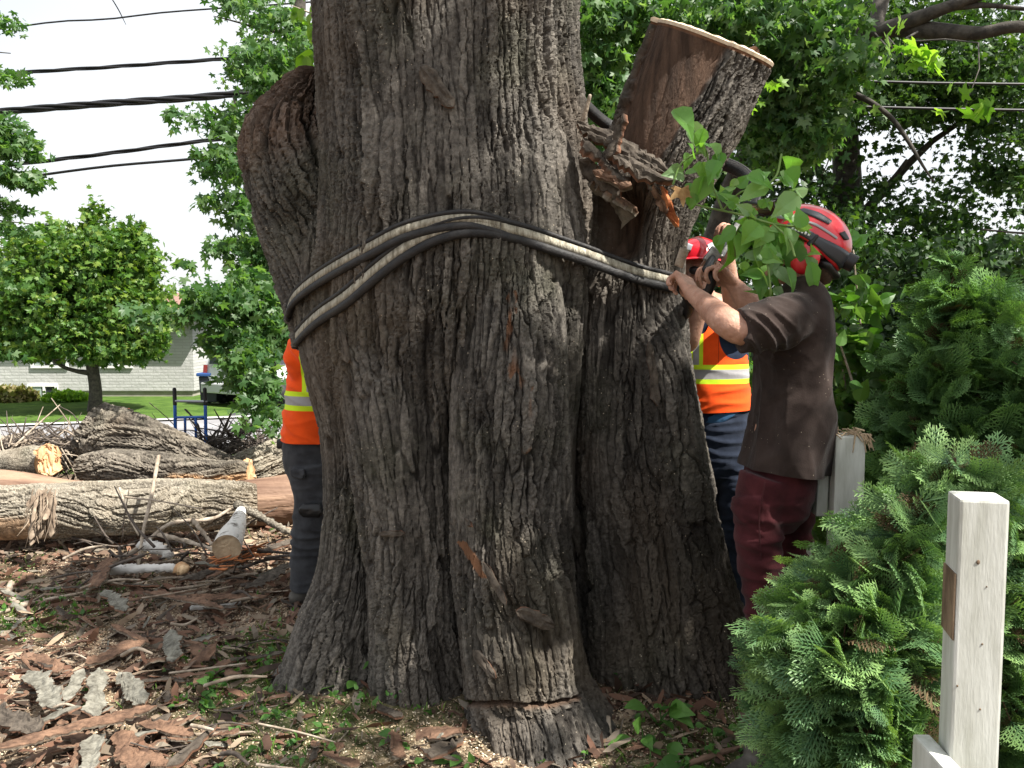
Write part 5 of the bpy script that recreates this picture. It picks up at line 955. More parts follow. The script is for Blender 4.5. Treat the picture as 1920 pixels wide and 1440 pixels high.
# ---------------------------------------------------------------- people
def remesh(acc, voxel, it=4, cut=None):
    """fuse overlapping closed shapes into one continuous surface"""
    o = acc.mk('temporary_body', M_WHITE, smooth=True, origin=(0, 0, 0))
    m = o.modifiers.new('r', 'REMESH'); m.mode = 'VOXEL'; m.voxel_size = voxel
    s = o.modifiers.new('s', 'SMOOTH'); s.factor = .5; s.iterations = it
    bpy.context.view_layer.update(); ev = o.evaluated_get(bpy.context.evaluated_depsgraph_get()); me = bpy.data.meshes.new_from_object(ev)
    if cut:
        bm = bmesh.new(); bm.from_mesh(me)
        for co, no in cut: bmesh.ops.bisect_plane(bm, geom=bm.verts[:] + bm.edges[:] + bm.faces[:], plane_co=co, plane_no=no, clear_outer=True)
        bmesh.ops.triangulate(bm, faces=[f for f in bm.faces if len(f.verts) > 4]); bm.to_mesh(me); bm.free()
    V = np.empty(len(me.vertices) * 3); me.vertices.foreach_get('co', V); V = V.reshape(-1, 3)
    Nn = np.empty(len(me.vertices) * 3); me.vertices.foreach_get('normal', Nn); Nn = Nn.reshape(-1, 3)
    q4 = [p.vertices[:] for p in me.polygons if len(p.vertices) == 4]; q3 = [p.vertices[:] for p in me.polygons if len(p.vertices) == 3]
    bpy.data.objects.remove(o, do_unlink=True); bpy.data.meshes.remove(me)
    F = [np.array(q) for q in (q4, q3) if q]
    return V, F, Nn
def unit1(v): v = np.asarray(v, float); return v / np.linalg.norm(v)
def rotv(v, ax, a): return np.array((Matrix.Rotation(a, 3, Vector(ax)) @ Vector(v))[:])
def hand(acc, wrist, d, pn, side, curl=(1.0, 1.0, 1.0, 1.0), thumb=.6, k=1.0, spread=.06):
    """palm from the wrist along d; pn = palm normal (fingers curl that way); side = direction of the thumb"""
    d = unit1(d); pn = unit1(pn - np.dot(pn, d) * d); side_ = unit1(np.cross(d, pn)); side_ = side_ if np.dot(side_, side) > 0 else -side_
    w = np.asarray(wrist, float); a = acc
    for s_ in (-.75, -.25, .25, .75):
        a.add(*limb([(*(w + side_ * s_ * .022 * k), .018 * k, .015 * k), (*(w + d * .05 * k + side_ * s_ * .034 * k), .015 * k, .0135 * k), (*(w + d * .092 * k + side_ * s_ * .040 * k), .0115 * k)], n=10))
    a.add(*limb([(*(w + d * .01 * k - 0 * pn), .028 * k, .018 * k), (*(w + d * .05 * k), .036 * k, .013 * k), (*(w + d * .085 * k), .038 * k, .012 * k)], n=14, ref=side_))
    lens = [(.040, .024, .020), (.046, .029, .022), (.042, .027, .021), (.033, .020, .018)]
    for i, (ls, c) in enumerate(zip(lens, curl)):
        s_ = (.75, .25, -.25, -.75)[i]; p = w + d * (.092 + (.004, .008, .004, -.006)[i]) * k + side_ * s_ * .042 * k; dd = unit1(d + side_ * s_ * spread * 2); pts = [(*p, .0096 * k)]
        for l_, ang, r_ in zip(ls, (60, 75, 50), (.0092, .0084, .0072)):
            dd = rotv(dd, np.cross(d, pn), R(ang * c)); p = p + dd * l_ * k; pts.append((*p, r_ * k))
        a.add(*limb(pts, n=9, nv=18))
    p = w + d * .018 * k + side_ * .030 * k; t1 = unit1(d * .7 + side_ * .8 + pn * .35); p2 = p + t1 * .040 * k; t2 = unit1(d * 1.0 + side_ * (.35 - thumb * .5) + pn * (.25 + thumb * .9)); p3 = p2 + t2 * .030 * k; p4 = p3 + unit1(t2 + pn * thumb * .4) * .024 * k
    a.add(*limb([(*p, .016 * k), (*p2, .0125 * k), (*p3, .0108 * k), (*p4, .009 * k)], n=10, nv=16))
def head(acc, c, f, u, k=1.0):
    f = unit1(f); u = unit1(u - np.dot(u, f) * f); s = np.cross(u, f); Rm = np.stack([f, s, u], 1); c = np.asarray(c, float)
    def e(p, r): acc.add(*ellipsoid(c + Rm @ (np.array(p) * k), np.array(r) * k, Rm, 22, 14))
    e((-.012, 0, .03), (.098, .077, .09)); e((.028, 0, -.035), (.062, .062, .078)); e((.052, 0, -.088), (.034, .036, .026)); e((.02, 0, -.07), (.055, .055, .045)); e((.075, 0, .022), (.022, .05, .014))
    acc.add(*limb([(*(c + Rm @ (np.array([.086, 0, .008]) * k)), .009), (*(c + Rm @ (np.array([.106, 0, -.028]) * k)), .013), (*(c + Rm @ (np.array([.088, 0, -.036]) * k)), .015)], n=10))
    e((.083, 0, -.060), (.014, .026, .007)); e((.082, 0, -.070), (.014, .022, .007))
    for q_ in (-1, 1): e((-.008, q_ * .078, -.008), (.017, .007, .031)); e((.05, q_ * .04, -.035), (.03, .024, .028))
    return Rm
def shell(c, Rm, r, el0, nu=48, nv=16, ridge=None):
    """dome over an ellipsoid from rim elevation el0(az) to the top"""
    az = np.linspace(0, 2 * math.pi, nu, endpoint=False); V = []
    for j in range(nv):
        t = j / (nv - 1)
        for a in az:
            e0 = el0(a); e = e0 + (math.pi / 2 - .02 - e0) * t; g = 1 + (ridge(a, e) if ridge else 0)
            V.append(np.asarray(c) + Rm @ np.array([r[0] * math.cos(e) * math.cos(a) * g, r[1] * math.cos(e) * math.sin(a) * g, r[2] * math.sin(e) * g]))
    n = len(V); V2 = [(v - c) * .965 + c for v in V[:nu]]
    return np.array(V + V2), [gridF(nu, nv), np.array([[(nv - 1) * nu + k for k in range(nu)]]), np.array([[n + k, n + (k + 1) % nu, (k + 1) % nu, k] for k in range(nu)])]
def patch(c, Rm, r, poly, off=1.012, nseg=10):
    """raised panel on an ellipsoid; poly = (lower edge, upper edge) lists of (az deg, el deg)"""
    lo, up = [np.array(p, float) for p in poly]; t = np.linspace(0, 1, nseg * 2); tl = np.linspace(0, 1, len(lo)); tu = np.linspace(0, 1, len(up)); V = []; nv = 5
    for j in range(nv + 2):
        s = np.clip((j - 1) / (nv - 1), 0, 1); o = off if 0 < j < nv + 1 else .985
        for x in t:
            a = np.interp(x, tl, lo[:, 0]) * (1 - s) + np.interp(x, tu, up[:, 0]) * s; e = np.interp(x, tl, lo[:, 1]) * (1 - s) + np.interp(x, tu, up[:, 1]) * s; a, e = R(a), R(e)
            V.append(np.asarray(c) + Rm @ (np.array([r[0] * math.cos(e) * math.cos(a), r[1] * math.cos(e) * math.sin(a), r[2] * math.sin(e)]) * o))
    return np.array(V), gridF(len(t), nv + 2, False)
M_SKIN = plain('tanned_skin', (.36, .19, .13), .55, c2=(.50, .29, .21), scale=22, bump=.6, bscale=110, bdist=.004, spec=.35)
M_SKIN.node_tree.nodes['Principled BSDF'].inputs['Subsurface Weight'].default_value = .12; M_SKIN.node_tree.nodes['Principled BSDF'].inputs['Subsurface Radius'].default_value = (.02, .008, .004)
M_RED = plain('red_helmet_shell', (.62, .015, .03), .28, c2=(.55, .012, .025), scale=6, spec=.5, coat=.5)
M_PANEL = plain('dark_helmet_panel', (.035, .04, .05), .4, spec=.5); M_BLACK = plain('black_plastic', (.012, .012, .013), .4); M_WHT = plain('print_white', (.6, .6, .6), .5)
M_STRIPE = plain('silver_print', (.32, .33, .35), .35, spec=.5); M_LENS = plain('smoked_visor', (.07, .055, .05), .15, spec=.6)
M_HAIR = plain('dark_hair', (.03, .02, .015), .7, c2=(.07, .045, .03), scale=60)
def cloth(name, c, c2, sc_=30, rough=.9, speck=None, bs=260, bump=.35):
    m = plain(name, c, rough, c2=c2, scale=sc_, bump=bump, bscale=bs, spec=.15, bdist=.003, detail=6); b = m.node_tree.nodes['Principled BSDF']; b.inputs['Sheen Weight'].default_value = .08
    if speck:
        n, l = m.node_tree.nodes, m.node_tree.links; t = n.new('ShaderNodeTexVoronoi'); t.inputs['Scale'].default_value = 75; tc_ = n.new('ShaderNodeTexCoord'); l.new(tc_.outputs['Object'], t.inputs['Vector'])
        r = n.new('ShaderNodeMapRange'); r.inputs['From Min'].default_value = .10; r.inputs['From Max'].default_value = .06; l.new(t.outputs['Distance'], r.inputs['Value'])
        t2 = n.new('ShaderNodeTexNoise'); t2.inputs['Scale'].default_value = 7; l.new(tc_.outputs['Object'], t2.inputs['Vector']); r2 = n.new('ShaderNodeMapRange'); r2.inputs['From Min'].default_value = .5; r2.inputs['From Max'].default_value = .6; l.new(t2.outputs['Fac'], r2.inputs['Value'])
        mm = n.new('ShaderNodeMath'); mm.operation = 'MULTIPLY'; l.new(r.outputs[0], mm.inputs[0]); l.new(r2.outputs[0], mm.inputs[1]); x = n.new('ShaderNodeMixRGB'); x.inputs['Color2'].default_value = rgb(speck); l.new(mm.outputs[0], x.inputs['Fac'])
        src = b.inputs['Base Color'].links[0].from_socket; l.new(src, x.inputs['Color1']); l.new(x.outputs[0], b.inputs['Base Color'])
    return m
def wrinkle(V, Nn, amp, fn): return V + Nn * (amp * fn)[:, None]
def fold(V, sx, sy, sz, seed=0, shp=2.2):
    n_ = noise(V * np.array([sx, sy, sz]) + seed); return (1 - np.clip(np.abs(n_) * shp, 0, 1)) ** 1.3
def bands(name, hor, ver, vtop, base, zoff=0, uoff=0):
    """high visibility cloth: hor = [(z0,z1,col)], ver = [(u0,u1,col)] above vtop"""
    m = cloth(name, base, tuple(v * .88 for v in base), 14); n, l = m.node_tree.nodes, m.node_tree.links; b = n['Principled BSDF']; src = b.inputs['Base Color'].links[0].from_socket
    def at(k): a = n.new('ShaderNodeAttribute'); a.attribute_name = k; return a.outputs['Fac']
    def rng_(s, a, c):
        g = n.new('ShaderNodeMath'); g.operation = 'COMPARE'; g.inputs[1].default_value = (a + c) / 2; g.inputs[2].default_value = abs(c - a) / 2; l.new(s, g.inputs[0]); return g.outputs[0]
    def mixit(f, col):
        nonlocal src
        x = n.new('ShaderNodeMixRGB'); l.new(f, x.inputs['Fac']); l.new(src, x.inputs['Color1']); x.inputs['Color2'].default_value = rgb(col); src = x.outputs[0]
    U, Vv = at('u'), at('v')
    for u0, u1, col in ver:
        mm = n.new('ShaderNodeMath'); mm.operation = 'MULTIPLY'; l.new(rng_(U, u0, u1), mm.inputs[0]); l.new(rng_(Vv, vtop, vtop + 2), mm.inputs[1]); mixit(mm.outputs[0], col)
    for z0, z1, col in hor: mixit(rng_(Vv, z0, z1), col)
    l.new(src, b.inputs['Base Color']); return m
ORG = (.95, .10, .012); YEL = (.62, .85, .03); SIL = (.36, .35, .36)
M_BOOT = plain('dusty_boot_leather', (.045, .04, .036), .7, c2=(.11, .10, .085), scale=12, bump=.4)
def boot(parent, ankle, toe, k=1.0):
    a = Acc(); an = np.array(ankle, float); d = unit1((np.array(toe) - an) * [1, 1, 0]); g = float(gz(an[0], an[1]))
    z = lambda h_: g + h_
    hz_ = lambda p, h_: (p[0], p[1], z(h_))
    a.add(*limb([(*an, .05), (*hz_(an, .11), .05), (*hz_(an - d * .01, .06), .05)], n=16)); a.add(*limb([(*hz_(an - d * .05, .045), .045, .04), (*hz_(an + d * .05, .05), .046, .042), (*hz_(an + d * .13, .042), .05, .035), (*hz_(an + d * .17, .036), .042, .028)], n=16, ref=(0, 0, 1) if False else np.cross(d, (0, 0, 1))))
    V, F, N_ = remesh(a, .008, 3); b_ = mk('boot', V, F, M_BOOT, parent); V, F = limb([(*hz_(an - d * .07, .008), .045, .012), (*hz_(an + d * .06, .008), .05, .012), (*hz_(an + d * .19, .008), .045, .012)], n=16, ref=np.cross(d, (0, 0, 1))); mk('sole', V, F, M_BLACK, b_)
def helmet(parent, c, f, u, k=1.0, muff=True, visor=True, lamp=True):
    f = unit1(f); u = unit1(u - np.dot(u, f) * f); s = np.cross(u, f); Rm = np.stack([f, s, u], 1); r = np.array([.150, .122, .125]) * k
    el0 = lambda a: R(-4) - R(24) * (0.5 - 0.5 * math.cos(a)) ** 1.6 + R(7) * math.exp(-((abs(((a + math.pi) % (2 * math.pi)) - math.pi) - 1.5) / .5) ** 2)
    rd = lambda a, e: .020 * math.exp(-((math.sin(a) * math.cos(e) * .8) / .10) ** 2) * math.cos(e * .3) + .014 * math.exp(-((abs(math.sin(a)) * math.cos(e) - .52) / .06) ** 2) * (math.cos(a) < .6)
    V, F = shell(c, Rm, r, el0, nu=72, nv=24, ridge=rd); h_ = mk('helmet', V, F, M_RED, parent)
    def L_(p): return np.asarray(c) + Rm @ (np.array(p) * k)
    # brim
    a = Acc(); n = 17; V = []
    for j, (rr, dz, th) in enumerate([(1.0, 0, .004), (1.16, -.010, .003), (1.18, -.014, .0), (1.16, -.017, .0), (1.0, -.010, 0)]):
        for i in range(n):
            a_ = R(-58 + 116 * i / (n - 1)); ext = 1 + (rr - 1) * math.cos(a_ * 1.35); V.append(L_([.150 * math.cos(a_) * ext, .122 * math.sin(a_) * ext, dz + .004]))
    mk('brim', V, gridF(n, 5, False), M_RED, h_)
    for sg in (1, -1):
        for nm, poly, m_ in (('side_panel', ([(sg * 62, 2), (sg * 90, -2), (sg * 125, -16), (sg * 168, -24)], [(sg * 62, 12), (sg * 88, 11), (sg * 105, 6), (sg * 168, 2)]), M_PANEL), ('top_panel', ([(sg * 60, 36), (sg * 88, 34), (sg * 112, 30)], [(sg * 66, 46), (sg * 95, 46), (sg * 118, 38)]), M_PANEL),
                             ('front_panel', ([(sg * 22, 14), (sg * 40, 16), (sg * 56, 16)], [(sg * 18, 30), (sg * 38, 40), (sg * 54, 30)]), M_STRIPE), ('stripe', ([(sg * 64, 21), (sg * 95, 20), (sg * 128, 12)], [(sg * 64, 24), (sg * 96, 23.5), (sg * 128, 15)]), M_STRIPE), ('vent', ([(sg * 132, 22), (sg * 142, 16), (sg * 152, 20)], [(sg * 132, 24), (sg * 142, 30), (sg * 152, 22)]), M_BLACK)):
            V, F = patch(c, Rm, r, poly, 1.035); mk(nm, V, F, m_, h_)
        for j in range(6):   # small worn white print on the side panel
            V, F = patch(c, Rm, r, ([(sg * (70 + j * 4.2), 3.2 - j * .3), (sg * (72.4 + j * 4.2), 3.0 - j * .3)], [(sg * (70 + j * 4.2), 8.2 - j * .4 - (j % 2) * 1.5), (sg * (72.4 + j * 4.2), 8.0 - j * .4)]), 1.045, 3); mk('print', V, F, M_WHT, h_)
        if muff:
            a = Acc(); a.add(*ellipsoid(L_([-.022, sg * .108, -.065]), np.array([.048, .026, .055]) * k, Rm, 24, 14)); mk('ear_muff', *[np.concatenate(a.V), [np.concatenate(f_) for f_ in a.F.values()]], M_RED, h_)
            V, F = limb([(*L_([-.02, sg * .118, -.02]), .010), (*L_([-.03, sg * .118, .01]), .008)], n=8); mk('muff_arm', V, F, M_BLACK, h_)
            V, F = limb([(*L_([.0, sg * .09, -.02]), .006), (*L_([.02, sg * .075, -.09]), .005), (*L_([.055, sg * .03, -.14]), .005)], n=6); mk('chin_strap', V, F, M_BLACK, h_)
    V, F = limb([(*L_([-.085, -.06, -.06]), .016, .03), (*L_([-.115, 0, -.075]), .016, .034), (*L_([-.085, .06, -.06]), .016, .03)], n=10, ref=tuple(u)); mk('rear_band', V, F, M_BLACK, h_)
    if visor:
        n = 15; V = []
        for j in range(4):
            for i in range(n):
                a_ = R(-62 + 124 * i / (n - 1)); q_ = j / 3; V.append(L_([.095 + (.10 + .045 * q_) * math.cos(a_) ** .8 * (.55 + .45 * q_), .118 * math.sin(a_), .045 + .045 * (1 - q_) + .012 * q_]))
        V2 = np.array(V); mk('visor', np.vstack([V2, V2 - u * .003]), [gridF(n, 4, False), gridF(n, 4, False)[:, ::-1] + len(V2)], M_LENS, h_)
        V, F = limb([(*v, .006) for v in V2[:n]], n=8); mk('visor_frame', V, F, M_PANEL, h_); V, F = limb([(*v, .005) for v in V2[3 * n:]], n=8); mk('visor_rim', V, F, M_PANEL, h_)
    if lamp:
        V, F = limb([(*L_([-.140, .01, -.015]), .028), (*L_([-.178, .01, -.02]), .027)], n=18, nv=6, cap=False); mk('lamp', V, F, M_BLACK, h_)
    return Rm

# --- worker in the dark brown T-shirt
D = 2.72; px2 = D / F_PX; g1 = float(gz(.85, D))
man = thing('person', 'man in a dusty dark brown shirt, burgundy trousers and red helmet pulling on the strap', 'person', (P(1450, 1300, D)[0], D, g1))
hc = P(1500, 472, 2.74); fwd = np.array([-.86, .30, .34]); upv = np.array([.34, -.05, .92])
a = Acc(); head(a, hc, fwd, upv)
a.add(*limb([(*P(1516, 575, 2.76), .072), (*P(1508, 535, 2.76), .060), (*P(1510, 495, 2.76), .058)], n=20))
a.add(*limb([(*P(1500, 600, D), .09, .15), (*P(1480, 720, D), .10, .14), (*P(1465, 850, D), .11, .15)], n=24, ref=(1, 0, 0)))
ls, le, lw = P(1478, 598, 2.56), P(1372, 612, 2.50), P(1296, 548, 2.80)
a.add(*limb([(*ls, .060), (*P(1430, 612, 2.52), .056), (*P(1388, 618, 2.50), .046), (*P(1362, 604, 2.51), .044), (*P(1345, 590, 2.58), .042), (*P(1322, 570, 2.68), .034), (*lw, .026)], n=20, nv=50))
hand(a, lw, P(1276, 510, 2.90) - lw, (-.35, .9, .15), (.9, .2, .3), curl=(.95, 1, 1.05, 1.1), thumb=.9)
rs, re, rw = P(1500, 600, 2.92), P(1425, 592, 2.98), P(1376, 535, 3.02)
a.add(*limb([(*rs, .058), (*P(1460, 606, 2.96), .052), (*re, .048), (*P(1402, 566, 3.0), .042), (*rw, .029)], n=20, nv=40))
hand(a, rw, P(1348, 508, 3.00) - rw, (-.7, -.3, -.3), (-.2, .1, 1), curl=(.7, .8, .85, .9), thumb=.1, spread=.03)
V, F, Nn = remesh(a, .004, 4); V = V + Nn * (noise(V * 60) * .0012)[:, None]
# face shaped features and skin
mk('body', V, F, M_SKIN, man)
helmet(man, P(1510, 454, 2.74), fwd, upv, .93)
for q_ in (-1, 1):
    f_, u_ = unit1(fwd), unit1(upv - np.dot(upv, unit1(fwd)) * unit1(fwd)); s_ = np.cross(u_, f_); e = hc + f_ * .083 + s_ * q_ * .031 + u_ * .0; V, F = ellipsoid(e, (.011, .011, .011)); mk('eye', V, F, M_WHT, man)
V, F = limb([(*(hc - f_ * .085 + s_ * .05 - u_ * .02), .02), (*(hc - f_ * .10 - u_ * .05), .025), (*(hc - f_ * .085 - s_ * .05 - u_ * .02), .02)], n=10); mk('hair', V, F, M_HAIR, man)
# shirt
a = Acc()
a.add(*limb([(*P(1512, 566, 2.76), .060, .075), (*P(1506, 574, 2.75), .085, .12), (*P(1496, 596, D), .102, .185), (*P(1490, 640, D), .110, .195), (*P(1484, 720, D), .108, .18), (*P(1476, 800, D), .112, .175), (*P(1468, 860, D), .118, .18), (*P(1464, 900, D), .118, .185)], n=40, nv=40, ref=(1, 0, 0), cap=False))
a.add(*limb([(*P(1500, 594, 2.60), .082), (*P(1462, 602, 2.54), .079), (*P(1425, 612, 2.51), .072), (*P(1388, 618, 2.50), .066)], n=24, nv=20, cap=False))
a.add(*limb([(*P(1505, 592, 2.86), .085), (*P(1475, 600, 2.93), .080), (*P(1440, 602, 2.97), .070)], n=24, nv=16, cap=False))
h0, h1 = P(1385, 868, D), P(1545, 886, D)
V, F, Nn = remesh(a, .005, 5, cut=[(tuple((h0 + h1) / 2), (-.10, 0, -1))])
px, py = proj(V); low = sstep(640, 820, py)
w1 = fold(V, 7, 7, 1.6, 3) * low * .026 + fold(V @ np.array([[.9, 0, .4], [0, 1, 0], [-.4, 0, .9]]), 10, 10, 5, 13) * .008 * sstep(600, 700, py) + fold(V, 14, 14, 3.5, 9) * low * .008
d_ = V - P(1425, 612, 2.51); w2 = fold(V @ np.array([[.8, 0, .6], [0, 1, 0], [-.6, 0, .8]]), 6, 12, 26, 4) * np.exp(-((px - 1440) / 60) ** 2 - ((py - 625) / 60) ** 2) * .020
w3 = fold(V @ np.array([[.7, 0, -.7], [0, 1, 0], [.7, 0, .7]]), 5, 8, 22, 6) * np.exp(-((px - 1480) / 70) ** 2 - ((py - 720) / 90) ** 2) * .006
V = V + Nn * (w1 + w2 + w3 - .004 + .002 * noise(V * 25))[:, None]
M_TEE = cloth('dusty_brown_cotton', (.017, .011, .009), (.040, .028, .024), 9, speck=(.42, .36, .28))
sh = mk('shirt', V, F, M_TEE, man)
# trousers
def leg(a, pts): a.add(*limb(pts, n=26, nv=46, ref=(1, 0, 0), cap=False))
a = Acc()
a.add(*limb([(*P(1466, 830, D), .104, .150), (*P(1462, 880, D), .110, .158), (*P(1455, 925, D), .108, .155)], n=30, ref=(1, 0, 0)))
leg(a, [(*P(1442, 895, 2.64), .092, .086), (*P(1424, 960, 2.64), .078, .080), (*P(1422, 1030, 2.64), .068, .070), (*P(1432, 1100, 2.64), .064, .066), (*P(1436, 1200, 2.62), .066, .068), (*P(1434, 1310, 2.62), .072, .075)])
leg(a, [(*P(1478, 895, 2.82), .085, .085), (*P(1482, 960, 2.84), .074, .080), (*P(1478, 1030, 2.84), .072, .074), (*P(1482, 1110, 2.86), .064, .070), (*P(1484, 1270, 2.88), .068, .072)])
V, F, Nn = remesh(a, .006, 4); px, py = proj(V)
wv = fold(V, 5, 5, 17, 2) * .010 * (.4 + .9 * np.exp(-((py - 1040) / 60) ** 2)) + fold(V @ np.array([[.8, 0, .6], [0, 1, 0], [-.6, 0, .8]]), 5, 6, 20, 8) * .006
pk = sstep(1368, 1372, px) * sstep(1432, 1428, px) * sstep(930, 933, py) * sstep(982, 979, py) * (V[:, 1] < 2.7); fl = sstep(1368, 1372, px) * sstep(1432, 1428, px) * sstep(930, 933, py) * sstep(948, 946, py) * (V[:, 1] < 2.7); V = V + Nn * (wv - .004 + .006 * pk + .005 * fl)[:, None]
M_BURG = cloth('burgundy_work_cotton', (.030, .006, .008), (.075, .017, .020), 8, bs=200)
tr = mk('trousers', V, F, M_BURG, man)
V, F = limb([(*P(1434, 905, 2.545), .0022), (*P(1424, 960, 2.552), .0022), (*P(1424, 1000, 2.56), .0022), (*P(1428, 1060, 2.57), .0022)], n=6, nv=20); mk('seam', V, F, M_BURG, tr)
boot(man, P(1425, 1320, 2.62) * [1, 1, 0] + [0, 0, g1 + .16], P(1380, 1340, 2.55)); boot(man, P(1478, 1290, 2.88) * [1, 1, 0] + [0, 0, g1 + .16], P(1430, 1300, 2.84))

# --- worker in the orange vest on the right
D2 = 3.95; g2 = float(gz(.95, D2))
man2 = thing('person', 'man in an orange vest over a navy shirt between the trunk and the brown shirt', 'person', (P(1340, 1100, D2)[0], D2, g2))
hc2 = P(1312, 512, D2 - .02); f2 = np.array([-.12, -.97, .10]); u2 = np.array([0, .05, 1.])
a = Acc(); head(a, hc2, f2, u2, .95); a.add(*limb([(*P(1322, 590, D2), .07), (*P(1316, 550, D2), .058)], n=18))
a.add(*limb([(*P(1325, 600, D2), .17, .09), (*P(1330, 680, D2), .155, .10), (*P(1340, 780, D2), .15, .10)], n=24, ref=(1, 0, 0)))
w2 = P(1364, 478, 3.62); a.add(*limb([(*P(1366, 628, D2), .058), (*P(1384, 606, 3.82), .050), (*P(1380, 588, 3.74), .047), (*P(1370, 540, 3.66), .040), (*w2, .028)], n=18, nv=40))
hand(a, w2, (.05, -.05, 1), (-.8, -.3, 0), (-.2, -1, .2), curl=(.9, .95, 1, 1), thumb=.7)
w3 = P(1322, 545, 3.60); a.add(*limb([(*P(1275, 628, D2), .055), (*P(1290, 640, 3.7), .046), (*P(1305, 595, 3.64), .040), (*w3, .027)], n=18, nv=36)); hand(a, w3, (.05, .0, 1), (.5, -.7, 0), (-1, 0, .2), curl=(.8, .85, .9, 1), thumb=.5)
V, F, Nn = remesh(a, .0045, 4); mk('body', V, F, M_SKIN, man2)
helmet(man2, P(1308, 492, D2), f2, u2, .92, visor=False, lamp=False)
for q_ in (-1, 1):
    V, F = ellipsoid(hc2 + np.array([q_ * .03 - .01, -.080, .008]), (.027, .014, .019)); mk('goggle_lens', V, F, M_BLACK, man2)
a = Acc(); a.add(*limb([(*P(1328, 570, D2), .13, .085), (*P(1328, 600, D2), .185, .105), (*P(1334, 680, D2), .165, .115), (*P(1345, 760, D2), .150, .115), (*P(1348, 782, D2), .150, .115)], n=32, nv=24, ref=(1, 0, 0), cap=False)); a.add(*limb([(*P(1352, 612, D2), .075), (*P(1372, 622, D2 - .06), .070), (*P(1384, 610, 3.84), .062)], n=20, cap=False)); a.add(*limb([(*P(1290, 612, D2), .07), (*P(1275, 625, D2 - .05), .068), (*P(1280, 640, 3.8), .06)], n=20, cap=False))
V, F, Nn = remesh(a, .007, 3); V = V + Nn * (fold(V, 6, 6, 14, 5) * .006)[:, None]; mk('shirt', V, F, cloth('navy_cotton', (.010, .016, .035), (.022, .035, .065), 8), man2)
a = Acc(); a.add(*limb([(*P(1320, 592, D2 + .01), .135, .100), (*P(1322, 612, D2), .178, .118), (*P(1328, 680, D2), .178, .132), (*P(1338, 740, D2), .165, .132), (*P(1342, 775, D2), .165, .130)], n=40, nv=30, ref=(1, 0, 0), cap=False))
V, F, Nn = remesh(a, .006, 3, cut=[(tuple(P(1350, 768, D2)), (.05, 0, -1))])
# arm hole and V neck: drop the cloth over the shoulder side
px, py = proj(V); 
def clean_cut(V, F, cx, cy_, rx, ry, ymax=99):
    px, py = proj(V); q = np.sqrt(((px - cx) / rx) ** 2 + ((py - cy_) / ry) ** 2); ins = (q < 1) & (V[:, 1] < ymax)
    F = [f[~ins[f].all(1)] for f in F]; used = np.zeros(len(V), bool)
    for f in F: used[f.ravel()] = True
    m = ins & used; s_ = V[:, 1] / F_PX; k = (1 / np.maximum(q, .05) - 1) * m; V = V.copy(); V[:, 0] += (px - cx) * k * s_; V[:, 2] -= (py - cy_) * k * s_; return V, F
V = V + Nn * (fold(V, 5, 5, 16, 3) * .006)[:, None]; V, F = clean_cut(V, F, 1380, 628, 32, 46); V, F = clean_cut(V, F, 1316, 590, 15, 36, D2)
zb = lambda y: P(1335, y, D2 - .12)[2]; ub = lambda x: P(x, 700, D2 - .12)[0]
M_VEST = bands('orange_vest_cloth', [(zb(720), zb(711), YEL), (zb(711), zb(693), SIL), (zb(693), zb(684), YEL)], [(ub(1290), ub(1299), YEL), (ub(1299), ub(1310), SIL), (ub(1310), ub(1317), YEL), (ub(1345), ub(1346.5), (.5, .04, .01))], zb(684), ORG)
V = V.copy(); mk('vest', V, F, M_VEST, man2, attrs=dict(u=V[:, 0], v=V[:, 2]))
a = Acc(); a.add(*limb([(*P(1345, 764, D2), .152, .118), (*P(1350, 775, D2), .157, .122), (*P(1354, 782, D2), .150, .118)], n=30, ref=(1, 0, 0), cap=False)); V, F, Nn = remesh(a, .006, 2); mk('shirt_tail', V, F, cloth('blue_cotton', (.03, .09, .18), (.05, .13, .25), 10), man2)
a = Acc(); a.add(*limb([(*P(1346, 772, D2), .145, .112), (*P(1348, 820, D2), .150, .118), (*P(1348, 860, D2), .140, .11)], n=28, ref=(1, 0, 0)))
for x, dd in ((1378, -.02), (1318, .06)):
    a.add(*limb([(*P(x - 4 if x > 1350 else x + 4, 850, D2 + dd), .088), (*P(x, 950, D2 + dd), .074), (*P(x, 1010, D2 + dd), .066), (*P(x + 3, 1110, D2 + dd), .060), (*P(x + 3, 1175, D2 + dd), .062)], n=22, nv=30, cap=False))
V, F, Nn = remesh(a, .008, 3); V = V + Nn * (fold(V, 5, 5, 18, 2) * .008)[:, None]; mk('trousers', V, F, cloth('dark_denim', (.010, .014, .026), (.03, .04, .065), 10), man2)
for x in (1320, 1380): boot(man2, P(x, 1180, D2) * [1, 1, 0] + [0, 0, g2 + .13], P(x - 12, 1220, D2 - .3))

# --- worker in the orange shirt on the left, turned to the trunk
D3 = 4.45; g3 = float(gz(-1.1, D3))
man3 = thing('person', 'man in an orange reflective shirt and charcoal work trousers half hidden behind the trunk', 'person', (P(590, 1120, D3)[0], D3, g3))
hc3 = P(628, 560, D3); a = Acc(); head(a, hc3, (.9, .2, .1), (0, 0, 1)); a.add(*limb([(*P(608, 640, D3), .07), (*P(622, 590, D3), .058)], n=18))
a.add(*limb([(*P(600, 650, D3), .10, .15), (*P(592, 810, D3), .11, .14)], n=20, ref=(1, 0, 0)))
for dd in (-.16, .18): a.add(*limb([(*P(592, 655, D3 + dd), .055), (*P(640, 690, D3 + dd * .9), .046), (*P(665, 670, D3 + dd * .7), .042), (*P(705, 600, D3 + dd * .5), .030)], n=16, nv=30)); hand(a, P(705, 600, D3 + dd * .5), (.6, 0, .8), (1, 0, -.3), (0, -1, 0), curl=(.7, .7, .7, .7))
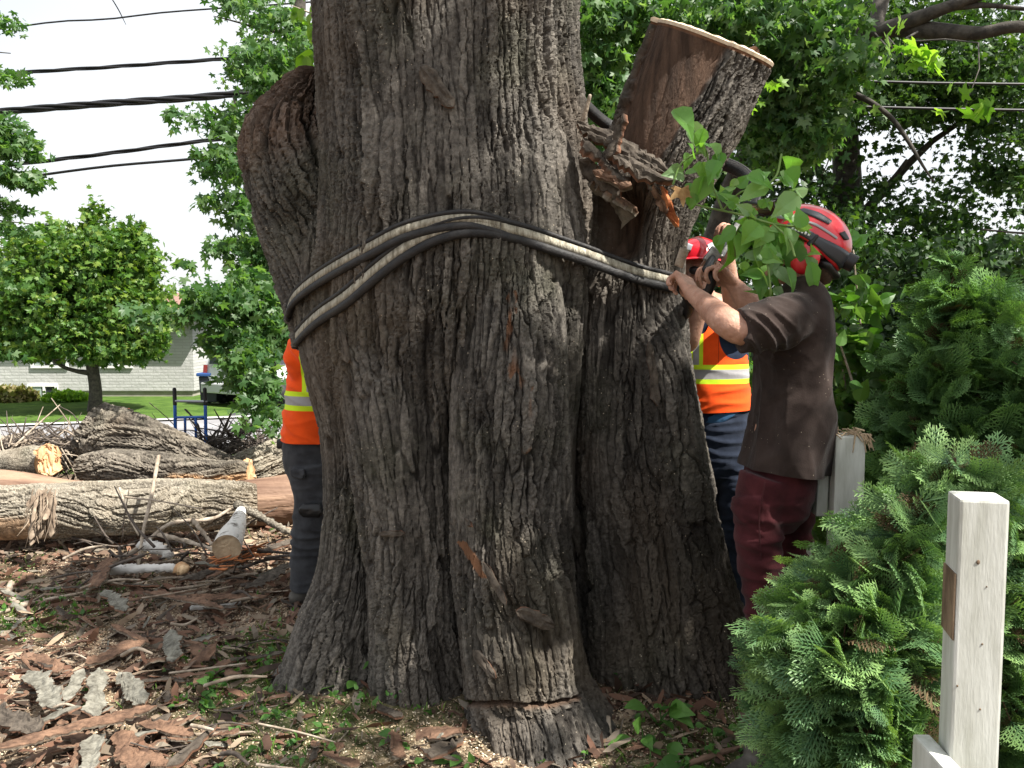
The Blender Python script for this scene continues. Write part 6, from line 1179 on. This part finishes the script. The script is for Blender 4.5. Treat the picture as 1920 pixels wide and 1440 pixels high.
V, F, Nn = remesh(a, .005, 4); mk('body', V, F, M_SKIN, man3); helmet(man3, hc3 + [0.0, 0, .03], np.array([.9, .2, .1]), np.array([0, 0, 1.]), 1.0, visor=False, lamp=False)
a = Acc(); a.add(*limb([(*P(603, 632, D3), .09, .11), (*P(598, 650, D3), .135, .18), (*P(598, 700, D3), .150, .19), (*P(592, 750, D3), .155, .18), (*P(588, 800, D3), .160, .18), (*P(586, 840, D3), .160, .18)], n=36, nv=34, ref=(1, 0, 0), cap=False))
for dd in (-.14, .17): a.add(*limb([(*P(582, 655, D3 + dd * .9), .105), (*P(600, 672, D3 + dd * 1.2), .090), (*P(640, 690, D3 + dd), .070)], n=22, cap=True))
a.add(*limb([(*P(566, 655, D3 - .10), .082), (*P(564, 685, D3 - .12), .080), (*P(574, 715, D3 - .10), .06)], n=20))
V, F, Nn = remesh(a, .006, 4, cut=[(tuple(P(580, 824, D3)), (0, 0, -1))]); px, py = proj(V); V = V + Nn * (fold(V @ np.array([[.8, 0, .6], [0, 1, 0], [-.6, 0, .8]]), 4, 4, 13, 4) * .012 + fold(V, 4, 4, 16, 9) * .006 * sstep(760, 790, py) - .004)[:, None]
zc = lambda y: P(560, y, D3 - .12)[2]; uc = lambda x: P(x, 700, D3 - .12)[0]
M_HV = bands('orange_reflective_cloth', [(zc(769), zc(759), YEL), (zc(759), zc(742), SIL), (zc(742), zc(733), YEL)], [(uc(571), uc(580), YEL), (uc(580), uc(592), SIL)], zc(733), ORG)
mk('shirt', V, F, M_HV, man3, attrs=dict(u=V[:, 0], v=V[:, 2]))
a = Acc(); a.add(*limb([(*P(584, 812, D3), .145, .16), (*P(584, 860, D3), .145, .165), (*P(590, 890, D3), .13, .16)], n=28, ref=(1, 0, 0)))
leg(a, [(*P(584, 870, D3 - .08), .120, .10), (*P(590, 940, D3 - .08), .105, .09), (*P(584, 1000, D3 - .08), .096, .085), (*P(578, 1060, D3 - .08), .092, .08), (*P(576, 1105, D3 - .08), .086, .08)])
leg(a, [(*P(600, 870, D3 + .12), .11, .10), (*P(625, 960, D3 + .12), .09, .09), (*P(625, 1100, D3 + .12), .08, .08)])
V, F, Nn = remesh(a, .007, 3); px, py = proj(V); V = V + Nn * (fold(V, 4, 4, 18, 2) * .010 * (.4 + np.exp(-((py - 1000) / 50) ** 2)))[:, None]
M_CHAR = cloth('charcoal_work_cotton', (.028, .029, .033), (.06, .062, .068), 9); tr = mk('trousers', V, F, M_CHAR, man3)
V, F, at = slab(P(545, 886, D3 - .17), P(572, 890, D3 - .20), .05, 3, thick=.012, up=(-.1, -1, 0), jag=.05, curl=.4); mk('pocket_flap', V, F, M_CHAR, tr)
V, F, at = slab(P(560, 958, D3 - .20), P(604, 958, D3 - .21), .07, 3, thick=.006, up=(-.1, -1, 0), jag=.04, curl=.5); mk('knee_band', V, F, M_BLACK, tr)
V, F = bbox(*sum(([v - .025, v + .025] for v in P(529, 832, D3)), []), .01); mk('belt_pouch', V, F, M_BLACK, tr)
boot(man3, P(574, 1105, D3 - .08), P(640, 1115, D3 - .06)); boot(man3, P(625, 1100, D3 + .12), P(680, 1110, D3 + .12))

# --- lever tool both men hold
t = thing('ratchet_lever', 'black and grey steel lever gripped between the two workers on the right', 'tool', P(1340, 500, 3.0)); M_STEEL = plain('scuffed_steel', (.16, .155, .15), .45, .7, c2=(.34, .33, .31), scale=40, bump=.3)
V, F = limb([(*P(1350, 480, 3.10), .010, .016), (*P(1372, 440, 3.32), .010, .014), (*P(1402, 392, 3.6), .009, .012)], n=12); mk('handle_bar', V, F, M_STEEL, t)
V, F = limb([(*P(1322, 505, 2.98), .012), (*P(1345, 470, 3.08), .014), (*P(1364, 446, 3.24), .013)], n=12); mk('grip', V, F, M_BLACK, t)
V, F = bbox(-.022, .022, -.014, .014, -.028, .028, .005); Rr = np.array(Matrix.Rotation(R(35), 3, 'Y')); mk('jaw_block', V @ Rr.T + P(1336, 480, 3.04), F, M_STEEL, t)
V, F = limb([(*P(1338, 478, 3.05), .010), (*P(1330, 500, 3.03), .016), (*P(1334, 530, 3.02), .017), (*P(1322, 560, 3.04), .014)], n=12); mk('black_hook', V, F, M_BLACK, t)
V, F = limb([(*P(1322, 548, 3.06), .014), (*P(1305, 562, 3.12), .016), (*P(1286, 570, 3.25), .018)], n=12); mk('webbing_tail', V, F, M_RUBBER, t)
V, F = limb([(*P(1272, 500, 2.93), .016), (*P(1284, 466, 2.92), .017)], n=14, cap=False); o = mk('wooden_peg', V, F, M_STICK); tag(o, 'short round wooden peg sticking out of the brown shirted man\'s fist', 'peg')
# ---------------------------------------------------------------- fence
M_POST = plain('weathered_white_paint', (.38, .385, .34), .6, c2=(.56, .57, .53), scale=7, bump=.12, bscale=60, stretch=(4, 4, .6)); M_OLDWOOD = plain('bare_brown_wood', (.10, .065, .04), .85, c2=(.24, .17, .11), scale=20, bump=.4, stretch=(1, 1, .4))
def rz(V, x, y, a_): V = np.array(V, float); c_, s_ = math.cos(a_), math.sin(a_); return np.stack([V[:, 0] * c_ - V[:, 1] * s_ + x, V[:, 0] * s_ + V[:, 1] * c_ + y, V[:, 2]], 1)
def post(lab, x, y, ztop, rot=0, w_=.089):
    zb = float(gz(x, y)) - .05; t = thing('fence_post', lab, 'fence post', (x, y, zb), 'white fence posts'); V, F = bbox(-w_ / 2, w_ / 2, -w_ / 2, w_ / 2, zb, ztop, .006); V = rz(V, x, y, rot); mk('post', V, F, M_POST, t, smooth=False); return t
xa, ya, ra_ = .921, 1.665, R(-13); za = P(1835, 938, ya - .045)[2]
p1 = post('nearest white fence post, with a brown bare patch on its left side', xa, ya, za, ra_)
z0, z1 = P(1785, 1190, ya)[2], P(1785, 1068, ya)[2]; V, F = box(-.0475, -.0445, -.042, .042, z0, z1); V = rz(V, xa, ya, ra_); mk('bare_patch', V, F, M_OLDWOOD, p1, smooth=False)
a = Acc()
for px_, py_, sz in ((1836, 1055, .004), (1850, 1100, .0015), (1842, 1208, .002), (1838, 1330, .002), (1800, 1290, .002)):
    q_ = P(px_, py_, ya - .0455); q_[1] = ya - .0450 / math.cos(ra_) + (q_[0] - xa) * math.tan(ra_); a.add(*ellipsoid(q_, (sz, .0012, sz * 1.2), None, 8, 5))
a.mk('knot', M_OLDWOOD, p1)
xb, yb = 1.045, 2.64; zb_ = P(1600, 818, yb - .045)[2]
p2 = post('second white fence post, its top splintered and ragged', xb, yb, zb_, R(-8))
a = Acc(); r = random.Random(4)
for k in range(38):
    q_ = np.array([xb + r.uniform(-.05, .05), yb + r.uniform(-.045, .045), zb_ + r.uniform(-.002, .014)]); d_ = np.array([r.uniform(-1, 1), r.uniform(-1, 1), r.uniform(-.5, .35)]) * .035; a.add(*limb([(*(q_ - d_ / 2), r.uniform(.0015, .004)), (*(q_ + d_ / 2), .0015)], n=5, nv=6))
for k in range(14):
    q_ = np.array([xb + .035 + r.uniform(-.03, .02), yb - .047, zb_ + .005]); a.add(*limb([(*q_, .003), (*(q_ + [r.uniform(-.01, .02), -.008, -r.uniform(.015, .055)]), .0015)], n=5, nv=6))
a.mk('splinters', M_CUTDULL, p2)
def rail(lab, A_, B_, h_, th=.035):
    A_ = np.array(A_, float); B_ = np.array(B_, float); d_ = B_ - A_; L_ = np.linalg.norm(d_); V, F = bbox(-L_ / 2, L_ / 2, -th / 2, th / 2, -h_ / 2, h_ / 2, .005); T_ = d_ / L_; S_ = unit(np.cross(np.array([0, 0, 1.]), T_)); U_ = np.cross(T_, S_)
    V = (A_ + B_) / 2 + V[:, :1] * T_ + V[:, 1:2] * S_ + V[:, 2:] * U_; return tag(mk('fence_rail', V, F, M_POST, smooth=False), lab, 'fence rail', 'white fence rails')
xr_ = xb - .064
rail('upper white rail running back from the splintered post behind the brown shirt', (xr_, yb + .02, P(1580, 932, yb)[2]), (xr_ + .012, 3.2, P(1580, 932, yb)[2] + .02), .135)
rail('lower white rail glimpsed behind the burgundy trousers', (xr_ + .004, 2.78, .70), (xr_ + .016, 3.2, .70), .135)
rail('white rail end fixed low on the nearest post, its edge sunlit', (xa - .066, ya + .06, .570), (xa - .090, .75, .56), .135)

# ---------------------------------------------------------------- cedars
LM_CEDAR = leafmat('cedar_scale_leaf', [(.032, .088, .044), (.046, .12, .055), (.072, .16, .066)], .2, .5, tipcol=(.30, .47, .16))
LM_CEDARB = leafmat('tall_cedar_scale_leaf', [(.036, .095, .038), (.056, .13, .048), (.085, .17, .06)], .25, .5, tipcol=(.24, .42, .14))
LM_DEAD = leafmat('dead_cedar_spray', [(.06, .035, .018), (.12, .075, .035), (.05, .06, .025)], .1, .8)
LM_CEDARBROWN = plain('brown_cedar_twig', (.05, .03, .018), .9, c2=(.12, .07, .04), scale=30)
def frond_tpl(seed, n=7):
    r = random.Random(seed); V = []; F = []; tip = []
    def blade(a, b_, w_, t0, t1):
        a = np.array(a); b_ = np.array(b_); d_ = b_ - a; s_ = np.array([-d_[1], d_[0], 0]) / (np.linalg.norm(d_) + 1e-9) * w_; k = len(V)
        m_ = (a + b_) / 2; V.extend([a - s_ * .6, a + s_ * .6, m_ + s_, b_ + s_ * .35, b_ - s_ * .35, m_ - s_]); F.extend([[k, k + 1, k + 2, k + 5], [k + 5, k + 2, k + 3, k + 4]]); tip.extend([t0, t0, (t0 + t1) / 2, t1, t1, (t0 + t1) / 2])
    blade((0, 0, 0), (0, 1, -.12), .016, 0, .8)
    for i in range(n):
        y = .10 + .82 * i / n; L_ = (.52 * (1 - y) + .13) * r.uniform(.8, 1.15)
        for sg in (-1, 1):
            an = R(r.uniform(38, 52)) * sg; ex = math.sin(an) * L_; ey = math.cos(an) * L_; z0 = -.12 * y * y; z1 = z0 - .10 * L_
            blade((0, y, z0), (ex, y + ey, z1), .017, .1, .9)
            m = max(1, int(L_ / .11))
            for j in range(m):
                q_ = (j + .6) / (m + .4); px_, py_ = ex * q_, y + ey * q_; l2 = .17 * (1 - q_ * .5)
                for s2 in (-1, 1):
                    a2 = an + R(40) * s2; blade((px_, py_, z0 + (z1 - z0) * q_), (px_ + math.sin(a2) * l2, py_ + math.cos(a2) * l2, z1 - .02), .015, .35, 1)
    return np.array(V), np.array(F), np.array(tip)
FR = [frond_tpl(k) for k in range(3)]
def fronds(parent, name, mat, C, out_, size, r, tipk=1.0):
    a = Acc(); n = len(C); idx = r.integers(0, 3, n)
    for t_ in range(3):
        k = idx == t_; c = C[k]; o = out_[k]; s = size[k]; m = len(c); TV, TF, tp = FR[t_]
        Y = unit(o + r.normal(size=(m, 3)) * .28); nn = unit(np.stack([r.normal(size=m) * .5, r.normal(size=m) * .5, np.full(m, .8)], 1) + np.cross(Y, r.normal(size=(m, 3))) * .6); X = unit(np.cross(Y, nn)); Z = np.cross(X, Y); cu = r.uniform(-.3, 2.5, (m, 1))
        V = c[:, None] + s[:, None, None] * (TV[None, :, :1] * X[:, None] + TV[None, :, 1:2] * Y[:, None] + (TV[None, :, 2] * cu)[..., None] * Z[:, None]); F = (TF[None] + (np.arange(m) * len(TV))[:, None, None]).reshape(-1, 4)
        new = r.uniform(0, 1, (m, 1)) ** 1.5; a.add(V.reshape(-1, 3), F, tip=(np.clip(tp[None] * (.25 + .9 * new), 0, 1) * tipk).ravel())
    return a.mk(name, mat, parent, smooth=False)
def cedar(lab, base, axis, n, size, seed, mat, lump=.22, tipk=1.0):
    """axis: rows (px,py,d,half width px,depth radius m): irregular cone covered in flat sprays; sprays also fill the inside"""
    r = np.random.default_rng(seed); t = thing('cedar_shrub', lab, 'cedar', base); ax = np.array(axis, float); hgt = -np.diff(ax[:, 1]); C = []; O = []
    u = r.random(n); cum = np.concatenate([[0], np.cumsum(np.abs(np.diff(ax[:, 1])) * (ax[:-1, 3] + ax[1:, 3]))]); cum /= cum[-1]; tt = np.interp(u, cum, np.arange(len(ax)))
    row = np.stack([np.interp(tt, np.arange(len(ax)), ax[:, k]) for k in range(5)], 1); th = r.uniform(0, 2 * math.pi, n); cen = np.array([P(*q[:3]) for q in row]); rw = row[:, 3] * row[:, 2] / F_PX
    rad = np.where(r.random(n) < .72, r.uniform(.78, 1.05, n), r.uniform(.25, .8, n)); rad = np.where(r.random(n) < .07, r.uniform(1.02, 1.28, n), rad); dirs = np.stack([np.cos(th), np.sin(th), 0 * th], 1)
    lm = 1 + lump * noise(np.stack([np.cos(th) * 2.2, np.sin(th) * 2.2, cen[:, 2] * 5], 1)) * 1.6
    C = cen + np.stack([np.cos(th) * rw, np.sin(th) * row[:, 4], 0 * th], 1) * (rad * lm)[:, None]; out_ = unit(dirs + np.stack([0 * th, 0 * th, r.uniform(-.15, .75, n)], 1))
    sz = r.uniform(.45, 1.4, n) * size; dead = (r.random(n) < .055) | ((rad < .7) & (r.random(n) < .35))
    fronds(t, 'foliage', mat, (C - out_ * size * .5)[~dead], out_[~dead], sz[~dead], r, tipk); fronds(t, 'dead_spray', LM_DEAD, (C - out_ * size * .6)[dead], out_[dead], sz[dead] * .9, r, 0)
    a = Acc(); q0 = np.array(base); q1 = P(*ax[-1][:3]) if ax[-1][1] < ax[0][1] else P(*ax[0][:3]); a.add(*limb([(*q0, .016), (*((q0 + q1) / 2 + [0.01, 0, 0]), .011), (*q1, .004)], n=8)); k = r.integers(0, n, 60)
    zt = np.array([(q0 + (q1 - q0) * s_) for s_ in r.uniform(.1, .9, 60)]); twigs(a, zt, C[k] - out_[k] * size * .4, .005, .002, wob=.05); a.mk('stem', LM_CEDARBROWN, t); return t
cedar('bushy low cedar between the two white posts, its tips bright green', (*P(1560, 1400, 2.15)[:2], float(gz(.8, 2.15))), [(1570, 1490, 2.12, 90, .14), (1585, 1400, 2.12, 125, .2), (1590, 1300, 2.12, 150, .22), (1590, 1200, 2.12, 150, .22), (1590, 1130, 2.14, 110, .2), (1640, 1070, 2.16, 85, .18), (1690, 1000, 2.18, 62, .15), (1725, 940, 2.2, 35, .10)], 2300, .100, 3, LM_CEDAR, lump=.36)
cedar('dense cedar behind the nearest white post at the right edge', (*P(1860, 1350, 2.3)[:2], 0), [(1850, 1480, 2.3, 130, .2), (1850, 1350, 2.3, 140, .24), (1850, 1200, 2.3, 140, .24), (1840, 1050, 2.3, 130, .24), (1820, 960, 2.3, 120, .22), (1800, 900, 2.3, 90, .2), (1790, 860, 2.3, 45, .12)], 1900, .105, 5, LM_CEDAR)
cedar('tall feathery cedar with a pointed tip behind the fence', (*P(1760, 1100, 3.2)[:2], 0), [(1750, 1100, 3.1, 130, .3), (1750, 980, 3.1, 140, .34), (1755, 880, 3.1, 130, .34), (1770, 780, 3.15, 105, .32), (1780, 700, 3.15, 92, .26), (1785, 620, 3.2, 74, .2), (1790, 560, 3.2, 44, .14), (1788, 520, 3.2, 22, .08), (1785, 480, 3.2, 8, .03)], 3000, .115, 7, LM_CEDARB)
cedar('broad cedar whose rounded top stands at the right edge behind the fence', (*P(1890, 1100, 3.1)[:2], 0), [(1900, 1100, 3.0, 120, .3), (1900, 950, 3.0, 125, .34), (1895, 820, 3.0, 105, .34), (1885, 720, 3.05, 84, .3), (1872, 640, 3.1, 62, .24), (1862, 580, 3.1, 36, .16), (1860, 540, 3.1, 14, .06)], 2200, .115, 9, LM_CEDARB)

# ---------------------------------------------------------------- leafy shrub and saplings behind the fence
t = thing('leafy_shrub', 'pale green leafy shrub behind the splintered post and the brown shirt', 'shrub', (*P(1640, 1000, 3.5)[:2], .03)); r_ = np.random.default_rng(141)
bl = [(1590, 640, 3.4, 40, 50, .15, 40), (1600, 560, 3.4, 35, 40, .12, 26), (1620, 720, 3.4, 70, 50, .2, 80), (1650, 780, 3.4, 70, 60, .25, 110), (1590, 800, 3.5, 60, 70, .2, 100), (1560, 900, 3.6, 60, 90, .2, 120), (1650, 860, 3.6, 60, 60, .2, 60), (1690, 700, 3.4, 30, 30, .15, 20), (1400, 700, 4.6, 40, 60, .3, 70), (1400, 830, 4.6, 40, 90, .3, 90), (1560, 980, 3.6, 60, 60, .3, 60)]
V, F = sprays(in_blobs(bl, 620, r_, .05), 4, .07, .062, 'ovate', r_, .15, .45); mk('foliage', V, F, LM_SHRUB, t, smooth=False)
a = Acc(); b0 = np.array([*P(1640, 1000, 3.5)[:2], .0]); tops = [P(1572, 640, 3.4), P(1600, 470, 3.4), P(1690, 700, 3.4), P(1640, 640, 3.45), P(1560, 850, 3.5), P(1650, 800, 3.3), P(1400, 720, 4.5)]
for q_ in tops: m_ = b0 * .45 + q_ * .55 + [.04, 0, -.03]; a.add(*limb([(*b0, .010), (*m_, .007), (*q_, .003)], n=7, nv=14))
a.add(*limb([(*P(1642, 880, 3.3), .006), (*P(1612, 760, 3.3), .0055), (*P(1590, 690, 3.3), .005), (*P(1568, 625, 3.3), .004)], n=8, nv=16)); a.add(*limb([(*P(1612, 760, 3.3), .004), (*P(1600, 715, 3.3), .003)], n=6)); a.mk('stem', M_STICK, t)
cs = [(1606, 490), (1598, 520), (1580, 555), (1615, 540), (1565, 570), (1640, 545), (1590, 600), (1560, 545), (1625, 580), (1600, 640), (1570, 660), (1640, 660)]
# sprout of large leaves in front of the helmet
t = thing('leafy_sprout', 'sprout of large bright leaves growing off the trunk in front of the red helmet', 'sprout', P(1290, 385, 3.1)); r_ = np.random.default_rng(151); D_ = 2.62
st_ = [[(1288, 378, 3.12), (1320, 388, 2.95), (1355, 395, 2.8), (1400, 405, 2.66), (1450, 420, 2.6), (1500, 425, 2.58)], [(1355, 395, 2.8), (1330, 330, 2.8), (1325, 285, 2.8), (1305, 262, 2.8)], [(1325, 285, 2.8), (1300, 290, 2.8), (1275, 310, 2.8), (1262, 345, 2.8)], [(1355, 395, 2.8), (1390, 360, 2.75), (1440, 350, 2.7), (1480, 330, 2.68)],
       [(1400, 405, 2.66), (1425, 450, 2.62), (1440, 500, 2.6), (1445, 555, 2.6), (1445, 640, 2.9)], [(1425, 360, 2.7), (1455, 330, 2.7), (1465, 290, 2.7)], [(1450, 420, 2.6), (1480, 450, 2.56), (1490, 480, 2.55)], [(1400, 405, 2.66), (1380, 440, 2.7), (1378, 480, 2.75)], [(1445, 640, 2.9), (1480, 760, 3.15), (1540, 900, 3.3)]]
a = Acc()
for s_ in st_: a.add(*limb([(*P(*q_), .0035) for q_ in s_], n=6, nv=18))
a.mk('stem', plain('green_stem', (.12, .22, .05), .5, c2=(.18, .26, .07)), t)
lv = [(1262, 205, 1300, 245, 44), (1296, 228, 1318, 282, 26), (1320, 240, 1308, 280, 22), (1330, 270, 1352, 300, 24), (1352, 285, 1345, 322, 22), (1345, 300, 1330, 335, 26), (1330, 330, 1298, 382, 34), (1340, 340, 1320, 348, 28), (1300, 360, 1296, 392, 20), (1400, 330, 1445, 345, 30), (1440, 345, 1392, 372, 34), (1470, 320, 1496, 350, 36), (1480, 350, 1460, 330, 22), (1462, 322, 1475, 345, 20),
      (1498, 365, 1455, 400, 36), (1505, 372, 1490, 350, 22), (1425, 420, 1395, 450, 38), (1405, 420, 1440, 460, 44), (1395, 440, 1385, 475, 30), (1362, 430, 1372, 500, 36), (1345, 440, 1352, 470, 22), (1450, 430, 1442, 480, 26), (1462, 440, 1480, 480, 30), (1500, 455, 1478, 500, 40), (1512, 480, 1530, 520, 28), (1520, 490, 1528, 548, 24), (1440, 480, 1466, 490, 26), (1395, 478, 1438, 485, 22), (1440, 505, 1462, 540, 20),
      (1430, 520, 1392, 512, 18), (1395, 508, 1434, 522, 16), (1452, 500, 1480, 530, 22), (1448, 560, 1415, 545, 16), (1450, 540, 1470, 560, 16), (1410, 400, 1385, 385, 20), (1375, 395, 1360, 362, 24), (1355, 380, 1372, 345, 22), (1380, 350, 1405, 330, 20), (1425, 390, 1440, 372, 18), (1490, 400, 1512, 430, 18), (1600, 430, 1592, 462, 20), (1600, 462, 1625, 440, 22), (1470, 455, 1460, 420, 22), (1485, 470, 1500, 440, 20), (1418, 470, 1410, 435, 20), (1458, 470, 1445, 515, 20), (1475, 500, 1490, 545, 18)]
x_ = []
ov = TPL['ovate'][0].copy(); ov[:, 0] *= 1.25; ov[:, 2] *= 2.6; ov[4:8:1, 0] *= .8
for i, (x0, y0, x1, y1, wd) in enumerate(lv):
    dd = 2.62 if x0 > 1380 else 2.76; dd += random.uniform(-.05, .05); dd = 3.3 if x0 > 1580 else dd
    A_ = P(x0, y0, dd); B_ = P(x1, y1, dd + random.uniform(-.03, .03)); L_ = np.linalg.norm(B_ - A_) * 1.12; r_n = np.array([random.uniform(-.6, .6), -1, random.uniform(.1, .9)]); T_ = (ov * [min(1.3, wd * dd / F_PX / (L_ * .68)), 1, 1], TPL['ovate'][1])
    V, F = leaves(A_[None], (B_ - A_)[None], r_n[None], np.array([L_]), T_, r_); x_.append((V, F))
rr_ = np.random.default_rng(5); nx_ = 46; anc = np.array([P(*q_) for q_ in [(1300, 300, 2.8), (1330, 330, 2.78), (1390, 380, 2.7), (1420, 400, 2.66), (1450, 360, 2.66), (1440, 440, 2.64), (1470, 440, 2.6), (1430, 490, 2.62), (1490, 400, 2.6), (1400, 430, 2.7), (1460, 500, 2.62)]])
c = anc[rr_.integers(0, len(anc), nx_)] + rr_.normal(size=(nx_, 3)) * [.045, .03, .045]; x_.append(leaves(c, unit(rr_.normal(size=(nx_, 3)) * .8 + [0, 0, -.6]), unit(rr_.normal(size=(nx_, 3)) * .5 + [0, -1, .5]), rr_.uniform(.03, .085, nx_), (ov, TPL['ovate'][1]), rr_))
a = Acc()
for V, F in x_: a.add(V, F)
a.mk('foliage', LM_SPROUT, t, smooth=False)
V, F = leaves(P(1278, 345, 2.8)[None], np.array([[.1, 0, -1.]]), np.array([[.3, -1, .2]]), np.array([.065]), 'maple', r_); mk('withered_leaf', V, F, plain('brown_dead_leaf', (.25, .13, .05), .8, c2=(.42, .27, .12), scale=40), t, smooth=False)
